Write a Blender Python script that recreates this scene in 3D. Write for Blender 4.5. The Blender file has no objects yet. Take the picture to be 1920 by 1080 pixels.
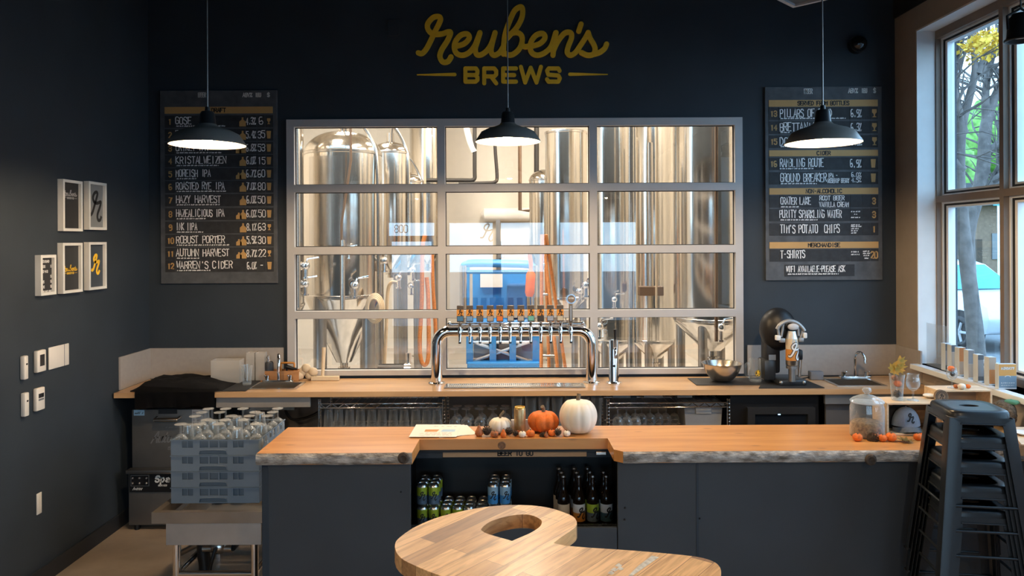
import bpy, bmesh, math, random
from mathutils import Vector, Matrix, Quaternion, noise
random.seed(7)
PI = math.pi
SC = bpy.context.scene
COL = SC.collection

# ------------------------------------------------------------------ camera
FPX, EYE, ROLL = 1400.0, 2.0, 0.0052          # focal length in pixels of a 1920 px wide frame, eye height, slight roll
cam_data = bpy.data.cameras.new('camera')
cam_data.sensor_width = 36.0
cam_data.lens = FPX / 1920.0 * 36.0
cam_data.shift_y = -88.0 / 1920.0
cam_data.clip_start = 0.05
cam_data.clip_end = 300
cam = bpy.data.objects.new('camera', cam_data)
COL.objects.link(cam)
cam.location = (0, 0, EYE)
cam.rotation_euler = (Matrix.Rotation(PI / 2, 4, 'X') @ Matrix.Rotation(-ROLL, 4, 'Z')).to_euler()
SC.camera = cam

# ------------------------------------------------------------------ view, sky
SC.view_settings.view_transform = 'Standard'
SC.view_settings.look = 'None'
SC.view_settings.gamma = 1.0
SC.view_settings.use_curve_mapping = False
SC.view_settings.exposure = 0.15
SC.cycles.max_bounces = 10
SC.cycles.diffuse_bounces = 4
SC.cycles.glossy_bounces = 5
SC.cycles.transparent_max_bounces = 24
SC.cycles.transmission_bounces = 8
SC.cycles.sample_clamp_indirect = 4.0
SC.cycles.caustics_reflective = False
SC.cycles.caustics_refractive = False

world = bpy.data.worlds.new('sky')
SC.world = world
world.use_nodes = True
wn = world.node_tree
wn.nodes.clear()
w_out = wn.nodes.new('ShaderNodeOutputWorld')
w_bg = wn.nodes.new('ShaderNodeBackground')
w_tc = wn.nodes.new('ShaderNodeTexCoord')
w_sep = wn.nodes.new('ShaderNodeSeparateXYZ')
w_ramp = wn.nodes.new('ShaderNodeValToRGB')
w_ramp.color_ramp.elements[0].position = 0.0
w_ramp.color_ramp.elements[0].color = (0.50, 0.77, 1.0, 1)
w_ramp.color_ramp.elements[1].position = 0.7
w_ramp.color_ramp.elements[1].color = (0.36, 0.66, 1.0, 1)
w_bg.inputs['Strength'].default_value = 5.4
wn.links.new(w_tc.outputs['Generated'], w_sep.inputs[0])
wn.links.new(w_sep.outputs['Z'], w_ramp.inputs[0])
wn.links.new(w_ramp.outputs[0], w_bg.inputs['Color'])
wn.links.new(w_bg.outputs[0], w_out.inputs[0])


def light(name, kind, loc, power, color, size=0.1, rot=(0, 0, 0), size_y=None, portal=False, parent=None):
    d = bpy.data.lights.new(name, kind)
    d.energy = power
    d.color = color
    if kind == 'AREA':
        d.size = size
        if size_y:
            d.shape = 'RECTANGLE'
            d.size_y = size_y
        if portal:
            d.cycles.is_portal = True
    elif kind == 'POINT':
        d.shadow_soft_size = size
    elif kind == 'SPOT':
        d.shadow_soft_size = size
    o = bpy.data.objects.new(name, d)
    COL.objects.link(o)
    o.location = loc
    o.rotation_euler = rot
    if parent:
        o.parent = parent
    return o


# daylight openings (sampling portals for the sky, they add no light of their own)
light('window_portal', 'AREA', (3.16, 3.2, 2.3), 1, (1, 1, 1), 4.5, (0, PI / 2, 0), 2.5, portal=True)
light('storefront_portal', 'AREA', (0, -4.1, 1.25), 1, (1, 1, 1), 5.4, (PI / 2, 0, 0), 2.4, portal=True)
WARM = (1.0, 0.70, 0.40)
# the brewhouse ceiling lamps behind the glazed wall
for bx in (-2.2, 0.2, 2.6):
    for by in (7.2, 10.4):
        light('brewhouse_light', 'AREA', (bx, by, 5.1), 200, (1.0, 0.88, 0.72), 0.5, (0, 0, 0), 1.6)

# ------------------------------------------------------------------ geometry helpers


def unroll(px, py):
    dx, dy = px - 960.0, py - 452.0
    return dx - dy * ROLL, dy + dx * ROLL


def P(px, py, Y):
    """The point at distance Y seen at a photograph pixel."""
    u, v = unroll(px, py)
    return Vector((u * Y / FPX, Y, EYE - v * Y / FPX))


def LW(px, py, X=-2.77):
    """The point on the wall plane X seen at a photograph pixel."""
    u, v = unroll(px, py)
    Y = X * FPX / u
    return Vector((X, Y, EYE - v * Y / FPX))


class B:
    """Collects shapes into one bmesh."""

    def __init__(self):
        self.bm = bmesh.new()
        self.mi = 0

    def _f(self, vs, mi=None):
        try:
            f = self.bm.faces.new(vs)
            f.material_index = self.mi if mi is None else mi
            return f
        except ValueError:
            return None

    def box(self, c, s, rot=None, bev=0.0, seg=2):
        b2 = bmesh.new()
        bmesh.ops.create_cube(b2, size=1.0)
        bmesh.ops.scale(b2, vec=Vector(s), verts=b2.verts)
        if bev > 0:
            bmesh.ops.bevel(b2, geom=list(b2.edges), offset=bev, segments=seg, profile=0.5, affect='EDGES')
        m = Matrix.Translation(Vector(c))
        if rot is not None:
            m = m @ (rot.to_matrix().to_4x4() if hasattr(rot, 'to_matrix') else rot)
        return self.merge(b2, m)

    def b(self, x0, x1, y0, y1, z0, z1, bev=0.0, seg=2):
        return self.box(((x0 + x1) / 2, (y0 + y1) / 2, (z0 + z1) / 2), (abs(x1 - x0), abs(y1 - y0), abs(z1 - z0)), None, bev, seg)

    def merge(self, b2, m=Matrix()):
        vm = {}
        for v in b2.verts:
            vm[v] = self.bm.verts.new(m @ v.co)
        for f in b2.faces:
            self._f([vm[v] for v in f.verts])
        b2.free()
        return self

    def tube(self, pts, r, n=10, cap=True, closed=False):
        pts = [Vector(p) for p in pts]
        k = len(pts)
        rs = r if isinstance(r, (list, tuple)) else [r] * k
        tang = []
        for i in range(k):
            if closed:
                t = pts[(i + 1) % k] - pts[i - 1]
            else:
                t = pts[min(i + 1, k - 1)] - pts[max(i - 1, 0)]
            tang.append(t.normalized() if t.length > 1e-9 else Vector((0, 0, 1)))
        ref = Vector((0, 0, 1)) if abs(tang[0].z) < 0.9 else Vector((1, 0, 0))
        nrm = (ref - tang[0] * ref.dot(tang[0])).normalized()
        rings = []
        for i in range(k):
            if i:
                nrm = (nrm - tang[i] * nrm.dot(tang[i]))
                if nrm.length < 1e-6:
                    nrm = tang[i].orthogonal()
                nrm.normalize()
            bi = tang[i].cross(nrm)
            rings.append([self.bm.verts.new(pts[i] + (nrm * math.cos(2 * PI * j / n) + bi * math.sin(2 * PI * j / n)) * rs[i]) for j in range(n)])
        for i in range(k if closed else k - 1):
            a, c = rings[i], rings[(i + 1) % k]
            for j in range(n):
                self._f([a[j], a[(j + 1) % n], c[(j + 1) % n], c[j]])
        if cap and not closed:
            self._f(list(reversed(rings[0])))
            self._f(rings[-1])
        return self

    def cyl(self, p0, p1, r0, r1=None, n=16):
        return self.tube([p0, p1], [r0, r0 if r1 is None else r1], n)

    def lathe(self, prof, n=24, c=(0, 0, 0), rot=None, rmod=None):
        """prof: list of (radius, z)."""
        c = Vector(c)
        rings = []
        for (r, z) in prof:
            if r < 1e-6:
                p = Vector((0, 0, z))
                rings.append([self.bm.verts.new(c + (rot @ p if rot else p))])
            else:
                ring = []
                for j in range(n):
                    a = 2 * PI * j / n
                    rr = r * (rmod(a, z) if rmod else 1.0)
                    p = Vector((rr * math.cos(a), rr * math.sin(a), z))
                    ring.append(self.bm.verts.new(c + (rot @ p if rot else p)))
                rings.append(ring)
        for a, d in zip(rings, rings[1:]):
            if len(a) == 1 and len(d) == 1:
                continue
            for j in range(n):
                j2 = (j + 1) % n
                if len(a) == 1:
                    self._f([a[0], d[j2], d[j]])
                elif len(d) == 1:
                    self._f([a[j], a[j2], d[0]])
                else:
                    self._f([a[j], a[j2], d[j2], d[j]])
        return self

    def ball(self, c, r, n=16, m=10, sc=(1, 1, 1), fn=None):
        c = Vector(c)
        rows = []
        for i in range(m + 1):
            th = PI * i / m
            if i in (0, m):
                p = Vector((0, 0, math.cos(th)))
                p = p * (fn(p) if fn else 1)
                rows.append([self.bm.verts.new(c + Vector((p.x * sc[0], p.y * sc[1], p.z * sc[2])) * r)])
                continue
            row = []
            for j in range(n):
                a = 2 * PI * j / n
                p = Vector((math.sin(th) * math.cos(a), math.sin(th) * math.sin(a), math.cos(th)))
                p = p * (fn(p) if fn else 1)
                row.append(self.bm.verts.new(c + Vector((p.x * sc[0], p.y * sc[1], p.z * sc[2])) * r))
            rows.append(row)
        for a, d in zip(rows, rows[1:]):
            for j in range(n):
                j2 = (j + 1) % n
                if len(a) == 1:
                    self._f([a[0], d[j], d[j2]])
                elif len(d) == 1:
                    self._f([a[j], d[0], a[j2]])
                else:
                    self._f([a[j], d[j], d[j2], a[j2]])
        return self

    def prism(self, poly, h0, h1, fn=None):
        """poly: 2-D points; fn(x, y, h) -> 3-D point (default x, y, z=h)."""
        fn = fn or (lambda x, y, h: (x, y, h))
        lo = [self.bm.verts.new(fn(x, y, h0)) for x, y in poly]
        hi = [self.bm.verts.new(fn(x, y, h1)) for x, y in poly]
        self._f(list(reversed(lo)))
        self._f(hi)
        k = len(poly)
        for i in range(k):
            self._f([lo[i], lo[(i + 1) % k], hi[(i + 1) % k], hi[i]])
        return self

    def perf(self, x0, x1, z0, z1, y0, y1, holes=(), fn=None):
        """A wall in the XZ plane (thickness y0..y1) with rectangular holes (xa, xb, za, zb)."""
        fn = fn or (lambda x, y, z: (x, y, z))
        xs = sorted({x0, x1} | {min(max(v, x0), x1) for h in holes for v in h[:2]})
        zs = sorted({z0, z1} | {min(max(v, z0), z1) for h in holes for v in h[2:]})
        def solid(i, j):
            if i < 0 or j < 0 or i >= len(xs) - 1 or j >= len(zs) - 1:
                return False
            cx, cz = (xs[i] + xs[i + 1]) / 2, (zs[j] + zs[j + 1]) / 2
            return not any(h[0] < cx < h[1] and h[2] < cz < h[3] for h in holes)
        cache = {}
        def V(i, k, j):
            key = (i, k, j)
            if key not in cache:
                cache[key] = self.bm.verts.new(fn(xs[i], (y0, y1)[k], zs[j]))
            return cache[key]
        for i in range(len(xs) - 1):
            for j in range(len(zs) - 1):
                if not solid(i, j):
                    continue
                self._f([V(i, 0, j), V(i + 1, 0, j), V(i + 1, 0, j + 1), V(i, 0, j + 1)])
                self._f([V(i, 1, j), V(i, 1, j + 1), V(i + 1, 1, j + 1), V(i + 1, 1, j)])
                if not solid(i - 1, j):
                    self._f([V(i, 0, j), V(i, 0, j + 1), V(i, 1, j + 1), V(i, 1, j)])
                if not solid(i + 1, j):
                    self._f([V(i + 1, 0, j), V(i + 1, 1, j), V(i + 1, 1, j + 1), V(i + 1, 0, j + 1)])
                if not solid(i, j - 1):
                    self._f([V(i, 0, j), V(i, 1, j), V(i + 1, 1, j), V(i + 1, 0, j)])
                if not solid(i, j + 1):
                    self._f([V(i, 0, j + 1), V(i + 1, 0, j + 1), V(i + 1, 1, j + 1), V(i, 1, j + 1)])
        return self

    def ribbon(self, pts, w, fn, taper=None):
        """A flat stroke of width w along 2-D points, mapped to 3-D by fn(x, y)."""
        k = len(pts)
        L, R = [], []
        for i in range(k):
            p = Vector(pts[i])
            a = Vector(pts[max(i - 1, 0)])
            d = Vector(pts[min(i + 1, k - 1)])
            t = d - a
            t = t.normalized() if t.length > 1e-9 else Vector((1, 0))
            if i == 0:
                p = p - t * w * 0.4
            if i == k - 1:
                p = p + t * w * 0.4
            n = Vector((-t.y, t.x))
            ww = w / 2 * (taper(i / max(k - 1, 1)) if taper else 1.0)
            if 0 < i < k - 1:
                t1 = (Vector(pts[i]) - a)
                t1 = t1.normalized() if t1.length > 1e-9 else t
                cs = max(0.5, abs(t.dot(t1)))
                ww = ww / cs
            L.append(self.bm.verts.new(fn(*(p + n * ww))))
            R.append(self.bm.verts.new(fn(*(p - n * ww))))
        for i in range(k - 1):
            self._f([R[i], R[i + 1], L[i + 1], L[i]])
        return self

    def stroke(self, pts, w, y0, y1, fn, n=10, taper=None, rise=0.0):
        """A solid round-ended stroke: fn(x, y, h) -> 3-D."""
        k = len(pts)
        Lp, Rp = [], []
        for i in range(k):
            p = Vector(pts[i])
            t = Vector(pts[min(i + 1, k - 1)]) - Vector(pts[max(i - 1, 0)])
            t = t.normalized() if t.length > 1e-9 else Vector((1, 0))
            nn = Vector((-t.y, t.x))
            ww = w / 2 * (taper(i / max(k - 1, 1)) if taper else 1.0)
            Lp.append(p + nn * ww)
            Rp.append(p - nn * ww)
        def cap(pc, t, ww):
            out = []
            nn = Vector((-t.y, t.x))
            for j in range(1, 6):
                a = PI * j / 6
                out.append(pc + nn * (ww * math.cos(a)) + t * (ww * math.sin(a)))
            return out
        t1 = (Vector(pts[-1]) - Vector(pts[-2])).normalized()
        t0 = (Vector(pts[0]) - Vector(pts[1])).normalized()
        w1 = w / 2 * (taper(1.0) if taper else 1)
        w0 = w / 2 * (taper(0.0) if taper else 1)
        c1 = [self.bm.verts.new(fn(p.x, p.y, y1 + rise)) for p in cap(Vector(pts[-1]), t1, w1)]
        c1b = [self.bm.verts.new(fn(p.x, p.y, y0)) for p in cap(Vector(pts[-1]), t1, w1)]
        c0 = [self.bm.verts.new(fn(p.x, p.y, y1)) for p in cap(Vector(pts[0]), t0, w0)]
        c0b = [self.bm.verts.new(fn(p.x, p.y, y0)) for p in cap(Vector(pts[0]), t0, w0)]
        Lt = [self.bm.verts.new(fn(p.x, p.y, y1 + rise * i / k)) for i, p in enumerate(Lp)]
        Rt = [self.bm.verts.new(fn(p.x, p.y, y1 + rise * i / k)) for i, p in enumerate(Rp)]
        Lb = [self.bm.verts.new(fn(p.x, p.y, y0)) for p in Lp]
        Rb = [self.bm.verts.new(fn(p.x, p.y, y0)) for p in Rp]
        for i in range(k - 1):
            self._f([Rt[i], Rt[i + 1], Lt[i + 1], Lt[i]])
            self._f([Lb[i], Lb[i + 1], Lt[i + 1], Lt[i]])
            self._f([Rt[i], Rt[i + 1], Rb[i + 1], Rb[i]])
        self._f([Lt[-1]] + c1 + [Rt[-1]])
        self._f([Rt[0]] + c0 + [Lt[0]])
        for ring_t, ring_b in (([Lt[-1]] + c1 + [Rt[-1]], [Lb[-1]] + c1b + [Rb[-1]]), ([Rt[0]] + c0 + [Lt[0]], [Rb[0]] + c0b + [Lb[0]])):
            for i in range(len(ring_t) - 1):
                self._f([ring_t[i], ring_t[i + 1], ring_b[i + 1], ring_b[i]])
        return self


def smooth_path(pts, sub=6, closed=False):
    """Catmull-Rom through the points (any dimension)."""
    P_ = [Vector(p) for p in pts]
    k = len(P_)
    out = []
    for i in range(k if closed else k - 1):
        p0 = P_[i - 1] if (i > 0 or closed) else P_[0]
        p1 = P_[i]
        p2 = P_[(i + 1) % k]
        p3 = P_[(i + 2) % k] if (closed or i + 2 < k) else P_[-1]
        for s in range(sub):
            t = s / sub
            out.append(0.5 * ((2 * p1) + (p2 - p0) * t + (2 * p0 - 5 * p1 + 4 * p2 - p3) * t * t + (3 * p1 - p0 - 3 * p2 + p3) * t ** 3))
    if not closed:
        out.append(P_[-1])
    return out


def obj(name, b, mats, parent=None, smooth=None, loc=None, kind=None):
    me = bpy.data.meshes.new(name)
    bmesh.ops.recalc_face_normals(b.bm, faces=b.bm.faces) if smooth is not False else None
    b.bm.to_mesh(me)
    b.bm.free()
    for m in (mats if isinstance(mats, (list, tuple)) else [mats]):
        me.materials.append(m)
    if smooth:
        me.polygons.foreach_set('use_smooth', [True] * len(me.polygons))
        me.set_sharp_from_angle(angle=math.radians(smooth if smooth is not True else 40))
    o = bpy.data.objects.new(name, me)
    COL.objects.link(o)
    if parent is not None:
        o.parent = parent
    if loc is not None:
        o.location = loc
    if kind:
        o['kind'] = kind
    return o


def tag(o, label, cat, group=None):
    o['label'] = label
    o['category'] = cat
    if group:
        o['group'] = group
    elif 'group' in o:
        del o['group']
    return o


def thing(name, label, cat, loc=(0, 0, 0), rz=0.0, group=None):
    o = bpy.data.objects.new(name, None)
    o.empty_display_size = 0.05
    COL.objects.link(o)
    o.location = loc
    o.rotation_euler = (0, 0, rz)
    return tag(o, label, cat, group)


KIDS = {}


def kids(o):
    return [c for c in bpy.data.objects if c.parent == o]


def dup(src, label, loc, rz=0.0, group=None, rot=None):
    r = src.copy()
    COL.objects.link(r)
    r.location = loc
    r.rotation_euler = rot if rot is not None else (0, 0, rz)
    tag(r, label, src['category'], group or src.get('group'))
    for ch in kids(src):
        c = ch.copy()
        COL.objects.link(c)
        c.parent = r
        for g in kids(ch):
            d = g.copy()
            COL.objects.link(d)
            d.parent = c
    return r


# ------------------------------------------------------------------ materials


def lin(c):
    """sRGB 0-255 -> linear."""
    return tuple(((v / 255) / 12.92 if v / 255 <= 0.04045 else ((v / 255 + 0.055) / 1.055) ** 2.4) for v in c)


class Mat:
    def __init__(self, name):
        self.m = bpy.data.materials.new(name)
        self.m.use_nodes = True
        self.nt = self.m.node_tree
        self.bsdf = self.nt.nodes['Principled BSDF']
        self.out = self.nt.nodes['Material Output']

    def n(self, t, **kw):
        x = self.nt.nodes.new(t)
        for k, v in kw.items():
            if k in x.inputs:
                x.inputs[k].default_value = v
            else:
                setattr(x, k, v)
        return x

    def l(self, a, b):
        self.nt.links.new(a, b)


def mat(name, col, rough=0.5, metal=0.0, var=0.08, scale=8.0, bump=0.0, bscale=60.0, spec=0.5, stretch=None, coat=0.0, emit=None, estr=0.0, dark=None):
    """A procedural surface: colour with noise variation, optional bump."""
    k = Mat(name)
    b = k.bsdf
    b.inputs['Roughness'].default_value = rough
    b.inputs['Metallic'].default_value = metal
    b.inputs['Specular IOR Level'].default_value = spec
    if coat:
        b.inputs['Coat Weight'].default_value = coat
        b.inputs['Coat Roughness'].default_value = 0.1
    tc = k.n('ShaderNodeTexCoord')
    mp = k.n('ShaderNodeMapping')
    if stretch:
        mp.inputs['Scale'].default_value = stretch
    k.l(tc.outputs['Object'], mp.inputs[0])
    nz = k.n('ShaderNodeTexNoise', Scale=scale, Detail=4.0)
    k.l(mp.outputs[0], nz.inputs['Vector'])
    rp = k.n('ShaderNodeValToRGB')
    d = dark or tuple(max(0, c * (1 - var)) for c in col)
    rp.color_ramp.elements[0].position = 0.3
    rp.color_ramp.elements[1].position = 0.7
    rp.color_ramp.elements[0].color = (*d, 1)
    rp.color_ramp.elements[1].color = (*[min(1, c * (1 + var)) for c in col], 1)
    k.l(nz.outputs['Fac'], rp.inputs[0])
    k.l(rp.outputs[0], b.inputs['Base Color'])
    if bump:
        nb = k.n('ShaderNodeTexNoise', Scale=bscale, Detail=3.0)
        k.l(mp.outputs[0], nb.inputs['Vector'])
        bp = k.n('ShaderNodeBump', Strength=bump, Distance=0.01)
        k.l(nb.outputs['Fac'], bp.inputs['Height'])
        k.l(bp.outputs[0], b.inputs['Normal'])
    if emit:
        b.inputs['Emission Color'].default_value = (*emit, 1)
        b.inputs['Emission Strength'].default_value = estr
    return k.m


def mat_glass(name, tint=(1, 1, 1), ior=1.5, rough=0.0, haze=0.0, haze_col=(0.8, 0.85, 0.9), edge=0.0):
    """Thin clear glass: see-through with a Fresnel reflection and an optional haze; edge darkens/lightens rims."""
    k = Mat(name)
    k.nt.nodes.remove(k.bsdf)
    tr = k.n('ShaderNodeBsdfTransparent')
    tr.inputs[0].default_value = (*tint, 1)
    gl = k.n('ShaderNodeBsdfGlossy', Roughness=rough)
    fr = k.n('ShaderNodeFresnel', IOR=ior)
    geo = k.n('ShaderNodeNewGeometry')
    inv = k.n('ShaderNodeMath', operation='SUBTRACT')
    inv.inputs[0].default_value = 1.0
    k.l(geo.outputs['Backfacing'], inv.inputs[1])
    fm = k.n('ShaderNodeMath', operation='MULTIPLY')
    k.l(fr.outputs[0], fm.inputs[0])
    k.l(inv.outputs[0], fm.inputs[1])
    mx = k.n('ShaderNodeMixShader')
    k.l(fm.outputs[0], mx.inputs[0])
    k.l(tr.outputs[0], mx.inputs[1])
    k.l(gl.outputs[0], mx.inputs[2])
    last = mx
    if haze or edge:
        df = k.n('ShaderNodeBsdfDiffuse')
        df.inputs[0].default_value = (*haze_col, 1)
        m2 = k.n('ShaderNodeMixShader')
        if edge:
            lw = k.n('ShaderNodeLayerWeight', Blend=0.25)
            ma = k.n('ShaderNodeMath', operation='MULTIPLY_ADD')
            ma.inputs[1].default_value = edge
            ma.inputs[2].default_value = haze
            k.l(lw.outputs['Facing'], ma.inputs[0])
            k.l(ma.outputs[0], m2.inputs[0])
        else:
            m2.inputs[0].default_value = haze
        k.l(mx.outputs[0], m2.inputs[1])
        k.l(df.outputs[0], m2.inputs[2])
        last = m2
    k.l(last.outputs[0], k.out.inputs[0])
    return k.m


def mat_wood(name, c0, c1, rough=0.35, stretch=(1.2, 14, 14), scale=2.2, knots=True, coat=0.25, knot_col=(0.16, 0.07, 0.03)):
    k = Mat(name)
    b = k.bsdf
    b.inputs['Roughness'].default_value = rough
    b.inputs['Coat Weight'].default_value = coat
    b.inputs['Coat Roughness'].default_value = 0.18
    tc = k.n('ShaderNodeTexCoord')
    mp = k.n('ShaderNodeMapping')
    mp.inputs['Scale'].default_value = stretch
    k.l(tc.outputs['Object'], mp.inputs[0])
    nz = k.n('ShaderNodeTexNoise', Scale=scale, Detail=6.0, Distortion=0.6)
    k.l(mp.outputs[0], nz.inputs['Vector'])
    rp = k.n('ShaderNodeValToRGB')
    rp.color_ramp.elements[0].position = 0.32
    rp.color_ramp.elements[1].position = 0.68
    rp.color_ramp.elements[0].color = (*c0, 1)
    rp.color_ramp.elements[1].color = (*c1, 1)
    k.l(nz.outputs['Fac'], rp.inputs[0])
    last = rp.outputs[0]
    if knots:
        mp2 = k.n('ShaderNodeMapping')
        mp2.inputs['Scale'].default_value = (4.0, 11.0, 11.0)
        k.l(tc.outputs['Object'], mp2.inputs[0])
        vo = k.n('ShaderNodeTexVoronoi', Scale=1.0)
        k.l(mp2.outputs[0], vo.inputs['Vector'])
        r2 = k.n('ShaderNodeValToRGB')
        r2.color_ramp.elements[0].position = 0.05
        r2.color_ramp.elements[1].position = 0.14
        r2.color_ramp.elements[0].color = (1, 1, 1, 1)
        r2.color_ramp.elements[1].color = (0, 0, 0, 1)
        k.l(vo.outputs['Distance'], r2.inputs[0])
        mx = k.n('ShaderNodeMixRGB')
        mu = k.n('ShaderNodeMath', operation='MULTIPLY')
        mu.inputs[1].default_value = 0.55
        k.l(r2.outputs[0], mu.inputs[0])
        k.l(mu.outputs[0], mx.inputs[0])
        k.l(last, mx.inputs[1])
        mx.inputs[2].default_value = (*knot_col, 1)
        last = mx.outputs[0]
    k.l(last, b.inputs['Base Color'])
    return k.m


def mat_planks(name, ang, width, length):
    """Butcher-block planks of mixed timber, running at an angle in the XY plane."""
    k = Mat(name)
    b = k.bsdf
    b.inputs['Roughness'].default_value = 0.44
    b.inputs['Coat Weight'].default_value = 0.2
    b.inputs['Coat Roughness'].default_value = 0.22
    tc = k.n('ShaderNodeTexCoord')
    mp = k.n('ShaderNodeMapping')
    mp.inputs['Rotation'].default_value = (0, 0, -ang)
    k.l(tc.outputs['Object'], mp.inputs[0])
    br = k.n('ShaderNodeTexBrick', Scale=1.0)
    br.inputs['Brick Width'].default_value = length
    br.inputs['Row Height'].default_value = width
    br.inputs['Mortar Size'].default_value = 0.0009
    br.inputs['Mortar'].default_value = (0.12, 0.055, 0.02, 1)
    br.inputs['Color1'].default_value = (0, 0, 0, 1)
    br.inputs['Color2'].default_value = (1, 1, 1, 1)
    br.offset = 0.37
    k.l(mp.outputs[0], br.inputs['Vector'])
    rp = k.n('ShaderNodeValToRGB')
    e = rp.color_ramp.elements
    e[0].position = 0.0
    e[0].color = (0.26, 0.12, 0.05, 1)
    e[1].position = 1.0
    e[1].color = (0.78, 0.45, 0.18, 1)
    for p, c in ((0.10, (0.34, 0.17, 0.075, 1)), (0.22, (0.74, 0.43, 0.18, 1)), (0.7, (0.84, 0.52, 0.24, 1)), (0.88, (0.64, 0.37, 0.16, 1))):
        x = e.new(p)
        x.color = c
    k.l(br.outputs['Color'], rp.inputs[0])
    mp2 = k.n('ShaderNodeMapping')
    mp2.inputs['Rotation'].default_value = (0, 0, -ang)
    mp2.inputs['Scale'].default_value = (3, 28, 28)
    k.l(tc.outputs['Object'], mp2.inputs[0])
    # the grain uses rotation first, so rotate through a second mapping
    nz = k.n('ShaderNodeTexNoise', Scale=2.0, Detail=5.0, Distortion=0.7)
    mp3 = k.n('ShaderNodeMapping')
    mp3.inputs['Scale'].default_value = (3, 30, 30)
    k.l(mp.outputs[0], mp3.inputs[0])
    k.l(mp3.outputs[0], nz.inputs['Vector'])
    r2 = k.n('ShaderNodeValToRGB')
    r2.color_ramp.elements[0].position = 0.3
    r2.color_ramp.elements[1].position = 0.6
    r2.color_ramp.elements[0].color = (0.50, 0.40, 0.34, 1)
    r2.color_ramp.elements[1].color = (1, 1, 1, 1)
    k.l(nz.outputs['Fac'], r2.inputs[0])
    mx = k.n('ShaderNodeMixRGB', blend_type='MULTIPLY')
    mx.inputs[0].default_value = 0.8
    k.l(rp.outputs[0], mx.inputs[1])
    k.l(r2.outputs[0], mx.inputs[2])
    # dark heartwood streaks that stay inside single planks
    md = k.n('ShaderNodeMapping')
    md.inputs['Scale'].default_value = (2.2, 13, 13)
    k.l(mp.outputs[0], md.inputs[0])
    nd = k.n('ShaderNodeTexNoise', Scale=1.0, Detail=5.0, Distortion=0.3)
    k.l(md.outputs[0], nd.inputs['Vector'])
    rd = k.n('ShaderNodeValToRGB')
    rd.color_ramp.elements[0].position = 0.61
    rd.color_ramp.elements[1].position = 0.68
    rd.color_ramp.elements[0].color = (0, 0, 0, 1)
    rd.color_ramp.elements[1].color = (0.75, 0.75, 0.75, 1)
    k.l(nd.outputs['Fac'], rd.inputs[0])
    ms = k.n('ShaderNodeMixRGB')
    k.l(rd.outputs[0], ms.inputs[0])
    k.l(mx.outputs[0], ms.inputs[1])
    ms.inputs[2].default_value = (0.20, 0.095, 0.04, 1)
    mz = k.n('ShaderNodeMixRGB')
    k.l(br.outputs['Fac'], mz.inputs[0])
    k.l(ms.outputs[0], mz.inputs[1])
    mz.inputs[2].default_value = (0.14, 0.06, 0.025, 1)
    k.l(mz.outputs[0], b.inputs['Base Color'])
    return k.m


M = {}
M['navy'] = mat('navy_paint', (0.026, 0.036, 0.048), 0.62, var=0.10, scale=3, bump=0.04, bscale=220, spec=0.35)
M['navy_panel'] = mat('navy_panel', (0.031, 0.038, 0.046), 0.5, var=0.12, scale=2.5, bump=0.03, bscale=160)
M['ceiling'] = mat('ceiling_paint', (0.012, 0.014, 0.018), 0.8)
M['beige'] = mat('beige_paint', (0.34, 0.295, 0.25), 0.7, var=0.05, bump=0.03, bscale=200)
M['reveal'] = mat('pale_paint', (0.70, 0.70, 0.69), 0.6, var=0.04)
M['backsplash'] = mat('grey_laminate', (0.36, 0.33, 0.305), 0.45, var=0.04, scale=40)
M['frame_grey'] = mat('frame_grey', (0.46, 0.46, 0.47), 0.45, var=0.04)
M['frame_white'] = mat('frame_white', (0.80, 0.84, 0.86), 0.4, var=0.03)
M['mullion'] = mat('mullion_brown', (0.20, 0.155, 0.12), 0.5)
M['gasket'] = mat('black_gasket', (0.012, 0.012, 0.013), 0.6)
M['floor'] = mat('concrete_floor', (0.38, 0.305, 0.235), 0.38, var=0.22, scale=3.0, bump=0.03, bscale=30, coat=0.15)
M['base'] = mat('dark_rubber_base', (0.018, 0.021, 0.026), 0.5)
M['pane'] = mat_glass('window_pane', (0.97, 0.985, 1.0), 1.5)
M['brew_pane'] = mat_glass('partition_pane', (0.95, 0.95, 0.95), 2.25)
M['glassware'] = mat_glass('glassware', (0.93, 0.945, 0.95), 1.8, 0.03, haze=0.025, edge=0.36, haze_col=(0.85, 0.88, 0.9))
M['plastic_clear'] = mat_glass('clear_plastic', (0.93, 0.93, 0.93), 1.45, 0.15, haze=0.34, haze_col=(0.75, 0.72, 0.68))
M['brown_glass'] = mat('dark_bottle_glass', (0.012, 0.007, 0.004), 0.06, spec=0.6)
M['chrome'] = mat('chrome', (0.82, 0.80, 0.78), 0.08, 1.0, var=0.02)
M['steel'] = mat('stainless_steel', (0.62, 0.58, 0.53), 0.24, 1.0, var=0.07, scale=4, stretch=(6, 6, 0.4))
M['steel_tank'] = mat('brushed_tank_steel', (0.72, 0.675, 0.61), 0.15, 1.0, var=0.16, scale=3.0, stretch=(5, 5, 0.12), bump=0.10, bscale=5.0)
M['steel_dull'] = mat('dull_steel', (0.36, 0.34, 0.32), 0.38, 1.0, var=0.1, scale=6)
M['black'] = mat('black_plastic', (0.008, 0.008, 0.009), 0.42, spec=0.35)
M['black_metal'] = mat('black_enamel', (0.016, 0.018, 0.021), 0.34, 0.0, spec=0.6, var=0.12)
M['stool'] = mat('stool_black', (0.011, 0.014, 0.018), 0.32, 0.05, var=0.1, spec=0.5)
M['cloth_black'] = mat('black_cloth', (0.004, 0.004, 0.005), 0.9, var=0.2, bump=0.2, bscale=300, spec=0.25)
M['rubber'] = mat('black_rubber_mat', (0.014, 0.014, 0.015), 0.6, bump=0.1, bscale=200)
M['shade'] = mat('shade_enamel', (0.27, 0.255, 0.24), 0.40, 0.35, var=0.1)
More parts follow.
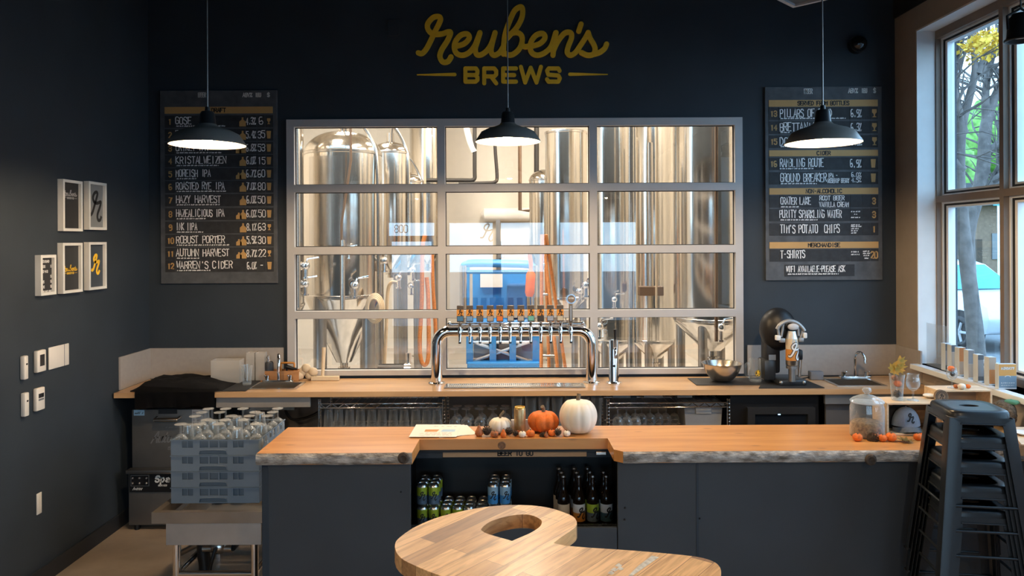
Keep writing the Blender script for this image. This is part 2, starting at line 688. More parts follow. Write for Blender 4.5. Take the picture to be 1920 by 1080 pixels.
M['white_enamel'] = mat('white_enamel', (0.85, 0.82, 0.76), 0.4, var=0.01)
M['bulb'] = mat('bulb_glow', (1, 0.9, 0.7), 0.5, emit=WARM, estr=1900.0)
M['gold'] = mat('gold_paint', (0.95, 0.58, 0.03), 0.5, var=0.05, scale=30)
M['tan'] = mat('tan_print', (0.52, 0.31, 0.11), 0.6, var=0.04)
M['board'] = mat('slate_board', (0.070, 0.078, 0.090), 0.65, var=0.25, scale=14)
M['slat'] = mat('charcoal_strip', (0.022, 0.024, 0.028), 0.7, var=0.3, scale=25)
M['chalk'] = mat('chalk_white', (0.88, 0.88, 0.88), 0.9, var=0.12, scale=60)
M['print_white'] = mat('white_print', (0.72, 0.72, 0.70), 0.7)
M['print_black'] = mat('black_print', (0.012, 0.012, 0.012), 0.6)
M['print_grey'] = mat('grey_print', (0.16, 0.17, 0.19), 0.7)
M['white'] = mat('white_plastic', (0.74, 0.70, 0.64), 0.45, var=0.02)
M['screen'] = mat('dark_screen', (0.03, 0.03, 0.033), 0.2)
M['paper'] = mat('white_paper', (0.80, 0.77, 0.72), 0.8, var=0.02)
M['bar_wood'] = mat_wood('bar_maple', (0.52, 0.225, 0.062), (0.66, 0.315, 0.10), 0.34, (1.0, 9, 9), 1.8)
M['counter_wood'] = mat_wood('counter_maple', (0.50, 0.29, 0.14), (0.64, 0.40, 0.205), 0.30, (0.9, 12, 12), 1.6, knots=False)
M['pine'] = mat_wood('pine_board', (0.60, 0.42, 0.25), (0.74, 0.56, 0.36), 0.55, (2, 20, 20), 2.5, knots=False, coat=0.0)
M['pine_dark'] = mat_wood('aged_pine', (0.20, 0.125, 0.07), (0.30, 0.20, 0.12), 0.6, (2, 20, 20), 2.5, knots=False, coat=0.0)
M['caddy_wood'] = mat_wood('caddy_wood', (0.42, 0.19, 0.07), (0.55, 0.27, 0.11), 0.5, (3, 16, 16), 2.0, knots=False, coat=0.1)
M['table_wood'] = mat_planks('table_planks', math.radians(52), 0.072, 1.1)
M['bark'] = mat('weathered_bark', (0.50, 0.48, 0.45), 0.85, var=0.1, scale=16, bump=1.0, bscale=45, stretch=(1, 1, 2.4), dark=(0.13, 0.11, 0.09))
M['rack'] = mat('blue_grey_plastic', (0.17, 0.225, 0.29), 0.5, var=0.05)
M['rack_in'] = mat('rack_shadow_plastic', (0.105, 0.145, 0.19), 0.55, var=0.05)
M['orange'] = mat('pumpkin_orange', (0.72, 0.16, 0.02), 0.7, var=0.2, scale=40, bump=0.25, bscale=150)
M['pumpkin_white'] = mat('pumpkin_cream', (0.78, 0.71, 0.60), 0.55, var=0.06, scale=10)
M['stem'] = mat('dry_stem', (0.16, 0.12, 0.08), 0.8, bump=0.4, bscale=100)
M['gourd'] = mat('brown_gourd', (0.34, 0.11, 0.035), 0.6, var=0.5, scale=50)
M['cone'] = mat('pine_cone_brown', (0.055, 0.035, 0.022), 0.8, var=0.5, scale=60, bump=0.3)
M['gold_can'] = mat('gold_foil', (0.50, 0.34, 0.17), 0.38, 0.7, var=0.15, scale=20, bump=0.3, bscale=40)
M['lime'] = mat('lime_label', (0.40, 0.50, 0.04), 0.4, 0.2, var=0.04)
M['slate_label'] = mat('slate_label', (0.10, 0.145, 0.20), 0.45, 0.1, var=0.25, scale=60)
M['sky_label'] = mat('sky_label', (0.34, 0.55, 0.72), 0.4, 0.2, var=0.04)
M['blue_label'] = mat('blue_label', (0.06, 0.27, 0.58), 0.4, 0.1, var=0.05)
M['pale_label'] = mat('pale_label', (0.52, 0.58, 0.62), 0.4, 0.2, var=0.04)
M['cream_label'] = mat('cream_label', (0.66, 0.54, 0.38), 0.6, var=0.06)
M['amber_label'] = mat('amber_label', (0.55, 0.22, 0.035), 0.5, var=0.06)
M['can_steel'] = mat('can_aluminium', (0.66, 0.65, 0.63), 0.28, 1.0, var=0.04)
M['lift_blue'] = mat('lift_blue_paint', (0.03, 0.22, 0.55), 0.4, var=0.08)
M['hose'] = mat('orange_hose', (0.62, 0.22, 0.06), 0.5, var=0.2, scale=60, bump=0.5, bscale=120)
M['cream_hose'] = mat('cream_hose', (0.66, 0.50, 0.33), 0.5)
M['brew_wall'] = mat('cream_wall', (0.70, 0.64, 0.55), 0.7, var=0.03)
M['pipe_dark'] = mat('dark_pipe', (0.022, 0.018, 0.015), 0.5)
M['pipe_brown'] = mat('brown_pipe', (0.16, 0.095, 0.055), 0.5)
M['leaf'] = mat('autumn_leaf', (0.50, 0.26, 0.03), 0.6, var=0.45, scale=30, dark=(0.30, 0.26, 0.03))
M['leaf_olive'] = mat('olive_leaf', (0.30, 0.20, 0.05), 0.7, var=0.3, scale=30)
M['denim'] = mat('grey_cap_cloth', (0.22, 0.255, 0.30), 0.85, var=0.08, scale=80, bump=0.15, bscale=500)
M['mesh_black'] = mat('cap_back_black', (0.012, 0.012, 0.013), 0.8)
M['straw'] = mat('straw_filling', (0.24, 0.15, 0.075), 0.85, var=0.7, scale=60, bump=0.8, bscale=90)
# ------------------------------------------------------------------ lettering: single-stroke letters on a 4 x 6 grid
GL = {
    'A': '002640 1232', 'B': '00063645443303 33424130 3000', 'C': '4536160501103041', 'D': '00062644422000', 'E': '46060040 0333',
    'F': '460600 0333', 'G': '4536160501103041432 3', 'H': '0600 4640 0343', 'I': '2620', 'J': '363120100 1', 'K': '0600 460340',
    'L': '060040', 'M': '0006234640', 'N': '00064046', 'O': '160501103041453616', 'P': '00063645443303', 'Q': '160501103041453616 2240',
    'R': '00063645443303 2340', 'S': '453616050433424130100 1', 'T': '0646 2620', 'U': '060110304146', 'V': '062046', 'W': '0610243046',
    'X': '0640 4600', 'Y': '0623 462320', 'Z': '06460040', '0': '160501103041453616', '1': '152620', '2': '05163645440040',
    '3': '0516364544334241301001 1333', '4': '30360242', '5': '460604344341301001', '6': '36160501103041423302', '7': '064610',
    '8': '13040516364544331302011030414233', '9': '10304145361605041344', '%': '0046 0616150506 3141403031', '-': '1333', '.': '2021',
    "'": '2625', '$': '453616050433424130100 1 2720', '?': '0516364523 2021', '/': '0046',
}


def glyph(ch):
    s = GL.get(ch, '')
    out = []
    # a blank splits strokes when the run before it holds whole points
    run = ''
    for part in s.split(' '):
        run += part
        if len(run) % 2 == 0 and run:
            out.append([(int(run[i]), int(run[i + 1])) for i in range(0, len(run), 2)])
            run = ''
    return out


def text(b, s, x, y, h, w, fn, width=None, cell=0.66, jit=0.0, align='l', gap=0.30):
    """Strokes for the string s into bmesh b: h cap height, w stroke width, cell letter width / height."""
    adv = h * cell
    n = len(s)
    total = n * adv * (1 + gap) - adv * gap
    if width:
        k = width / total
        adv *= k
        total = width
    if align == 'c':
        x = x - total / 2
    elif align == 'r':
        x = x - total
    for i, ch in enumerate(s):
        gx = x + i * adv * (1 + gap)
        a = 1.0
        if ch in "I1.'":
            a = 0.8
        jx, jy, js = random.uniform(-jit, jit) * h, random.uniform(-jit, jit) * h, 1 + random.uniform(-jit, jit)
        for st in glyph(ch):
            pts = [(gx + jx + p[0] / 4 * adv, y + jy + p[1] / 6 * h * js) for p in st]
            b.ribbon(pts, w, fn)
    return total


def scribble(b, x0, x1, y, h, w, fn):
    """A line of writing too small to read."""
    x = x0
    while x < x1:
        n = random.randint(2, 6)
        pts = []
        for i in range(n * 2):
            pts.append((x, y + (h if i % 2 else 0) * random.uniform(0.4, 1)))
            x += h * 0.32
            if x > x1:
                break
        if len(pts) > 1:
            b.ribbon(pts, w, fn)
        x += h * 0.7


# the script strokes of the brewery sign, traced in sign units (1920 units = 400 photograph pixels)
SIGN = [
    [(118, 478), (150, 484), (188, 446), (228, 372), (266, 290), (300, 225), (318, 175), (300, 152), (250, 162), (204, 215), (206, 268), (250, 308), (330, 308), (385, 290), (408, 300), (378, 372), (330, 448), (312, 510), (338, 560), (384, 556), (412, 515)],
    [(452, 420), (530, 396), (576, 345), (556, 308), (500, 320), (455, 372), (442, 432), (462, 482), (514, 500), (574, 476), (622, 420), (650, 355), (672, 298)],
    [(672, 298), (648, 378), (630, 450), (648, 496), (694, 490), (744, 448), (780, 385), (808, 298)],
    [(808, 298), (786, 378), (772, 460), (796, 500), (846, 478), (884, 420)],
    [(884, 490), (886, 400), (900, 305), (940, 190), (985, 98), (1038, 66), (1056, 98), (1046, 170), (1000, 255), (940, 320), (892, 372)],
    [(905, 345), (950, 306), (1010, 298), (1048, 330), (1048, 392), (1018, 452), (964, 494), (912, 494), (884, 468)],
    [(1044, 398), (1074, 424), (1120, 416)],
    [(1130, 420), (1210, 396), (1256, 345), (1236, 306), (1180, 318), (1136, 370), (1122, 430), (1142, 482), (1192, 500), (1254, 478), (1312, 420), (1352, 300)],
    [(1356, 298), (1340, 380), (1328, 500)],
    [(1328, 470), (1372, 376), (1434, 302), (1486, 300), (1494, 345), (1466, 420), (1456, 474), (1484, 500), (1528, 478), (1580, 405), (1622, 340), (1644, 298)],
    [(1644, 298), (1662, 350), (1694, 405), (1706, 452), (1686, 494), (1634, 500), (1584, 478)],
    [(1686, 494), (1746, 476), (1792, 440), (1808, 402)],
    [(1580, 222), (1560, 284)],
]
BLOCK = [
    [(541, 737), (541, 618), (636, 618), (650, 640), (648, 664), (632, 678), (541, 678)], [(632, 678), (650, 698), (650, 722), (632, 737), (541, 737)],
    [(710, 752), (710, 618), (800, 618), (818, 640), (818, 672), (800, 690), (710, 690)], [(770, 690), (818, 752)],
    [(996, 618), (880, 618), (880, 737), (996, 737)], [(880, 678), (980, 678)],
    [(1040, 604), (1078, 745), (1128, 612), (1180, 745), (1220, 604)],
    [(1388, 640), (1376, 618), (1290, 618), (1274, 640), (1286, 674), (1376, 682), (1390, 708), (1376, 737), (1288, 737), (1274, 716)],
]
LOGO_R = smooth_path(SIGN[0], 5)


def logo_r(b, x, y, h, w, fn):
    """The looped letter mark, its height h, centred on x, y."""
    k = h / 420.0
    b.ribbon([((p.x - 265) * k + x, (356 - p.y) * k + y) for p in LOGO_R], w, fn)


def logo_script(b, x, y, wd, fn, sw=46):
    """The whole brewery mark at a small size, centred on x, y."""
    k = wd / 1720.0
    for st in SIGN:
        b.ribbon([((p.x - 960) * k + x, (400 - p.y) * k + y) for p in smooth_path(st, 3)], sw * k, fn)
    for st in BLOCK:
        b.ribbon([((p[0] - 960) * k + x, (400 - p[1]) * k + y) for p in st], 36 * k, fn)
    b.ribbon([((p - 960) * k + x, (400 - 675) * k + y) for p in (105, 455)], 22 * k, fn)
    b.ribbon([((p - 960) * k + x, (400 - 675) * k + y) for p in (1470, 1822)], 22 * k, fn)


def text_on(b, s, *a, **k):
    text(b, s, *a, **k)
# ------------------------------------------------------------------ the room
XL, XR, YB, ZC, YF = -2.77, 2.93, 5.70, 4.30, -4.0
WX0, WX1, WZ0, WZ1 = -1.71, 1.755, 0.985, 2.932       # the glazed opening of the back wall


def struct(name, b, m, parent=None, smooth=None):
    o = obj(name, b, m, parent, smooth)
    if parent is None:
        o['kind'] = 'structure'
    return o


struct('floor', B().b(-3.1, 3.4, YF - 0.15, YB + 0.15, -0.1, 0), M['floor'])
struct('ceiling', B().b(-3.1, 3.4, YF - 0.15, YB + 0.15, ZC, ZC + 0.1), M['ceiling'])
struct('wall_left', B().b(XL - 0.15, XL, YF, YB + 0.15, 0, ZC), M['navy'])
b = B()
b.perf(XL, 3.4, 0, ZC, YB, YB + 0.15, [(WX0 + 0.01, WX1 - 0.01, WZ0 + 0.01, WZ1 - 0.01)])
struct('wall_back', b, M['navy'])
# window wall on the street side
WIN = (1.0, 5.40, 1.09, 3.51)
SWAP = lambda x, y, z: (y, x, z)
b = B()
b.perf(YF, YB, 0, 3.68, XR, XR + 0.22, [WIN], fn=SWAP)
struct('wall_right', b, M['beige'])
struct('trim_1', B().b(XR - 0.012, XR + 0.22, YF, YB, 3.68, ZC), M['ceiling'])
b = B()
FRONT = [(-2.62, -1.55, 0.02, 2.43), (-1.35, -0.35, 0.3, 2.43), (-0.28, 0.72, 0.3, 2.43), (0.95, 1.75, 0.3, 2.43), (1.82, 2.62, 0.3, 2.43)]
b.perf(-3.0, 3.4, 0, ZC, YF - 0.15, YF, FRONT)
struct('wall_front', b, M['navy'])
struct('baseboard_left', B().b(XL, XL + 0.012, YF, 5.66, 0, 0.10), M['base'])
struct('baseboard_back', B().b(XL + 0.012, XR, YB - 0.012, YB, 0, 0.10), M['base'])

# back-wall panels above the counter
b = B().b(XL, WX0 - 0.035, YB - 0.012, YB, 0.966, 1.197)
b.b(XL, XL + 0.012, 5.25, YB - 0.012, 0.966, 1.197)
struct('trim_2', b, M['backsplash'])
b = B().b(WX1 + 0.035, XR, YB - 0.012, YB, 0.966, 1.197)
b.b(XR - 0.012, XR, 5.34, YB - 0.012, 0.966, 1.197)
struct('trim_3', b, M['backsplash'])
struct('trim_4', B().b(WX0 - 0.2, WX1 + 0.2, YB - 0.012, YB, 0.1, 0.96), mat('grey_wall_panel', (0.15, 0.15, 0.152), 0.6))

# the glazed partition to the brewhouse
FR = 0.057
cols = [(-1.71, -0.535), (-0.535, 0.620), (0.620, 1.755)]
zs = [0.985, 1.446, 1.934, 2.407, 2.932]
holes = []
panes = []
for (xa, xb) in cols:
    for i in range(4):
        za, zb = zs[i], zs[i + 1]
        x0 = xa + (FR if xa == cols[0][0] else FR / 2)
        x1 = xb - (FR if xb == cols[2][1] else FR / 2)
        z0 = za + (0.04 if i == 0 else FR / 2)
        z1 = zb - (FR if i == 3 else FR / 2)
        holes.append((x0, x1, z0, z1))
        panes.append((x0, x1, z0, z1))
w1 = struct('window_1', B().perf(-1.71, 1.755, 0.985, 2.932, YB - 0.03, YB + 0.05, holes), M['frame_grey'])
for (x0, x1, z0, z1) in panes:
    obj('pane', B().b(x0 - 0.004, x1 + 0.004, YB + 0.020, YB + 0.026, z0 - 0.004, z1 + 0.004), M['brew_pane'], w1)
    g = B()
    g.perf(x0, x1, z0, z1, YB + 0.012, YB + 0.020, [(x0 + 0.006, x1 - 0.006, z0 + 0.006, z1 - 0.006)])
    obj('gasket', g, M['gasket'], w1)

# street window: casing reveal, sill, frames, panes
XG = 3.06
struct('trim_5', B().perf(1.0, 5.40, 1.09, 3.51, XR - 0.002, XG, [(1.012, 5.388, 1.102, 3.498)], fn=SWAP), M['reveal'])
struct('trim_6', B().b(2.865, 3.11, 1.0, 5.388, 1.065, 1.102, 0.004), M['frame_white'])
YS = [1.012, 1.75, 2.49, 3.23, 3.97, 4.665, 5.388]
hh = []
for a, c in zip(YS, YS[1:]):
    y0 = a + (0.02 if a != YS[0] else 0.045)
    y1 = c - (0.02 if c != YS[-1] else 0.012)
    hh += [(y0, y1, 1.15, 2.262), (y0, y1, 2.308, 3.44)]
w2 = struct('window_2', B().perf(1.012, 5.388, 1.102, 3.498, XG, XG + 0.035, hh, fn=SWAP), M['mullion'])
for (y0, y1, z0, z1) in hh:
    g = B().perf(y0, y1, z0, z1, XG + 0.035, XG + 0.085, [(y0 + 0.014, y1 - 0.014, z0 + 0.012, z1 - 0.012)], fn=SWAP)
    obj('sash', g, M['frame_white'], w2)
    g = B().perf(y0 + 0.014, y1 - 0.014, z0 + 0.012, z1 - 0.012, XG + 0.045, XG + 0.075, [(y0 + 0.03, y1 - 0.03, z0 + 0.026, z1 - 0.026)], fn=SWAP)
    obj('gasket', g, M['gasket'], w2)
    g = B().perf(y0 + 0.03, y1 - 0.03, z0 + 0.026, z1 - 0.026, XG + 0.05, XG + 0.10, [(y0 + 0.055, y1 - 0.055, z0 + 0.04, z1 - 0.04)], fn=SWAP)
    obj('inner_sash', g, M['frame_white'], w2)
    obj('pane', B().b(XG + 0.082, XG + 0.088, y0 + 0.05, y1 - 0.05, z0 + 0.036, z1 - 0.036), M['pane'], w2)

# storefront behind the camera: its daylight shows as a reflection in the partition
for i, (x0, x1, z0, z1) in enumerate(FRONT):
    if i == 0:
        hs = [(x0 + 0.06, x1 - 0.06, 2.12, 2.39), (x0 + 0.12, x1 - 0.12, 0.25, 2.0)]
        s = struct('door_1', B().perf(x0, x1, z0, z1, YF - 0.10, YF - 0.04, hs), M['mullion'])
    else:
        hs = [(x0 + 0.05, x1 - 0.05, z0 + 0.05, z1 - 0.05)]
        s = struct('window_%d' % (i + 2), B().perf(x0, x1, z0, z1, YF - 0.10, YF - 0.04, hs), M['mullion'])
    for (a, c, d, e) in hs:
        obj('pane', B().b(a - 0.004, c + 0.004, YF - 0.073, YF - 0.067, d - 0.004, e + 0.004), M['pane'], s)
    g = B()
    if i == 0:
        text(g, '800', -2.30, 2.19, 0.15, 0.016, lambda x, y: (x, YF - 0.062, y), align='c', cell=0.5)
        obj('house_number', g, M['print_grey'], s)
    if i == 1:
        logo_r(g, -0.52, 2.18, 0.36, 0.03, lambda x, y: (x, YF - 0.062, y))
        obj('decal', g, M['print_grey'], s)
# pavement and street outside
struct('street', B().b(-30, 60, -40, 70, -0.16, -0.12), mat('asphalt', (0.13, 0.135, 0.14), 0.8, var=0.2, scale=2))
# ------------------------------------------------------------------ the brewhouse behind the glass
BX0, BX1, BY1, BZ1 = -4.6, 3.05, 14.0, 5.4
struct('floor', B().b(BX0, BX1, YB + 0.15, BY1, -0.1, 0.0), mat('brewhouse_floor', (0.46, 0.43, 0.39), 0.35, var=0.08, scale=2))
b = B()
b.b(BX0, BX1, BY1, BY1 + 0.1, 0, BZ1)
struct('wall_far', b, M['brew_wall'])
struct('wall_side', B().b(BX0 - 0.1, BX0, YB + 0.15, BY1 + 0.1, 0, BZ1), M['brew_wall'])
struct('wall_side', B().b(BX1, BX1 + 0.1, YB + 0.15, BY1 + 0.1, 0, BZ1), M['brew_wall'])
struct('ceiling', B().b(BX0 - 0.1, BX1 + 0.1, YB + 0.15, BY1 + 0.1, BZ1, BZ1 + 0.1), M['brew_wall'])


def valve(b, p, s=1.0, d=(0, -1, 0)):
    """A clamp valve: stub, collars, body and lever."""
    p = Vector(p)
    d = Vector(d)
    b.cyl(p, p + d * 0.09 * s, 0.022 * s, n=10)
    for q in (0.03, 0.085):
        b.cyl(p + d * (q - 0.006) * s, p + d * (q + 0.006) * s, 0.038 * s, n=12)
    c = p + d * 0.11 * s
    b.ball(c, 0.036 * s, 10, 8)
    b.tube([c, c + Vector((0.02, -0.01, 0.06)) * s, c + Vector((0.12, -0.02, 0.075)) * s], 0.010 * s, 8)
    b.cyl(c, c + Vector((0, 0, -0.11)) * s, 0.018 * s, n=10)
    b.cyl(c + Vector((0, 0, -0.11)) * s, c + Vector((0, 0, -0.095)) * s, 0.032 * s, n=12)


def tank(label, pxl, pxr, y_sh, y_bot, Y, dome=0.55, cone=0.55, legs=4, group='stainless tanks in the brewhouse', band=True, valves=(), jacket=False, top_pipe=True, leg_r=0.045):
    c = P((pxl + pxr) / 2, y_sh, Y)
    r = (pxr - pxl) / 2 * Y / FPX
    zt = c.z
    zb = max(0.55, P((pxl + pxr) / 2, y_bot, Y).z)
    t = thing('fermentation_tank', label, 'tank', (c.x, Y, 0), 0, group)
    h = r * dome
    prof = [(0.06, zt + h)] + [(r * math.sin(a), zt + h * math.cos(a)) for a in [PI / 2 * i / 9 for i in range(1, 10)]] + [(r, zb)]
    zc = max(0.32, zb - r * 2 * cone)
    prof += [(r * 0.985, zb - 0.02), (0.09, zc), (0.0, zc)]
    prof = [(0, zt + h)] + prof
    obj('vessel', B().lathe(prof, 56), M['steel_tank'], t, 35)
    if band:
        for z in (zt, zb + 0.02):
            b = B().lathe([(r + 0.001, z - 0.018), (r + 0.008, z - 0.012), (r + 0.008, z + 0.012), (r + 0.001, z + 0.018)], 56)
            obj('weld_band', b, M['steel'], t, 40)
    for i in range(legs):
        a = 2 * PI * (i + 0.5) / legs + 0.25
        x, y = math.cos(a) * r * 0.86, math.sin(a) * r * 0.86
        lb = B().cyl((x, y, 0.015), (x, y, zb + 0.03), leg_r, n=14)
        lb.cyl((x, y, 0), (x, y, 0.015), leg_r + 0.03, n=14)
        obj('leg', lb, M['steel_dull'], t, 40)
    b = B().cyl((0, 0, zc), (0, 0, zc - 0.12), 0.045, n=14)
    b.lathe([(0.05, zc - 0.06), (0.07, zc - 0.06), (0.07, zc - 0.075), (0.05, zc - 0.075)], 14)
    obj('outlet', b, M['steel'], t, 40)
    if top_pipe:
        obj('top_spout', B().cyl((0, 0, zt + h - 0.02), (0, 0, zt + h + 0.12), 0.05, n=14), M['steel'], t, 40)
        b = B()
        b.tube(smooth_path([(0.12 * r, -0.1, zt + h - 0.02), (0.2 * r, -0.12, zt + h + 0.2), (0.75 * r, -0.3 * r, zt + h * 0.75), (0.98 * r, -0.4 * r, zt - 0.2), (1.0 * r, -0.42 * r, zb)], 8), 0.022, 8)
        obj('top_pipe', b, M['steel'], t, 40)
    if jacket:
        # raised cooling-jacket plate and manway
        b = B()
        n = 14
        for i in range(n):
            pass
        arc = [(-2.35 + 1.0 * i / n) for i in range(n + 1)]
        za, zb2 = zt - 0.06, zt - 1.05
        o_, i_ = [], []
        for a in arc:
            o_.append((math.cos(a) * (r + 0.006), math.sin(a) * (r + 0.006)))
        for (p0, p1) in zip(o_, o_[1:]):
            vs = [b.bm.verts.new((p0[0], p0[1], zb2)), b.bm.verts.new((p1[0], p1[1], zb2)), b.bm.verts.new((p1[0], p1[1], za)), b.bm.verts.new((p0[0], p0[1], za))]
            b._f(vs)
        bmesh.ops.remove_doubles(b.bm, verts=b.bm.verts, dist=1e-5)
        bmesh.ops.solidify(b.bm, geom=list(b.bm.faces), thickness=0.005)
        obj('jacket_plate', b, M['steel'], t, 40)
    for (vx, vy, vs) in valves:
        b = B()
        q = P(vx, vy, Y - r * 0.9)
        ang = math.asin(max(-0.98, min(0.98, (q.x - c.x) / r)))
        p0 = Vector((math.sin(ang) * r * 0.97, -math.cos(ang) * r * 0.97, q.z))
        valve(b, p0, vs, (math.sin(ang) * 0.6, -math.cos(ang), 0))
        obj('valve', b, M['chrome'], t, 40)
    return t


tank('large domed steel fermenter with a jacket plate, beside the glazing edge', 572, 714, 290, 556, 8.7, 0.62, 0.86, 4, leg_r=0.075, valves=((664, 534, 1.3), (708, 490, 1.2), (655, 470, 0.8)), jacket=True)
tank('steel tank mostly hidden behind the window edge, outermost of the fermenters', 430, 566, 150, 575, 7.9, 0.5, 0.8, 4, leg_r=0.06, valves=((562, 500, 1.2), (560, 535, 1.1)))
tank('domed steel tank just behind the large jacketed fermenter', 696, 768, 288, 468, 10.2, 0.6, 0.5, 4, valves=((745, 520, 1.3),))
tank('shorter domed steel tank third in line from the jacketed fermenter', 732, 794, 342, 470, 11.4, 0.6, 0.5, 4, valves=((772, 505, 1.4), (770, 535, 1.2)))
tank('tall narrow steel tank standing behind the shortest domed tank', 768, 830, 170, 470, 12.9, 0.5, 0.4, 4, top_pipe=False)
tank('flat topped steel tank beside the white far wall and blue lift', 1022, 1100, 250, 560, 9.6, 0.12, 0.5, 4, top_pipe=False, valves=((1082, 545, 1.1),))
tank('small white domed tank half hidden behind the flat topped tank', 992, 1046, 338, 470, 12.3, 0.7, 0.4, 4, top_pipe=False)
tank('tall steel tank with thin pipes between the middle and outer glazing columns', 1106, 1186, 120, 640, 8.4, 0.4, 0.4, 4, valves=((1112, 536, 1.2), (1150, 560, 0.9), (1130, 610, 1.2)))
tank('tall steel tank between two larger tanks seen above the single tap column', 1186, 1262, 90, 640, 9.4, 0.4, 0.4, 4, top_pipe=False)
tank('widest steel tank with a rounded bottom seen above the steel bowl', 1262, 1402, 60, 600, 7.4, 0.4, 0.4, 4, top_pipe=False, valves=((1345, 610, 1.2),))

# pipes hanging down from the brewhouse ceiling
def pipe(label, pts, r, m, group=None, name='ceiling_pipe', fit=()):
    b = B().tube(pts, r, 12)
    o = obj(name, b, m, None, 40)
    for (p, rr, L) in fit:
        pass
    return tag(o, label, 'pipe', group)


Yp = 12.0
pipe('black elbowed pipe ending level behind the middle glazing column', smooth_path([P(890, 180, Yp), P(890, 240, Yp), P(890, 320, Yp), P(890, 334, Yp), P(884, 338, Yp), P(872, 338, Yp), P(800, 338, Yp)], 4), 0.032, M['pipe_dark'], 'pipes over the brewhouse')
pipe('black pipe bending at its foot beside the elbowed pipe', smooth_path([P(927, 180, Yp), P(928, 270, Yp), P(932, 330, Yp), P(928, 341, Yp), P(912, 343, Yp), P(860, 344, Yp)], 4), 0.028, M['pipe_dark'], 'pipes over the brewhouse')
pipe('brown straight pipe dropping in front of the white wall', [P(974, 120, Yp + 0.5), P(975, 394, Yp + 0.5), P(996, 395, Yp + 0.5)], 0.030, M['pipe_brown'], 'pipes over the brewhouse')
pipe('thick dark brown pipe behind the small white domed tank', [P(1006, 120, 12.6), P(1006, 330, 12.6)], 0.042, M['pipe_dark'], 'pipes over the brewhouse')
pipe('white flexible duct curling above the elbowed pipe', smooth_path([P(868, 180, Yp), P(872, 225, Yp), P(880, 262, Yp), P(889, 285, Yp)], 6), 0.05, M['paper'], 'pipes over the brewhouse')
pipe('orange brown pipe standing before the widest steel tank', [P(1343, 120, 6.6), P(1343, 588, 6.6), P(1343, 640, 6.6)], 0.016, M['pipe_brown'], 'pipes over the brewhouse')
pipe('pale vertical pipe in front of the tank above the single tap column', [P(1231, 120, 7.2), P(1231, 590, 7.2)], 0.011, M['cream_hose'], 'pipes over the brewhouse')
pipe('pale upright pipe standing behind the single tap column', [P(1183, 120, 7.6), P(1183, 700, 7.6)], 0.032, M['steel'], 'pipes over the brewhouse')
pipe('brown upright pipe crossing the domed tanks', [P(656, 150, 8.0), P(658, 300, 8.0), P(640, 420, 8.0), P(640, 585, 8.0)], 0.014, M['pipe_brown'], 'pipes over the brewhouse')
pipe('steel upright pipe in front of the jacketed fermenter', [P(643, 450, 7.9), P(643, 588, 7.9)], 0.022, M['steel'], 'pipes over the brewhouse')
pipe('thin pale drop pipe holding the looped orange hose', [Vector((P(797, 400, 9.2).x, 9.2, 5.39)), P(797, 442, 9.2)], 0.014, M['cream_hose'], 'pipes over the brewhouse')
# white insulated duct with rounded end
b = B().tube([P(904, 405, 13.872), P(908, 403, 13.872), P(1000, 402, 13.872)], [0.06, 0.125, 0.125], 16)
tag(obj('white_duct', b, M['paper'], None, 40), 'white round ended horizontal duct above the blue lift', 'duct')
# perforated strut and shelving far behind the lift
b = B()
q0, q1 = P(934, 412, 13.7), P(934, 640, 13.7)
b.b(q0.x - 0.04, q0.x + 0.04, 13.68, 13.72, 0, q0.z)
tag(obj('strut_post', b, M['steel_dull'], None), 'slim grey perforated post against the brewhouse far wall', 'post')
t = thing('storage_rack', 'pale storage rack standing behind the blue lift', 'rack', (P(985, 500, 13.2).x, 13.2, 0))
for sx in (-0.45, 0.45):
    obj('upright', B().b(sx - 0.03, sx + 0.03, -0.3, 0.3, 0, 2.0), M['steel_dull'], t)
for z in (0.5, 1.1, 1.7):
    obj('shelf_board', B().b(-0.45, 0.45, -0.3, 0.3, z - 0.03, z), M['pine'], t)
for i, (dx, z, w, h, m) in enumerate(((-0.2, 1.7, 0.35, 0.12, 'pine'), (0.2, 1.7, 0.3, 0.10, 'hose'), (0.18, 1.8, 0.24, 0.08, 'paper'), (-0.2, 1.1, 0.36, 0.2, 'paper'))):
    c = P(985, 500, 13.2).x
    tag(obj('carton', B().b(c + dx - w / 2, c + dx + w / 2, 13.0, 13.35, z + 0.001, z + h, 0.006), M[m], None),
        ['pine coloured carton on the upper board of the storage rack', 'orange carton on the upper board of the storage rack', 'white flat carton on top of the orange carton', 'white carton on the middle board of the storage rack'][i], 'carton', 'cartons on the storage rack')

# blue scissor lift
LY = 10.9
lo = P(936, 690, LY)
t = thing('scissor_lift', 'blue scissor lift parked behind the tap tower', 'lift', (lo.x, LY, 0))
def L(px, py, dy=0.0):
    p = P(px, py, LY)
    return Vector((p.x - lo.x, dy, p.z))
zb = L(936, 690).z
rail = B()
for dy in (-0.35, 0.55):
    rail.tube(smooth_path([L(871, 610, dy), L(871, 520, dy), L(872, 500, dy), L(880, 494, dy), L(936, 494, dy), L(990, 496, dy), L(1000, 504, dy), L(1001, 530, dy), L(1001, 612, dy)], 4), 0.045, 10)
rail.tube([L(876, 508, -0.35), L(996, 508, -0.35)], 0.028, 8)
obj('guard_rail', rail, M['lift_blue'], t, 40)
for px in (872, 1000):
    b = B().tube([L(px, 496, -0.38), L(px, 612, -0.38)], 0.05, 10)
    obj('rail_post', b, M['steel'], t, 40)
a, c = L(884, 512), L(988, 600)
obj('back_panel', B().b(a.x, c.x, 0.3, 0.36, c.z, a.z), M['lift_blue'], t)
b = B().b(a.x + 0.12, a.x + 0.45, 0.18, 0.30, L(0, 545).z, L(0, 515).z)
obj('control_box', b, M['white'], t)
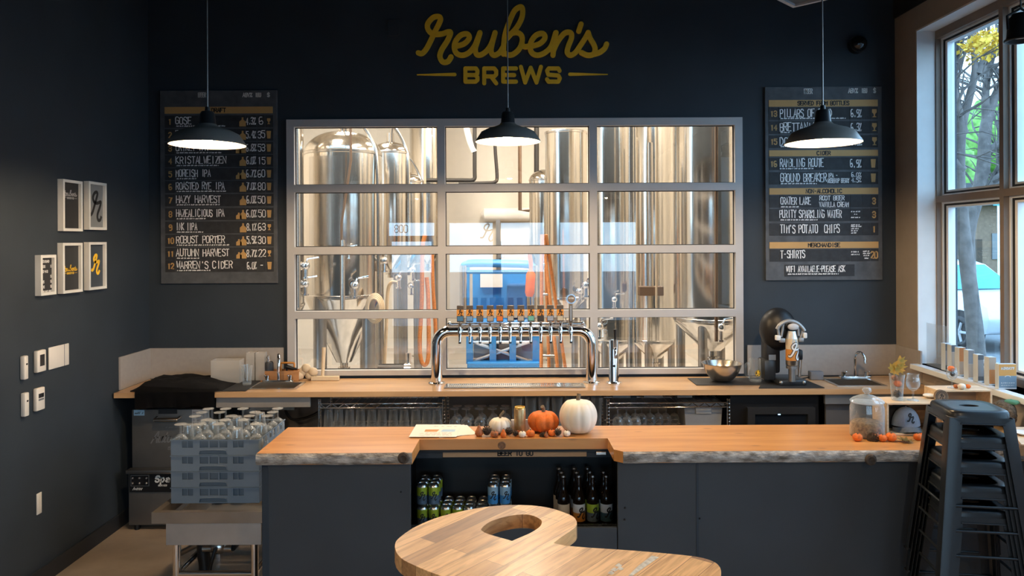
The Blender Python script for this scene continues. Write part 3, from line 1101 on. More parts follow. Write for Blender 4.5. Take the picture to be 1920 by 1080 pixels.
obj('console', B().b(L(948, 0).x, L(985, 0).x, -0.1, 0.3, L(0, 598).z, L(0, 538).z, 0.02), mat('dark_blue_case', (0.015, 0.08, 0.24), 0.4), t)
obj('platform', B().b(L(874, 0).x, L(1000, 0).x, -0.4, 0.6, L(0, 625).z, L(0, 604).z, 0.01), M['lift_blue'], t)
for k, px in enumerate((880, 922, 958, 1000)):
    obj('mast', B().b(L(px - 6, 0).x, L(px + 6, 0).x, -0.42, -0.34, L(0, 678).z, L(0, 618).z), M['lift_blue'], t)
b = B()
b.tube([L(884, 634, -0.3), L(996, 672, -0.3)], 0.03, 8)
b.tube([L(996, 634, -0.3), L(884, 672, -0.3)], 0.03, 8)
b.tube([L(884, 636, -0.3), L(996, 636, -0.3)], 0.03, 8)
obj('scissor_arms', b, M['steel'], t, 40)
obj('body_case', B().b(L(886, 0).x, L(994, 0).x, -0.25, 0.5, L(0, 676).z, L(0, 645).z, 0.02), mat('lift_grey_blue', (0.10, 0.17, 0.27), 0.45), t)
obj('bumper', B().b(L(876, 0).x, L(1006, 0).x, -0.5, 0.6, L(0, 690).z, L(0, 674).z, 0.02), M['lift_blue'], t)
for dx in (-0.4, 0.4):
    for dy in (-0.3, 0.4):
        r = zb * 0.5 + 0.02
        obj('wheel', B().cyl((dx - 0.07, dy, r), (dx + 0.07, dy, r), r, n=20), M['black'], t, 40)

# orange step ladder and a harness bag hanging from it
Yl = 8.7
t = thing('step_ladder', 'orange step ladder leaning open beside the blue lift', 'ladder', (P(1035, 690, Yl).x, Yl, 0))
ox = P(1035, 690, Yl).x
def Q(px, py, dy=0.0):
    p = P(px, py, Yl)
    return Vector((p.x - ox, dy, p.z))
for (a, c, dy, n) in (((1018, 440), (1052, 690), -0.3, 'front_rail'), ((1016, 440), (1012, 690), -0.3, 'front_rail'), ((1024, 440), (1074, 690), 0.35, 'rear_rail'), ((1022, 440), (1034, 690), 0.35, 'rear_rail')):
    p0, p1 = Q(*a), Q(*c, dy)
    p1.z = 0.0
    d = (p1 - p0)
    obj(n, B().tube([p0, p1], 0.020, 8), M['hose'], t)
b = B()
for k in range(1, 6):
    f = k / 6
    pa, pb = Q(1018, 440).lerp(Vector((Q(1052, 690).x, -0.3, 0)), f), Q(1016, 440).lerp(Vector((Q(1012, 690).x, -0.3, 0)), f)
    obj('ladder_step', B().tube([pa, pb], 0.014, 6), M['steel'], t)
qa = P(993, 478, 10.5)
b = B().tube(smooth_path([qa + Vector((0, 0, 0.0)), P(996, 505, 10.5), P(993, 556, 10.5)], 5), [0.03] * 6 + [0.07] * 4 + [0.05], 10)
tag(obj('orange_harness', b, mat('safety_orange', (0.75, 0.15, 0.01), 0.6), None, 40), 'bright orange bag hanging from the ladder side of the lift', 'bag')

# hoses
b = B().tube(smooth_path([P(797, 440, 9.2), P(792, 470, 9.2), P(791, 560, 9.2), P(787, 640, 9.2), P(789, 672, 9.2), P(795, 684, 9.2), P(802, 676, 9.2), P(804, 640, 9.2), P(803, 560, 9.2), P(800, 520, 9.2)], 8), 0.026, 10)
tag(obj('orange_hose', b, M['hose'], None, 40), 'orange ribbed hose hanging in a long loop near the tap tower', 'hose', 'brewhouse hoses')
b = B().tube(smooth_path([P(810, 470, 9.5), P(812, 540, 9.5), P(818, 640, 9.5), Vector((P(820, 690, 9.5).x, 9.5, 0.03)), Vector((P(850, 690, 9.5).x, 9.6, 0.03))], 8), 0.024, 10)
tag(obj('orange_hose', b, M['hose'], None, 40), 'straight orange hose hanging behind the glazing column', 'hose', 'brewhouse hoses')
b = B().tube(smooth_path([P(745, 530, 9.4), P(734, 530, 9.4), P(727, 548, 9.4), P(724, 620, 9.4), P(720, 698, 9.4), Vector((P(719, 698, 9.4).x, 9.35, 0.03)), Vector((P(700, 698, 9.4).x, 9.2, 0.024))], 8), 0.022, 10)
tag(obj('cream_hose', b, M['cream_hose'], None, 40), 'cream hose curving down from a valve under the domed tanks', 'hose', 'brewhouse hoses')
b = B()
for k in range(4):
    c0 = P(703, 578, 8.3)
    b.tube([c0 + Vector((math.cos(2 * PI * i / 24) * (0.10 - 0.012 * k), -0.02 * k, math.sin(2 * PI * i / 24) * (0.16 - 0.015 * k))) for i in range(24)], 0.011, 6, closed=True)
tag(obj('coiled_hose', b, M['cream_hose'], None, 40), 'pale coil of thin hose hung under the jacketed fermenter', 'hose', 'brewhouse hoses')
# floor pump between the tanks
pc = P(738, 690, 9.0)
t = thing('transfer_pump', 'small steel pump on the brewhouse floor beneath the hoses', 'pump', (pc.x, 9.0, 0))
obj('pump_motor', B().cyl((-0.18, 0, 0.42), (0.14, 0, 0.42), 0.11, n=20), M['black'], t, 40)
obj('pump_head', B().cyl((0.14, 0, 0.42), (0.22, 0, 0.42), 0.13, n=20).cyl((0.18, 0, 0.42), (0.18, 0, 0.66), 0.03), M['chrome'], t, 40)
obj('pump_stand', B().b(-0.2, 0.24, -0.12, 0.12, 0.26, 0.31).b(-0.18, -0.14, -0.1, 0.1, 0, 0.26).b(0.16, 0.2, -0.1, 0.1, 0, 0.26), M['steel_dull'], t)
# small control panels on the far tanks
for (px, py, Y, w, h, lab) in ((1222, 546, 8.0, 0.13, 0.10, 'brown control box before the tank above the single tap column'),):
    p = P(px, py, Y)
    t = thing('control_box', lab, 'control box', (p.x, Y, p.z))
    obj('case', B().b(-w, w, 0, 0.12, -h / 2, h / 2, 0.008), M['pipe_brown'], t)
    obj('support_arm', B().tube([(0, 0.06, h / 2), (0, 0.06, 1.6)], 0.03, 10), M['steel'], t, 40)
# ------------------------------------------------------------------ back counter, bar, cooler
CT = 0.965                                   # back counter height
CF = 5.157                                   # its front edge
t = thing('back_counter', 'long pale maple back counter under the glazed partition', 'counter', (0, 0, 0))
SNK = (-1.86, -1.54, 5.27, 5.50)             # round-ish bar sink
SNK2 = (2.30, 2.62, 5.27, 5.52)
b = B()
b.perf(XL + 0.014, XR - 0.014, CF, YB - 0.034, CT - 0.036, CT, [(SNK[0], SNK[1], SNK[2], SNK[3]), (SNK2[0], SNK2[1], SNK2[2], SNK2[3])], fn=lambda x, y, z: (x, z, y))
obj('worktop', b, M['counter_wood'], t)
for x in (-2.05, -0.50, 0.85, 2.25):
    obj('bracket', B().b(x - 0.02, x + 0.02, 5.25, 5.66, CT - 0.09, CT - 0.037), M['black_metal'], t)

# front bar with live-edge top
BT, BTH = 0.93, 0.058
Y0, Y1, YN = 3.773, 4.317, 4.04
NX = 0.512
t = thing('bar_counter', 'long front bar with an orange maple live edge top and dark panels', 'bar', (0, 0, 0))
top = [(-1.30, Y0 + 0.012), (-NX, Y0 + 0.012), (-NX + 0.006, YN), (NX, YN), (NX + 0.004, Y0 + 0.05), (NX + 0.045, Y0 + 0.012), (2.84, Y0 + 0.012), (2.84, Y1), (-1.30, Y1)]
obj('countertop', B().prism(top, BT - BTH, BT), M['bar_wood'], t)


def bark(x0, x1, seed):
    b = B()
    n = max(12, int((x1 - x0) / 0.018))
    rows = [(0.0, 0.0), (0.010, 0.12), (0.016, 0.35), (0.016, 0.62), (0.009, 0.85), (0.0, 1.0)]
    grid = []
    for i in range(n + 1):
        x = x0 + (x1 - x0) * i / n
        col = []
        for k, (d, f) in enumerate(rows):
            w = noise.noise(Vector((x * 9 + seed, f * 3.0, seed))) * 0.010 + noise.noise(Vector((x * 32 + seed, f * 7.0, 2))) * 0.006
            y = Y0 + 0.0115 - d - (w if 0 < k < 5 else abs(w) * 0.5)
            z = BT - f * BTH - (noise.noise(Vector((x * 6, seed, 5))) * 0.006 if k == 5 else 0)
            col.append(b.bm.verts.new((x, min(y, Y0 + 0.013), z)))
        grid.append(col)
    for a, c in zip(grid, grid[1:]):
        for k in range(len(rows) - 1):
            b._f([a[k], c[k], c[k + 1], a[k + 1]])
    b._f(grid[0])
    b._f(list(reversed(grid[-1])))
    return b


e1 = obj('bark_edge', bark(-1.30, -NX, 1.3), M['bark'], t, 50)
e2 = obj('bark_edge', bark(NX + 0.045, 2.84, 4.1), M['bark'], t, 50)
# dark knots in the live edge
KN = mat('knot_dark', (0.06, 0.045, 0.035), 0.9, var=0.5, scale=60)
for (px, py, e) in ((757, 858, e1), (1631, 861, e2)):
    p = P(px, py, Y0)
    b = B()
    b.lathe([(0.0, 0.0), (0.011, 0.003), (0.017, 0.008), (0.026, 0.004), (0.030, -0.006)], 16, (p.x, Y0 - 0.014, p.z), rot=Matrix.Rotation(PI / 2, 3, 'X'))
    obj('knot', b, KN, e, 40)
p = P(941, 835, YN)
b = B().lathe([(0.0, 0.0), (0.016, 0.0), (0.018, 0.003), (0.022, 0.0)], 18, (p.x, YN - 0.001, p.z), rot=Matrix.Rotation(PI / 2, 3, 'X'))
obj('knot', b, mat('knot_brown', (0.20, 0.10, 0.05), 0.7, var=0.4, scale=70), t, 40)

# panels: one with the cooler opening, split at the seams
PY = 3.83
OX0, OX1, OZ0, OZ1 = -0.525, 0.533, 0.528, BT - BTH
def panel(x0, x1, z0=0.0, z1=BT - BTH):
    b = B().b(x0 + 0.002, x1 - 0.002, PY, PY + 0.02, z0, z1 - 0.001, 0.002, 1)
    return obj('front_panel', b, M['navy_panel'], t)
panel(-1.285, OX0)
panel(OX0, OX1, 0, OZ0)
panel(OX1, 0.944)
panel(0.944, 2.80)
obj('seam_strip', B().b(0.938, 0.95, PY - 0.003, PY, 0, BT - BTH - 0.001), M['navy'], t)
obj('corner_strip', B().b(-1.289, -1.255, PY - 0.004, PY, 0, BT - BTH - 0.001, 0.002, 1), M['navy'], t)
obj('end_panel', B().b(-1.287, -1.267, PY + 0.02, Y1 - 0.06, 0, BT - BTH - 0.001), M['navy_panel'], t)
obj('end_panel', B().b(2.78, 2.80, PY + 0.02, Y1 - 0.06, 0, BT - BTH - 0.001), M['navy_panel'], t)
obj('rear_panel', B().b(-1.267, -0.62, Y1 - 0.10, Y1 - 0.08, 0, BT - BTH - 0.001), M['black_metal'], t)
obj('rear_panel', B().b(0.62, 2.78, Y1 - 0.10, Y1 - 0.08, 0, BT - BTH - 0.001), M['black_metal'], t)
for px, py in ((752, 922), (1172, 952), (1171, 974), (1312, 972)):
    p = P(px, py, PY)
    obj('bolt', B().ball((p.x, PY - 0.002, p.z), 0.005, 8, 6), M['black'], t, 40)

# the to-go cooler in the bar's notch
t = thing('display_cooler', 'black open display cooler set into the bar under its notch', 'cooler', (0, 0, 0))
CX0, CX1, CY0, CY1, CZ0, CZ1 = -0.585, 0.590, PY + 0.022, 4.40, 0.36, BT - BTH - 0.004
b = B()
b.b(CX0, CX0 + 0.012, CY0, CY1, CZ0, CZ1)
b.b(CX1 - 0.012, CX1, CY0, CY1, CZ0, CZ1)
b.b(CX0, CX1, CY1 - 0.012, CY1, CZ0, CZ1)
b.b(CX0, CX1, 4.05, CY1, CZ1 - 0.012, CZ1)
b.b(CX0, CX1, CY0, CY1, CZ0 - 0.012, CZ0)
obj('cabinet', b, M['black'], t)
SH = 0.412
obj('shelf', B().b(CX0 + 0.013, CX1 - 0.013, CY0 + 0.02, CY1 - 0.013, SH - 0.012, SH), M['black_metal'], t)
# header: dark blocks and the pine plank
HY = 4.075
HZ0, HZ1 = 0.822, 0.866
obj('header_block', B().b(CX0 + 0.013, -0.385, HY, HY + 0.02, HZ0 - 0.004, HZ1), M['navy'], t)
obj('header_block', B().b(0.402, CX1 - 0.013, HY, HY + 0.02, HZ0 - 0.004, HZ1), M['navy'], t)
pl = obj('header_plank', B().b(-0.384, 0.401, HY - 0.004, HY + 0.016, HZ0, HZ1, 0.002, 1), mat_wood('plank_tan', (0.36, 0.24, 0.14), (0.46, 0.31, 0.18), 0.6, (2, 20, 20), 2, False, 0), t)
b = B()
text(b, 'BEER TO GO', 0.012, HZ0 + 0.009, 0.0235, 0.0066, lambda x, y: (x, HY - 0.0048, y), width=0.190, align='c', cell=0.5)
obj('lettering', b, M['print_black'], pl)
p = P(1127, 845, 4.04)
obj('latch', B().b(p.x - 0.028, p.x + 0.028, 4.03, HY - 0.002, 0.842, 0.860, 0.003), M['steel'], t)
# front price rail: clear strip over a dark lip
RAIL = mat_glass('rail_plastic', (0.72, 0.76, 0.8), 1.5, 0.08, haze=0.10, haze_col=(0.3, 0.34, 0.38))
obj('price_rail', B().b(CX0 + 0.02, CX1 - 0.03, 4.045, 4.051, SH - 0.02, SH + 0.052), RAIL, t)
obj('shelf_lip', B().b(CX0 + 0.014, CX1 - 0.014, 4.03, 4.044, SH - 0.05, SH - 0.014), M['black_metal'], t)

# ------------------------------------------------------------------ cans and bottles in the cooler
CANR, CANH, CY = 0.0292, 0.122, 4.15


def can(label, m_top, m_low, group):
    t = thing('beverage_can', label, 'can', (0, 0, 0), 0, group)
    prof = [(0, 0.004), (0.022, 0.004), (0.024, 0.0), (CANR - 0.002, 0.008), (CANR, 0.012), (CANR, 0.108), (CANR - 0.006, 0.117), (CANR - 0.005, 0.1205), (CANR - 0.0065, 0.122), (CANR - 0.008, 0.119), (0, 0.119)]
    bd = obj('can_body', B().lathe(prof, 24), M['can_steel'], t, 35)
    r = CANR + 0.0004
    obj('upper_label', B().lathe([(r, 0.060), (r, 0.106)], 24), m_top, t, 60)
    obj('lower_label', B().lathe([(r, 0.014), (r, 0.060)], 24), m_low, t, 60)
    g = B()
    rr = r + 0.0005
    logo_r(g, 0.003, 0.060, 0.046, 0.0056, lambda x, y: (rr * math.sin(x / rr), -rr * math.cos(x / rr), y))
    obj('letter_mark', g, M['print_black'], t)
    g = B().tube([(-0.006, -0.004, 0.1195), (0.0, -0.014, 0.121), (0.006, -0.004, 0.1195)], 0.0012, 6)
    obj('ring_pull', g, M['can_steel'], t)
    return t


xs = [(px - 960) * CY / FPX + 0.004 for px in (787.8, 809.5, 832, 854, 875.5, 898, 920.6, 943)]
kinds = [('lime and slate', M['lime'], M['slate_label']), ('pale silver', M['pale_label'], M['pale_label']), ('two-tone blue', M['sky_label'], M['blue_label'])]
colk = [0, 0, 0, 0, 1, 1, 2, 2]
cname = ['first', 'second', 'third', 'fourth', 'fifth', 'sixth', 'seventh', 'eighth']
rown = ['front row', 'second row', 'rear row']
src = {}
for i, x in enumerate(xs):
    for row in range(3):
        for tier in range(2 if i in (0, 1, 6, 7) else 1):
            k = colk[i]
            where = ('upper tier' if tier else 'on the cooler shelf') + ', ' + rown[row] + ', ' + cname[i] + ' column from the cooler end'
            lab = kinds[k][0] + ' can ' + where
            g = ['lime cans in the cooler', 'pale cans in the cooler', 'blue cans in the cooler'][k]
            loc = (x + (0.004 * (row if x < 0 else row)), CY + row * 0.0625, SH + tier * (CANH + 0.0005))
            if k not in src:
                src[k] = can(lab, kinds[k][1], kinds[k][2], g)
                src[k].location = loc
            else:
                dup(src[k], lab, loc, random.uniform(-0.15, 0.15), g)


def bottle(label, m_a, m_b, mark, group):
    t = thing('beer_bottle', label, 'bottle', (0, 0, 0), 0, group)
    R = 0.034
    prof = [(0, 0.002), (R - 0.004, 0.0), (R, 0.006), (R, 0.152), (R - 0.004, 0.168), (0.020, 0.195), (0.0145, 0.215), (0.0132, 0.262), (0.0150, 0.264), (0.0150, 0.272), (0.0, 0.272)]
    obj('bottle_glass', B().lathe(prof, 26), M['brown_glass'], t, 35)
    obj('crown_cap', B().lathe([(0.0150, 0.268), (0.0165, 0.270), (0.0155, 0.279), (0.011, 0.282), (0, 0.282)], 18), M['steel_dull'], t, 35)
    r = R + 0.0005
    obj('upper_label', B().lathe([(r, 0.078), (r, 0.125)], 26), m_a, t, 60)
    obj('lower_label', B().lathe([(r, 0.030), (r, 0.078)], 26), m_b, t, 60)
    if mark:
        g = B()
        rr = r + 0.0006
        logo_r(g, 0.004, 0.076, 0.062, 0.008, lambda x, y: (rr * math.sin(x / rr), -rr * math.cos(x / rr), y))
        obj('letter_mark', g, M['print_black'], t)
    return t


WH = mat('white_label', (0.66, 0.67, 0.68), 0.5, var=0.04)
TEAL = mat('teal_label', (0.05, 0.12, 0.17), 0.5, var=0.2, scale=50)
bk = [('cream label bottle', M['cream_label'], M['cream_label'], False, 1054), ('white and amber label bottle', WH, M['amber_label'], True, 1083), ('lime and slate label bottle', M['lime'], M['slate_label'], True, 1109), ('white and teal label bottle', WH, TEAL, True, 1134.5)]
for (nm, a, c, mk, px) in bk:
    s = bottle(nm + ' standing in front on the cooler shelf', a, c, mk, 'bottles in the cooler')
    x = (px - 960) * 4.17 / FPX
    s.location = (x, 4.17, SH)
    s.rotation_euler = (0, 0, 0.2)
    for row in (1, 2):
        if px > 1130 and row == 2:
            continue
        dup(s, nm + (' directly behind the front one' if row == 1 else ' deepest in its file on the cooler shelf'), (x + (-0.006 if row == 1 else -0.014), 4.17 + row * 0.072, SH), 0.1, 'bottles in the cooler')
# ------------------------------------------------------------------ things on the walls
# the yellow sign
t = thing('wall_sign', 'large yellow script brewery sign on the dark wall above the glazing', 'sign', (0, YB, 0))
def sign_fn(px, py, h):
    p = P(760 + px / 4.8, py / 4.8, YB)
    return (p.x, -h, p.z)
for i, st in enumerate(SIGN):
    b = B().stroke(smooth_path(st, 7), 47, 0.001, 0.012 + 0.0005 * i, sign_fn, rise=0.003)
    obj('script_letter', b, M['gold'], t)
for i, (k0, k1) in enumerate(((0, 2), (2, 4), (4, 6), (6, 7), (7, 8))):
    b = B()
    for j, st in enumerate(BLOCK[k0:k1]):
        for m_, (qa, qb) in enumerate(zip(st, st[1:])):
            b.stroke([qa, qb], 36, 0.001, 0.012 + 0.0004 * m_ + 0.0030 * j, sign_fn)
    obj('block_letter', b, M['gold'], t)
obj('tapered_dash', B().stroke([(108, 675), (250, 674), (446, 672)], 30, 0.001, 0.012, sign_fn, taper=lambda f: 0.25 + 0.75 * f), M['gold'], t)
obj('tapered_dash', B().stroke([(1480, 670), (1650, 671), (1818, 672)], 30, 0.001, 0.012, sign_fn, taper=lambda f: 1 - 0.75 * f), M['gold'], t)

BS = 5.68 / FPX


def icon(b, kind, x, z, h, fn):
    if kind == 'cup':
        pts = [(-0.30, 0.5), (0.30, 0.5), (0.22, -0.5), (-0.22, -0.5)]
    elif kind == 'jug':
        pts = [(-0.10, 0.5), (0.10, 0.5), (0.10, 0.25), (0.36, 0.02), (0.36, -0.5), (-0.36, -0.5), (-0.36, 0.02), (-0.10, 0.25)]
    elif kind == 'small_jug':
        pts = [(-0.08, 0.2), (0.08, 0.2), (0.10, 0.02), (0.30, -0.12), (0.30, -0.5), (-0.30, -0.5), (-0.30, -0.12), (-0.10, 0.02)]
    else:
        pts = [(-0.28, 0.5), (0.28, 0.5), (0.30, 0.12), (0.10, -0.10), (0.07, -0.36), (0.24, -0.42), (0.24, -0.5), (-0.24, -0.5), (-0.24, -0.42), (-0.07, -0.36), (-0.10, -0.10), (-0.30, 0.12)]
    vs = [b.bm.verts.new(fn(x + px * h, z + pz * h)) for px, pz in reversed(pts)]
    b._f(vs)


def board(name, label, px0, py0, pw, ph, bands, rows, heads, board_mat, slat_mat):
    o = P(px0, py0, 5.68)
    t = thing('menu_board', label, 'menu board', (o.x, YB, o.z))
    s = BS
    X = lambda px: (px - px0) * s
    Z = lambda py: -(py - py0) * s
    pn = obj('board_panel', B().b(0, pw * s, -0.022, -0.001, -ph * s, 0, 0.002, 1), board_mat, t)
    D = -0.0225
    for (tx, px, py, h, w) in heads:
        b = B()
        text(b, tx, X(px), Z(py) - h * s / 2, h * s, 1.7 * s, lambda x, y: (x, D, y), width=w * s, align='c')
        obj('heading_lettering', b, M['print_white'], pn)
    for (tx, xa, xb, ya, yb, w) in bands:
        bd = obj('heading_band', B().b(X(xa), X(xb), -0.026, -0.0222, Z(yb), Z(ya)), M['tan'], t)
        b = B()
        h = (yb - ya) * 0.58
        text(b, tx, (X(xa) + X(xb)) / 2, Z((ya + yb) / 2) - h * s / 2, h * s, 1.8 * s, lambda x, y: (x, -0.0265, y), width=w * s, align='c')
        obj('band_lettering', b, M['print_black'], bd)
    for r in rows:
        ya, yb = r['y']
        F = lambda x, y: (x, -0.0252, y)
        slat = obj('menu_strip', B().perf(X(r['xa']), X(r['xb']), Z(yb), Z(ya), -0.0248, -0.0222, [(X(c) - 0.5 * s, X(c) + 0.5 * s, Z(yb) - 1, Z(ya) + 1) for c in r['cuts']]), slat_mat, t)
        hgt = (yb - ya)
        split = r['cuts'][1] - 1 if len(r['cuts']) > 1 else 1e6
        for (tx, px, dy, h, w, sw) in r['chalk']:
            b = B()
            text(b, tx, X(px), Z((ya + yb) / 2 + dy) - h * s / 2, h * s, sw * s, F, width=w * s, jit=0.04)
            obj('price_lettering' if px > split else 'chalk_lettering', b, M['chalk'], slat)
        ba, bb_ = B(), B()
        for (x0, x1, dy) in r.get('small', ()):
            scribble(bb_ if x0 > split else ba, X(x0), X(x1), Z((ya + yb) / 2 + dy) - 0.8 * s, 1.9 * s, 0.9 * s, F)
        for q in (ba, bb_):
            if len(q.bm.verts):
                obj('fine_lettering', q, M['chalk'], slat)
            else:
                q.bm.free()
        if r.get('num'):
            b = B()
            text(b, r['num'][0], X(r['num'][1]), Z((ya + yb) / 2) - 5 * s, 10 * s, 2.0 * s, F, width=(5 if len(r['num'][0]) == 1 else 11) * s, align='c')
            obj('row_number_lettering', b, M['tan'], slat)
        for (kind, px, dy, h) in r.get('icons', ()):
            b = B()
            icon(b, kind, X(px), Z((ya + yb) / 2 + dy), h * s, F)
            obj('cup_icon' if kind == 'cup' else 'goblet_icon' if kind == 'gob' else 'growler_icon', b, M['tan'], slat)
        for (tx, px, h, w) in r.get('tan', ()):
            b = B()
            text(b, tx, X(px), Z((ya + yb) / 2) - h * s / 2, h * s, 2.4 * s, F, width=w * s, align='c')
            obj('price_lettering', b, M['tan'], slat)
    return t


ys = [228.5, 253.8, 278.5, 302.5, 327, 350.8, 376, 402, 427, 451.5, 476, 499]
names = [('GOSE', 28, '4.3%', '6', 'gob', 'jug', 1), ('PILSNER', 48, '5.4%', '35', 'cup', 'jug', 1), ('CRIKEY IPA', 60, '6.8%', '53', 'cup', 'jug', 2), ('KRISTALWEIZEN', 94, '6.0%', '15', 'cup', 'jug', 1),
         ('MOREISH IPA', 64, '6.7%', '60', 'cup', 'jug', 2), ('ROASTED RYE IPA', 90, '7.0%', '80', 'cup', 'jug', 1), ('HAZY HARVEST', 83, '6.0%', '50', 'cup', 'jug', 1), ('HAZEALICIOUS IPA', 90, '6.0%', '50', 'cup', 'jug', 2),
         ('INK IIPA', 38, '8.1%', '63', 'gob', 'jug', 1), ('ROBUST PORTER', 90, '5.9%', '30', 'cup', 'jug', 2), ('AUTUMN HARVEST', 98, '8.7%', '22', 'gob', 'jug', 2), ("WARREN'S CIDER", 104, '6.0%', '-', 'cup', None, 0)]
rows = []
for i, (y, (nm, w, abv, ibu, cup, jug, nj)) in enumerate(zip(ys, names)):
    ic = [('gob' if cup == 'gob' else 'cup', 504, 0, 11 if cup == 'gob' else 14)]
    if nj:
        ic.append(('jug', 455, 1, 17))
    if nj == 2:
        ic.append(('small_jug', 447, 1, 17))
    rows.append(dict(xa=309, xb=512, y=(y - 11.3, y + 11.3), cuts=(328, 460, 481.5, 497), chalk=[(nm, 330, -2, 13, w, 1.55), (abv, 462, -0.5, 13, 17.5, 1.45), (ibu, 483.5 if len(ibu) == 2 else 486, -0.5, 13, 13 if len(ibu) == 2 else 7, 1.45)],
                     small=[(331, 331 + random.randint(35, 100), 8.3)], num=(str(i + 1), 319), icons=ic))
board('menu_board', 'tall slate draft beer menu board with twelve chalk rows', 300, 170, 219, 362, [('DRAFT', 309, 511.5, 201, 213.5, 26)], rows,
      [('BEER', 379, 178.5, 8, 14), ('ABV%', 464, 179, 7, 17), ('IBU', 484, 179, 7, 10), ('$', 503.5, 179, 7, 4)], M['board'], M['slat'])

def R(y, **k):
    d = dict(xa=1441, xb=1645, y=(y - 11.5, y + 11.5), cuts=(1459.5, 1592.5, 1615, 1630.5), chalk=[])
    d.update(k)
    return d
rows = [
    R(213.5, chalk=[('PILLARS OF GOLD', 1462, -1, 15, 96, 1.6), ('6.9%', 1595, 0, 14, 19, 1.5)], small=[(1463, 1585, 9)], num=('13', 1450), icons=[('gob', 1638.5, 0, 15)]),
    R(239.5, chalk=[('BRETTANIA', 1462, -1, 15, 66, 1.6), ('6.3%', 1595, 0, 14, 19, 1.5)], small=[(1463, 1480, 9)], num=('14', 1450), icons=[('gob', 1638.5, 0, 15)]),
    R(266, chalk=[('DOPPELBOCK', 1462, -1, 15, 74, 1.6), ('8.5%', 1595, 0, 14, 19, 1.5)], small=[(1463, 1480, 9)], num=('15', 1450), icons=[('gob', 1638.5, 0, 15)]),
    R(307.5, chalk=[('RAMBLING ROUTE', 1461, -2, 15, 82, 1.6), ('6.9%', 1593.5, 0, 14, 20, 1.5)], small=[(1461, 1526, 9)], num=('16', 1449.5), icons=[('cup', 1636, 0, 16)]),
    R(334.5, chalk=[('GROUND BREAKER', 1462, -1, 15, 86, 1.6), ('IPA -', 1551, -5, 8, 18, 1.2), ('ROSEHIP BERRY', 1551, 5, 8, 40, 1.2), ('6.0%', 1595, -6, 8, 18, 1.1), ('4.5%', 1595, 4, 8, 18, 1.1)], small=[(1463, 1530, 10)], icons=[('cup', 1636, 0, 16)]),
    R(378, chalk=[('CRATER LAKE', 1462, -1, 13, 56, 1.5), ('ROOT BEER', 1535, -6, 8, 46, 1.3), ('VANILLA CREAM', 1535, 6, 9, 54, 1.3)], small=[(1463, 1498, 10)], tan=[('3', 1637, 11, 5)]),
    R(403.5, chalk=[('PURITY SPARKLING WATER', 1460, -2, 14, 116, 1.5)], small=[(1462, 1532, 9), (1594, 1612, -6), (1600, 1605, -1), (1594, 1612, 5)], tan=[('3', 1637, 11, 5)]),
    R(430.5, chalk=[("TIM'S POTATO  CHIPS", 1461, -1, 15, 111, 1.6)], small=[(1594, 1610, -8), (1594, 1614, -5), (1594, 1608, -1), (1594, 1606, 3), (1594, 1605, 7)], tan=[('1', 1637, 11, 3)]),
    R(479, chalk=[('T-SHIRTS', 1462, -2, 14, 45, 1.6)], small=[(1594, 1608, -6), (1594, 1609, -1), (1616, 1629, -7), (1616, 1629, -3), (1617, 1628, 1), (1619, 1626, 6)], tan=[('20', 1637, 12, 12)]),
    dict(xa=1469, xb=1600, y=(496.5, 518.5), cuts=(), chalk=[('WIFI AVAILABLE-PLEASE ASK', 1472, -3, 11, 110, 1.4)], small=[(1475, 1570, 6.5)]),
]
board('menu_board', 'slate menu board with four tan bands and served from bottles heading', 1434, 163, 219, 363,
      [('SERVED FROM BOTTLES', 1441, 1645, 188, 200.5, 96), ('CIDER', 1441, 1645, 282, 293.5, 25), ('NON-ALCOHOLIC', 1441, 1645, 353, 365, 67), ('MERCHANDISE', 1441, 1645, 454, 466, 59)], rows,
      [('BEER', 1515, 171.5, 9, 15), ('ABV%', 1599, 171, 8, 17), ('IBU', 1620, 171, 8, 10), ('$', 1639.5, 171, 8, 4)], M['board'], M['slat'])

# dome camera and blank junction plate
p = P(1605, 85, YB)
t = thing('dome_camera', 'small black dome camera on the dark wall near the street window', 'camera', (p.x, YB, p.z))
obj('mount_ring', B().cyl((0, -0.001, 0), (0, -0.045, 0), 0.068, 0.064, 28), M['black'], t, 40)
obj('dome', B().lathe([(0.058, 0.0), (0.052, 0.028), (0.034, 0.046), (0.0, 0.055)], 24, (0, -0.045, 0), rot=Matrix.Rotation(PI / 2, 3, 'X')), mat('smoked_dome', (0.01, 0.01, 0.011), 0.05, spec=0.8), t, 40)
p = P(738, 52, YB)
tag(obj('junction_plate', B().b(p.x - 0.042, p.x + 0.042, YB - 0.014, YB - 0.001, p.z - 0.06, p.z + 0.06, 0.004), M['navy'], None), 'dark painted blank plate on the wall beside the yellow sign', 'plate')

# ------------------------------------------------------------------ frames and switches on the side wall
def wall_frame(label, pxa, pya, pxb, pyb, picture, prints):
    a, c = LW(pxa, pya, XL + 0.0), LW(pxb, pyb, XL + 0.036)
    y0, y1 = a.y, c.y
    z1 = a.z
    _, v = unroll(pxa, pyb)
    z0 = LW(pxa, pyb).z
    t = thing('picture_frame', label, 'picture', (XL, (y0 + y1) / 2, (z0 + z1) / 2), 0, 'white framed prints on the side wall')
    hw, hh = (y1 - y0) / 2, (z1 - z0) / 2
    bw = 0.017
    obj('frame_border', B().perf(-hw, hw, -hh, hh, 0.001, 0.036, [(-hw + bw, hw - bw, -hh + bw, hh - bw)], fn=SWAP), M['print_white'], t)
    pc = obj('print_sheet', B().b(0.004, 0.018, -hw + bw, hw - bw, -hh + bw, hh - bw), picture, t)
    b = B()
    prints(b, lambda x, y: (0.0185, x, y), hw, hh)
    return t, b, pc

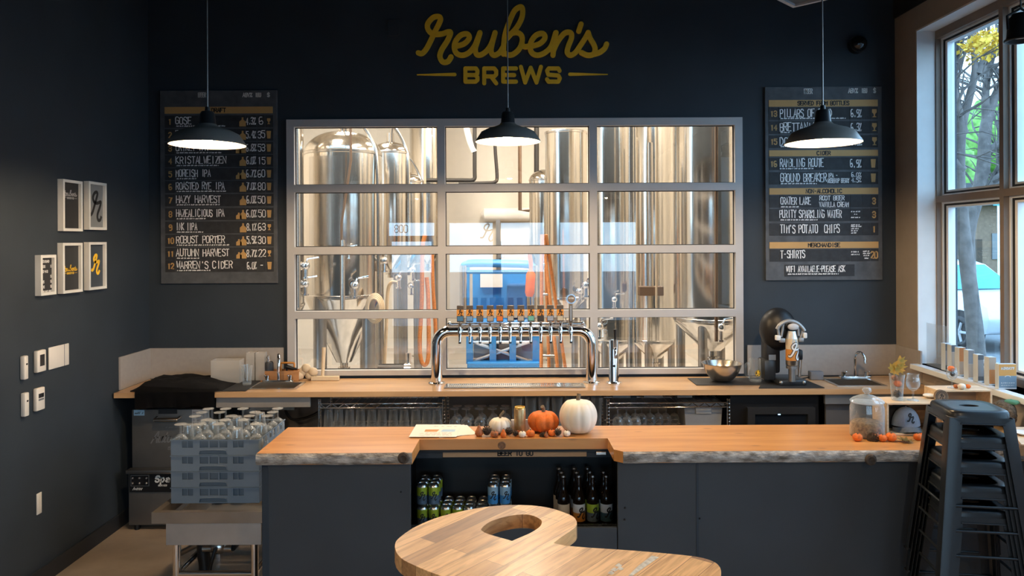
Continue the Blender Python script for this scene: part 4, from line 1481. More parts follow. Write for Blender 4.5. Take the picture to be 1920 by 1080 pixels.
DARKP = mat('charcoal_poster', (0.018, 0.019, 0.021), 0.55)
NAVYP = mat('navy_poster', (0.045, 0.06, 0.08), 0.6)
GREYP = mat('grey_poster', (0.22, 0.235, 0.245), 0.6)
t, b, pc = wall_frame('white framed charcoal print with a pale script mark near its top', 107.4, 335.5, 155.5, 433, DARKP, lambda b, fn, hw, hh: logo_script(b, 0, 0.07, 0.14, fn, 50))
obj('print_lettering', b, M['frame_grey'], pc)
t, b, pc = wall_frame('white framed grey print with one dark looped letter', 156.5, 339.5, 200.5, 430.5, GREYP, lambda b, fn, hw, hh: logo_r(b, 0, 0.0, 0.19, 0.022, fn))
obj('print_lettering', b, DARKP, pc)
t, b, pc = wall_frame('white framed charcoal print with a gold script mark', 107.2, 455.5, 155.5, 551, mat('dark_poster', (0.03, 0.033, 0.037), 0.55), lambda b, fn, hw, hh: logo_script(b, 0, -0.01, 0.145, fn, 55))
obj('print_lettering', b, M['gold'], pc)
t, b, pc = wall_frame('white framed navy print with one gold looped letter', 156.7, 454, 200.5, 544.5, NAVYP, lambda b, fn, hw, hh: logo_r(b, 0, 0.01, 0.125, 0.019, fn))
obj('print_lettering', b, M['gold'], pc)
def lines(b, fn, hw, hh):
    k = hw - 0.02
    rows = [(-0.6, 0.6, 'STANDARD'), (-1, -0.1, 'DOGS'), (-0.7, 0.35, '1ST-9-CR'), (-1, -0.6, 'MR'), (-1, -0.3, 'DOGS'), (-1, -0.25, 'KIDS'), (-1, 1, 'OF TOWN PINT NIGHT')]
    for i, (a, c, s) in enumerate(rows):
        z = hh - 0.045 - i * 0.030
        text(b, s, a * k, z, 0.014, 0.0035, fn, width=(c - a) * k)
        if 0 < i < 6 and i != 2:
            text(b, '$', k * 0.82, z, 0.014, 0.0035, fn, width=0.01)
t, b, pc = wall_frame('small white framed black price print, lowest of the group', 65, 478.5, 106, 555, DARKP, lines)
obj('print_lettering', b, M['print_white'], pc)


def plate(name, label, cat, pa, pb, pc_, pd, depth, extra):
    """Wall device between photograph columns pa..pc_ and rows pb..pd."""
    a, c = LW(pa, pb), LW(pc_, pd, XL + depth)
    z0 = LW(pa, pd).z
    t = thing(name, label, cat, (XL, (a.y + c.y) / 2, (a.z + z0) / 2))
    hw, hh = (c.y - a.y) / 2, (a.z - z0) / 2
    obj('cover', B().b(0.001, depth, -hw, hw, -hh, hh, min(0.006, depth * 0.4)), M['white'], t, 40)
    extra(t, hw, hh, depth)
    return t

def slot(t, hw, hh, d):
    obj('indicator_slot', B().b(d, d + 0.0015, -hw * 0.25, hw * 0.45, hh * 0.22, hh * 0.36), M['screen'], t)
plate('remote_holder', 'narrow white wall remote beside the upper thermostat', 'remote', 36.7, 668, 54, 712.5, 0.028, slot)
plate('remote_holder', 'narrow white wall remote beside the lower thermostat', 'remote', 37.7, 737.5, 55.5, 782, 0.028, slot)
def scr(t, hw, hh, d):
    obj('display', B().b(d, d + 0.0015, -hw * 0.45, hw * 0.55, -hh * 0.45, hh * 0.6), M['screen'], t)
plate('thermostat', 'white thermostat with a large dark square screen', 'thermostat', 62, 658.5, 87.3, 699.5, 0.026, scr)
def scr2(t, hw, hh, d):
    obj('display', B().b(d, d + 0.0015, -hw * 0.55, hw * 0.65, hh * 0.12, hh * 0.5), M['screen'], t)
    obj('button_strip', B().b(d, d + 0.0015, -hw * 0.55, hw * 0.65, hh * -0.12, hh * 0.04), M['print_grey'], t)
plate('thermostat', 'white thermostat with a short wide screen, below the square one', 'thermostat', 61, 729.5, 85, 772, 0.024, scr2)
def rock(t, hw, hh, d):
    obj('split_line', B().b(d, d + 0.001, hw * 0.48, hw * 0.52, -hh, hh), M['print_grey'], t)
plate('blank_plate', 'wide blank white switch plate beside the square thermostat', 'switch plate', 89, 652, 130, 694, 0.010, rock)
def outl(t, hw, hh, d):
    obj('socket_face', B().b(d, d + 0.002, -hw * 0.5, hw * 0.5, -hh * 0.62, hh * 0.62, 0.001, 1), M['white'], t)
plate('wall_outlet', 'white outlet plate low on the dark side wall', 'outlet', 67.2, 926.5, 79, 966.5, 0.007, outl)

# ------------------------------------------------------------------ pendant lamps
def pendant(label, px, py, Y, dia, group='black dome pendant lamps'):
    p = P(px, py, Y)
    t = thing('pendant_lamp', label, 'lamp', (p.x, Y, p.z), 0, group)
    r = dia / 2
    k = r / 0.19
    outer = [(0.19, 0.0), (0.188, 0.006), (0.155, 0.056), (0.120, 0.074), (0.080, 0.086), (0.052, 0.098), (0.043, 0.108)]
    b = B().lathe([(a * k, z * k) for a, z in outer] + [(a * k - 0.003, z * k - 0.003) for a, z in reversed(outer[:-1])][:-1] + [(0.187 * k, 0.0)], 48)
    sh = obj('lamp_shade', b, M['shade'], t, 35)
    inn = [(0.1865, 0.003), (0.184, 0.007), (0.151, 0.052), (0.116, 0.069), (0.076, 0.080), (0.0, 0.088)]
    obj('shade_lining', B().lathe([(a * k, z * k) for a, z in inn], 48), M['white_enamel'], sh, 35)
    obj('socket_cup', B().lathe([(0.045 * k, 0.104 * k), (0.040 * k, 0.112 * k), (0.036 * k, 0.160 * k), (0.030 * k, 0.172 * k), (0.014 * k, 0.176 * k), (0.012 * k, 0.196 * k), (0, 0.196 * k)], 24), M['black_metal'], t, 35)
    obj('bulb', B().ball((0, 0, 0.034 * k), 0.030, 10, 8), M['bulb'], t, 60)
    obj('cord', B().tube([(0, 0, 0.19 * k), (0, 0, ZC - p.z)], 0.0042, 6), M['steel_dull'], t, 60)
    obj('ceiling_canopy', B().cyl((0, 0, ZC - p.z - 0.03), (0, 0, ZC - p.z - 0.001), 0.06, n=20), M['black_metal'], t, 40)
    return t


pendant('black dome pendant lamp hanging before the draft menu board', 389.5, 272, 3.88, 0.383)
pendant('black dome pendant lamp hanging over the middle of the bar', 952.5, 266, 4.36, 0.383)
pendant('black dome pendant lamp hanging before the bottle menu board', 1543, 269, 3.88, 0.383)
# copies of the pendant lamp, added out of view as room fill
for (lx, ly, lab) in ((-1.4, 0.4, 'added fill lamp, unseen black dome pendant near the side wall'), (1.4, 0.4, 'added fill lamp, unseen black dome pendant near the street window')):
    dup(bpy.data.objects['pendant_lamp'], lab, (lx, ly, 2.62))
# ------------------------------------------------------------------ glassware kinds
def glass_profile(outer, t=0.0016):
    """Outer profile from base centre to rim -> closed thin-walled profile."""
    inner = [(max(0.0, r - t), z + (0.006 if i < 2 else 0)) for i, (r, z) in enumerate(outer)]
    return [(0, outer[0][1])] + outer + list(reversed(inner[1:])) + [(0, inner[1][1] + 0.004)]


PINT = [(0.029, 0.0), (0.030, 0.004), (0.036, 0.08), (0.043, 0.150)]
TULIP_BOWL = [(0.006, 0.058), (0.022, 0.066), (0.036, 0.086), (0.040, 0.108), (0.036, 0.134), (0.031, 0.152), (0.034, 0.162)]


def pint_glass(label, group, loc=(0, 0, 0), h=1.0, up=True, w=1.0):
    o = obj('pint_glass', B().lathe([(r * w, z * h) for r, z in glass_profile(PINT)], 22), M['glassware'], None, 50)
    o.location = loc
    if not up:
        o.rotation_euler = (PI, 0, 0)
    return tag(o, label, 'glass', group)


def stem_glass(name, label, group, loc=(0, 0, 0), k=1.0, up=True):
    t = thing(name, label, 'glass', loc, 0, group)
    bw = glass_profile(TULIP_BOWL)
    obj('bowl', B().lathe([(r * k, z * k) for r, z in bw], 22), M['glassware'], t, 50)
    obj('stem', B().lathe([(0.0055 * k, 0.0585 * k), (0.005 * k, 0.03 * k), (0.006 * k, 0.008 * k), (0.0, 0.008 * k)], 14), M['glassware'], t, 50)
    obj('foot', B().lathe([(0, 0.0075 * k), (0.008 * k, 0.0075 * k), (0.033 * k, 0.003 * k), (0.034 * k, 0.0), (0, 0)], 22), M['glassware'], t, 50)
    if not up:
        t.rotation_euler = (PI, 0, 0)
    return t


# ------------------------------------------------------------------ tap tower
TY = 5.44
t = thing('tap_tower', 'chrome arched beer tap tower with twelve taps on the back counter', 'tap tower', (0, TY, 0))
def T(px, py):
    p = P(px, py, TY)
    return Vector((p.x, 0, p.z))
R = 0.041
xl, xr = T(819, 700).x, T(1109, 700).x
zt = T(960, 620).z
pts = [(xl, 0, CT + 0.004), (xl, 0, zt - 0.10)] + [(xl + 0.10 - 0.10 * math.cos(a), 0, zt - 0.10 + 0.10 * math.sin(a)) for a in [PI / 2 * i / 8 for i in range(1, 9)]]
pts += [(xr - 0.10 + 0.10 * math.sin(a), 0, zt - 0.10 + 0.10 * math.cos(a)) for a in [PI / 2 * i / 8 for i in range(0, 8)]] + [(xr, 0, zt - 0.10), (xr, 0, CT + 0.004)]
obj('arch_pipe', B().tube(pts, R, 24), M['chrome'], t, 60)
for x in (xl, xr):
    obj('base_flange', B().lathe([(0.0, 0.001), (0.062, 0.001), (0.062, 0.006), (0.05, 0.012), (0.041, 0.014)], 28, (x, 0, CT)), M['chrome'], t, 40)
obj('cooling_rail', B().tube([(T(838, 0).x, -0.030, zt + 0.052), (T(1090, 0).x, -0.030, zt + 0.052)], 0.011, 12), M['chrome'], t, 50)
for x in (T(840, 0).x, T(1088, 0).x):
    obj('rail_clip', B().ball((x, -0.03, zt + 0.056), 0.017, 12, 8), M['chrome'], t, 50)
LABC = [(0.05, 0.16, 0.30), (0.15, 0.27, 0.45), (0.12, 0.10, 0.085), (0.34, 0.30, 0.27), (0.55, 0.16, 0.035), (0.38, 0.35, 0.31), (0.38, 0.34, 0.29), (0.13, 0.38, 0.33), (0.03, 0.026, 0.024), (0.28, 0.32, 0.40), (0.45, 0.42, 0.33)]
LABN = ['blue', 'light blue', 'dark brown', 'warm grey', 'orange', 'silver grey', 'beige grey', 'green', 'black', 'grey blue', 'cream']
HAND = mat('tap_handle_dark', (0.055, 0.042, 0.034), 0.45, var=0.1)
ORG = mat('tap_orange', (0.66, 0.27, 0.035), 0.5, var=0.05)
for i, px in enumerate((860.8, 879.5, 898, 916.5, 935.2, 953.4, 972.5, 991.3, 1009.8, 1028, 1046.3, 1065.3)):
    x = T(px, 0).x
    f = B()
    f.cyl((x, -R * 0.9, zt), (x, -R - 0.045, zt), 0.012, n=14)
    f.lathe([(0.017, -0.014), (0.017, 0.004), (0.013, 0.02), (0.009, 0.045), (0.013, 0.050), (0.013, 0.058), (0.007, 0.062)], 14, (x, -R - 0.048, zt + 0.008))
    f.tube(smooth_path([(x, -R - 0.046, zt), (x, -R - 0.058, zt - 0.02), (x, -R - 0.068, zt - 0.052), (x, -R - 0.070, zt - 0.074)], 4), [0.012] * 6 + [0.009] * 7, 12)
    tp = obj('tap', f, M['chrome'], t, 50)
    f = B().cyl((x, -R - 0.070, zt - 0.066), (x, -R - 0.071, zt - 0.078), 0.0095, n=12)
    obj('spout_tip', f, M['black'], tp, 40)
    yh = -R - 0.048
    dx = random.uniform(-0.004, 0.004)
    if i < 11:
        z0 = zt + 0.075
        tilt = (0.0, 0.0, 0.0)
        h = obj('tap_handle', B().b(x - 0.0245 + dx, x + 0.0245 + dx, yh - 0.010, yh + 0.010, z0, z0 + 0.118, 0.004), HAND, t, 40)
        obj('handle_neck', B().cyl((x, yh, zt + 0.066), (x + dx, yh, z0 + 0.002), 0.006, n=10), M['can_steel'], h, 40)
        obj('orange_badge', B().b(x - 0.0248 + dx, x + 0.0248 + dx, yh - 0.0115, yh - 0.0098, z0 + 0.045, z0 + 0.088), ORG, h)
        obj('beer_badge', B().b(x - 0.0205 + dx, x + 0.0205 + dx, yh - 0.0115, yh - 0.0098, z0 + 0.008, z0 + 0.041), mat('tap_badge_' + LABN[i].replace(' ', '_'), LABC[i], 0.5, var=0.15, scale=120), h)
        g = B()
        logo_r(g, x + dx, z0 + 0.066, 0.040, 0.0062, lambda a, c: (a, yh - 0.0121, c))
        obj('letter_mark', g, M['print_black'], h)
    else:
        z0 = zt + 0.068
        h = obj('tap_handle', B().b(x - 0.0135, x + 0.0135, yh - 0.012, yh + 0.012, z0, z0 + 0.135, 0.004), mat('tap_handle_grey', (0.14, 0.115, 0.09), 0.4, 0.3), t, 40)
        obj('handle_slot', B().b(x - 0.006, x + 0.006, yh - 0.0135, yh - 0.0115, z0 + 0.012, z0 + 0.120), M['steel_dull'], h)
        obj('round_badge', B().cyl((x + 0.004, yh + 0.006, z0 + 0.168), (x + 0.004, yh - 0.008, z0 + 0.168), 0.034, n=26), M['chrome'], h, 40)
        obj('round_badge_face', B().cyl((x + 0.004, yh - 0.0075, z0 + 0.168), (x + 0.004, yh - 0.0105, z0 + 0.168), 0.027, n=26), mat('badge_dark', (0.16, 0.12, 0.09), 0.4), h, 40)
        g = B()
        text(g, 'NITRO', x + 0.004, z0 + 0.168, 0.011, 0.0026, lambda a, c: (a, yh - 0.0112, c), width=0.036, align='c')
        obj('badge_lettering', g, M['print_white'], h)

# drip tray with a grille
t = thing('drip_tray', 'long steel drip tray with a fine grille under the taps', 'drip tray', (0, 0, CT))
xa, xb = P(834, 722, 5.33).x, P(1096, 722, 5.33).x
obj('tray', B().b(xa, xb, 5.245, 5.395, 0.0005, 0.006, 0.002, 1), M['steel'], t)
b = B()
n = 64
hs = [(xa + 0.03 + (xb - xa - 0.06) * (i + 0.2) / n, xa + 0.03 + (xb - xa - 0.06) * (i + 0.75) / n, 5.27, 5.37) for i in range(n)]
b.perf(xa + 0.01, xb - 0.01, 5.255, 5.385, 0.007, 0.010, hs, fn=lambda x, y, z: (x, z, y))
obj('grille', b, M['chrome'], t)
# single column tap
p = P(1151, 716, 5.42)
t = thing('column_tap', 'single chrome column tap with a black lever on the back counter', 'tap', (p.x, 5.42, CT))
H1 = P(1151, 637, 5.42).z - CT
obj('column', B().lathe([(0.055, 0.001), (0.055, 0.006), (0.038, 0.012), (0.036, 0.02), (0.036, H1 - 0.01), (0.034, H1), (0, H1)], 26), M['chrome'], t, 40)
obj('spout', B().tube(smooth_path([(0, -0.03, H1 - 0.05), (0, -0.075, H1 - 0.05), (0, -0.098, H1 - 0.075), (0, -0.102, H1 - 0.12)], 5), 0.012, 12), M['chrome'], t, 50)
obj('faucet_body', B().cyl((0, -0.072, H1 - 0.06), (0, -0.072, H1 + 0.012), 0.014, n=14), M['chrome'], t, 40)
obj('lever', B().cyl((0, -0.072, H1 + 0.012), (0, -0.075, H1 + 0.085), 0.008, 0.011, 12), M['black'], t, 40)
obj('side_button', B().cyl((-0.002, -0.030, 0.13), (-0.002, -0.041, 0.13), 0.009, n=12), M['black'], t, 40)

# ------------------------------------------------------------------ steel bowl, mats, mug
MATZ = 0.006
p0, p1 = P(1286, 706, 5.55), P(1420, 720, 5.3)
tag(obj('bar_mat', B().b(P(1290, 0, 5.5).x, P(1428, 0, 5.5).x, 5.31, 5.58, CT + 0.0005, CT + MATZ, 0.002, 1), M['rubber'], None), 'black rubber mat under the steel mixing bowl', 'mat')
tag(obj('bar_mat', B().prism([(P(1418, 0, 5.2).x, 5.19), (P(1541, 0, 5.2).x, 5.19), (P(1504, 0, 5.5).x, 5.55), (P(1434, 0, 5.5).x, 5.55)], CT + 0.0005, CT + MATZ), M['rubber'], None), 'black rubber mat under the can seaming machine', 'mat')
p = P(1354, 708, 5.44)
b = B()
bp = [(0.0, 0.001), (0.05, 0.001), (0.075, 0.012), (0.112, 0.055), (0.134, 0.105), (0.140, 0.128), (0.148, 0.131), (0.149, 0.133), (0.139, 0.132), (0.132, 0.107), (0.110, 0.058), (0.073, 0.015), (0.05, 0.004), (0, 0.004)]
o = obj('mixing_bowl', B().lathe(bp, 44, rmod=None), M['steel'], None, 50)
o.location = (p.x, 5.44, CT + MATZ + 0.001)
tag(o, 'round stainless steel mixing bowl on the black mat', 'bowl')
def mug(label, px, Y, rz, k=1.0):
    p = P(px, 700, Y)
    t = thing('beer_mug', label, 'mug', (p.x, Y, CT + 0.0075), rz)
    pr = [(0.040, 0.0), (0.043, 0.004), (0.044, 0.05), (0.041, 0.10), (0.040, 0.165)]
    obj('mug_glass', B().lathe([(r * k, z) for r, z in glass_profile(pr, 0.003)], 26), M['glassware'], t, 50)
    obj('handle', B().tube(smooth_path([(-0.040, 0, 0.135), (-0.066, 0, 0.128), (-0.076, 0, 0.10), (-0.074, 0, 0.06), (-0.062, 0, 0.034), (-0.042, 0, 0.030)], 5), 0.008, 10), M['glassware'], t, 50)
    return t
t = mug('large glass beer mug with a round logo beside the can machine', 1416, 5.42, 0.15)
g = B()
rr = 0.0445
n = 26
vs = [(rr * math.sin(0.5 * math.cos(2 * PI * i / n)), -rr * math.cos(0.5 * math.cos(2 * PI * i / n)), 0.066 + 0.024 * math.sin(2 * PI * i / n)) for i in range(n)]
g._f([g.bm.verts.new(v) for v in vs])
em = obj('emblem', g, mat('emblem_dark', (0.05, 0.03, 0.015), 0.6), t)
g = B()
logo_r(g, 0, 0.066, 0.032, 0.006, lambda x, y: (1.02 * rr * math.sin(x / rr), -1.02 * rr * math.cos(x / rr), y))
g.ribbon([(0.0195 * math.cos(2 * PI * i / 20), 0.066 + 0.0215 * math.sin(2 * PI * i / 20)) for i in range(21)], 0.002, lambda x, y: (1.02 * rr * math.sin(x / rr), -1.02 * rr * math.cos(x / rr), y))
obj('emblem_print', g, M['gold'], em)

# ------------------------------------------------------------------ can seaming machine
p = P(1464, 720, 5.36)
t = thing('can_seamer', 'black can sealing machine with a tall can clamped in front', 'machine', (p.x, 5.36, CT + MATZ + 0.0008))
s = 5.36 / FPX
def C(px, py):
    q = P(px, py, 5.36)
    return q.x - p.x, q.z - CT - MATZ
GM = mat('bracket_grey', (0.30, 0.30, 0.30), 0.4, 0.5)
b = B().b(C(1448, 0)[0], C(1499, 0)[0], -0.10, 0.14, 0.0, C(0, 716)[1], 0.006)
obj('base_plate', b, M['black_metal'], t, 40)
for (px, py) in ((1452, 722), (1494, 722)):
    x = C(px, 0)[0]
    obj('foot_bolt', B().ball((x, -0.09, 0.02), 0.016, 10, 8), M['steel_dull'], t, 40)
b = B().box(((C(1433, 0)[0] + C(1460, 0)[0]) / 2, 0.06, C(0, 664)[1] / 1), (0.105, 0.13, 0.34), None, 0.02)
obj('column', b, M['black'], t, 40)
b = B().ball((C(1458, 0)[0], 0.03, C(0, 626)[1]), 0.128, 28, 18, (1.02, 0.85, 1.22))
obj('motor_head', b, M['black'], t, 60)
b = B().b(C(1428, 0)[0], C(1450, 0)[0], -0.02, 0.13, C(0, 720)[1], C(0, 682)[1], 0.012)
obj('control_case', b, M['black_metal'], t, 40)
obj('display', B().b(C(1436, 0)[0], C(1449, 0)[0], -0.024, -0.019, C(0, 682)[1], C(0, 672)[1]), M['steel_dull'], t)
# silver arc bracket with lugs
b = B()
arc = [C(1446, 614), C(1451, 606), C(1461, 600), C(1472, 599), C(1483, 603), C(1491, 610), C(1496, 617)]
b.tube(smooth_path([(x, -0.12, z) for x, z in arc], 5), 0.014, 10)
obj('arc_bracket', b, GM, t, 50)
for k, pp in enumerate(((1443, 625, 1452, 634), (1450, 630, 1460, 638), (1493, 620, 1500, 630), (1485, 629, 1494, 637))):
    (x0, z1), (x1, z0) = C(pp[0], pp[1]), C(pp[2], pp[3])
    obj('bracket_lug', B().b(x0, x1, -0.135, -0.10, z0, z1, 0.006), M['print_white'] if k % 2 == 0 else GM, t, 40)
for a, c in ((C(1448, 612), C(1450, 632)), (C(1494, 614), C(1489, 632)), (C(1484, 606), C(1486, 626)), (C(1458, 604), C(1454, 628))):
    obj('bracket_arm', B().tube([(a[0], -0.115, a[1]), (c[0], -0.115, c[1])], 0.009, 8), GM, t, 50)
b = B().ball((C(1472, 0)[0], -0.125, C(0, 617)[1]), 0.04, 22, 12, (1.0, 0.35, 0.62))
obj('oval_knob', b, M['frame_grey'], t, 60)
obj('knob_housing', B().ball((C(1472, 0)[0], -0.100, C(0, 617)[1]), 0.05, 22, 12, (1.0, 0.4, 0.66)), M['black'], t, 60)
# chuck and lifter
xc = C(1471.5, 0)[0]
obj('lifter', B().cyl((xc, -0.10, C(0, 718)[1]), (xc, -0.10, C(0, 691)[1]), 0.024, n=18).cyl((xc, -0.10, C(0, 694)[1]), (xc, -0.10, C(0, 689)[1]), 0.04, n=22), M['steel_dull'], t, 40)
b = B().tube([(C(1489, 0)[0], -0.06, C(0, 712)[1]), (C(1491, 0)[0], -0.06, C(0, 680)[1])], 0.012, 10)
obj('side_lever', b, M['steel'], t, 40)
obj('lever_grip', B().b(C(1484, 0)[0], C(1494, 0)[0], -0.085, -0.03, C(0, 680)[1], C(0, 661)[1], 0.01), M['black'], t, 40)
# the tall can held in the machine
cz = CT + MATZ + C(0, 688)[1]
t2 = thing('crowler_can', 'tall silver can with an orange and white label held in the sealing machine', 'can', (p.x + xc, 5.26, cz))
hC = C(0, 625)[1] - C(0, 688)[1]
r = 0.0415
obj('can_body', B().lathe([(0, 0), (r - 0.004, 0), (r, 0.006), (r, hC * 0.80), (r * 0.78, hC * 0.92), (r * 0.72, hC), (0, hC)], 28), M['can_steel'], t2, 35)
obj('lower_label', B().lathe([(r + 0.0005, hC * 0.15), (r + 0.0005, hC * 0.48)], 28), M['amber_label'], t2, 60)
obj('upper_label', B().lathe([(r + 0.0005, hC * 0.48), (r + 0.0005, hC * 0.78)], 28), M['cream_label'], t2, 60)
g = B()
rr = r + 0.0012
n = 22
g._f([g.bm.verts.new((rr * math.sin(0.36 * math.cos(2 * PI * i / n) + 0.1), -rr * math.cos(0.36 * math.cos(2 * PI * i / n) + 0.1), hC * 0.70 + 0.017 * math.sin(2 * PI * i / n))) for i in range(n)])
obj('blue_dot', g, M['sky_label'], t2)
g = B()
logo_r(g, 0.006, hC * 0.42, 0.115, 0.021, lambda x, y: (1.03 * rr * math.sin(x / rr), -1.03 * rr * math.cos(x / rr), y))
lm = obj('letter_mark', g, M['print_black'], t2)
g = B()
logo_r(g, 0.006, hC * 0.42, 0.115, 0.012, lambda x, y: (1.05 * rr * math.sin(x / rr), -1.05 * rr * math.cos(x / rr), y))
obj('letter_highlight', g, M['print_white'], lm)

# power brick with its cable
p = P(1530, 704, 5.52)
t = thing('power_adapter', 'dark grey power brick with black cables behind the machine', 'adapter', (p.x, 5.52, CT))
obj('brick', B().b(-0.05, 0.045, -0.03, 0.03, 0.001, 0.062, 0.006), M['print_grey'], t, 40)
obj('cable', B().tube(smooth_path([(-0.045, 0, 0.02), (-0.09, 0.0, 0.010), (-0.16, -0.01, 0.006), (-0.2, 0, 0.011)], 5), 0.005, 8), M['black'], t, 50)
obj('cable', B().tube(smooth_path([(0.045, 0, 0.025), (0.09, 0.06, 0.012), (0.16, 0.10, 0.006), (0.30, 0.115, 0.006), (0.46, 0.11, 0.006)], 5), 0.005, 8), M['black'], t, 50)

# ------------------------------------------------------------------ sinks
def faucet(label, px, Y, h, gooseneck):
    p = P(px, 700, Y)
    t = thing('sink_faucet', label, 'faucet', (p.x, Y, CT))
    obj('base_bar', B().b(-0.115, 0.115, -0.022, 0.022, 0.0005, 0.018, 0.008), M['chrome'], t, 40)
    pts = [(0, 0, 0.015), (0, 0, h * 0.72)] + [(0, -0.045 + 0.045 * math.cos(a), h * 0.72 + 0.055 * math.sin(a)) for a in [PI * i / 10 for i in range(1, 11)]] + [(0, -0.092, h * 0.72 - 0.02)]
    if gooseneck == 2:
        pts = [(q[0] + (-q[1]) * 0.35, q[1], q[2]) for q in pts]
    obj('spout', B().tube(pts, 0.0105, 12), M['chrome'], t, 60)
    for sx in (-0.085, 0.085):
        obj('tap_handle', B().cyl((sx, 0, 0.015), (sx, 0, 0.05), 0.013, 0.017, 14).b(sx - 0.006, sx + 0.006, -0.05, 0.012, 0.048, 0.06, 0.003), M['chrome'], t, 40)
    return t


def sink(label, box, depth):
    t = thing('bar_sink', label, 'sink', (0, 0, 0))
    x0, x1, y0, y1 = box
    b = B().perf(x0 - 0.018, x1 + 0.018, y0 - 0.018, y1 + 0.018, CT + 0.0004, CT + 0.004, [(x0 + 0.006, x1 - 0.006, y0 + 0.006, y1 - 0.006)], fn=lambda x, y, z: (x, z, y))
    obj('sink_rim', b, M['steel'], t)
    w = 0.004
    x0, x1, y0, y1 = x0 + 0.002, x1 - 0.002, y0 + 0.002, y1 - 0.002
    b = B()
    b.b(x0, x1, y0, y1, CT - depth, CT - depth + w)
    b.b(x0, x0 + w, y0, y1, CT - depth + w, CT).b(x1 - w, x1, y0, y1, CT - depth + w, CT)
    b.b(x0 + w, x1 - w, y0, y0 + w, CT - depth + w, CT).b(x0 + w, x1 - w, y1 - w, y1, CT - depth + w, CT)
    obj('basin', b, M['steel'], t)
    return t


sink('steel bar sink let into the counter beside the black cloth', SNK, 0.15)
sink('steel hand sink let into the counter near the street window', SNK2, 0.15)
faucet('chrome gooseneck faucet before the wooden caddy', 522, 5.535, 0.21, 2)
faucet('chrome gooseneck faucet of the sink near the street window', 1603, 5.56, 0.20, 2)
# aprons below the counter
b = B().b(P(402, 0, 5.2).x, P(578, 0, 5.2).x, 5.19, 5.215, P(0, 766, 5.2).z, CT - 0.038, 0.003)
tag(obj('sink_apron', b, mat('pale_apron', (0.34, 0.32, 0.30), 0.45, 0.2), None), 'pale boxed apron hung under the counter below the bar sink', 'apron')
ax = P(1541, 0, 5.2).x
b = B().b(ax, 2.86, 5.18, 5.21, P(0, 765, 5.2).z, CT - 0.038, 0.003)
tag(obj('sink_apron', b, mat('grey_apron', (0.22, 0.235, 0.25), 0.4, 0.4), None), 'grey steel apron hung under the counter below the hand sink', 'apron')
tag(obj('pipe_cover', B().b(ax + 0.02, 2.86, 5.22, 5.245, 0.001, P(0, 766, 5.2).z + 0.02, 0.004), mat('grey_cover', (0.12, 0.125, 0.135), 0.5, 0.2), None), 'dark grey cabinet under the steel hand sink apron', 'cabinet')
# plumbing under the left sink
t = thing('drain_pipe', 'black and chrome drain trap under the bar sink apron', 'drain', (P(513, 0, 5.4).x, 5.4, 0))
obj('tail_piece', B().cyl((0, 0, 0.60), (0, 0, 0.80), 0.024, n=14), M['chrome'], t, 40)
obj('trap', B().tube(smooth_path([(0, 0, 0.60), (0, 0, 0.50), (0.05, 0, 0.46), (0.1, 0, 0.5), (0.12, 0.05, 0.56), (0.12, 0.26, 0.57)], 6), 0.03, 12), M['black'], t, 50)
obj('supply_hose', B().tube(smooth_path([(-0.02, 0.05, 0.84), (-0.1, 0.05, 0.80), (-0.18, 0.1, 0.72), (-0.2, 0.2, 0.66)], 6), 0.012, 8), M['black'], t, 50)
obj('supply_hose', B().tube(smooth_path([(0.02, 0.08, 0.84), (0.08, 0.1, 0.70), (0.2, 0.16, 0.70), (0.28, 0.2, 0.74)], 6), 0.010, 8), M['black'], t, 50)
t = thing('wall_hose', 'black looped hose hanging beside the dishwasher', 'hose', (P(455, 0, 5.55).x, 5.55, 0.74))
obj('loop', B().tube([(0.05 * math.cos(2 * PI * i / 20), 0, 0.05 * math.sin(2 * PI * i / 20)) for i in range(17)] + [(0.06, 0.0, -0.12), (0.06, 0.0, -0.4)], 0.012, 8), M['black'], t, 50)
obj('valve_body', B().b(0.0, 0.09, -0.03, 0.03, -0.04, 0.03, 0.01), M['steel_dull'], t, 40)

# ------------------------------------------------------------------ caddy, soap, boxes and cloth at the counter's end
p = P(527, 715, 5.61)
t = thing('wooden_caddy', 'small open wooden caddy behind the bar sink faucet', 'box', (p.x, 5.61, CT))
b = B().perf(-0.155, 0.145, -0.035, 0.05, 0.006, 0.010, (), fn=lambda x, y, z: (x, z, y))
obj('bottom_board', b, M['caddy_wood'], t)
for (x0, x1, y0, y1) in ((-0.155, 0.145, -0.045, -0.036), (-0.155, 0.145, 0.041, 0.05), (-0.155, -0.146, -0.036, 0.041), (0.136, 0.145, -0.036, 0.041)):
    obj('side_board', B().b(x0, x1, y0, y1, 0.001, 0.075), M['caddy_wood'], t)
obj('carry_handle', B().tube(smooth_path([(0.0, 0.0, 0.07), (0.0, 0.0, 0.118), (0.012, 0.0, 0.128), (0.09, 0.0, 0.128), (0.10, 0.0, 0.118), (0.10, 0.0, 0.07)], 4), 0.007, 8), M['amber_label'], t, 50)
p = P(503, 690, 5.60)
t = thing('soap_dispenser', 'matt black soap dispenser with a steel pump in the wooden caddy', 'dispenser', (p.x, 5.607, CT + 0.011))
obj('bottle', B().lathe([(0, 0.0), (0.034, 0.0), (0.036, 0.004), (0.036, 0.118), (0.030, 0.128), (0, 0.128)], 24), mat('soap_black', (0.03, 0.032, 0.036), 0.5), t, 40)
obj('pump', B().lathe([(0.014, 0.128), (0.014, 0.140), (0.006, 0.143), (0.006, 0.175), (0, 0.175)], 14).tube([(0, 0, 0.170), (0, -0.03, 0.170), (0, -0.036, 0.163)], 0.005, 8), M['chrome'], t, 50)
p = P(545, 700, 5.60)
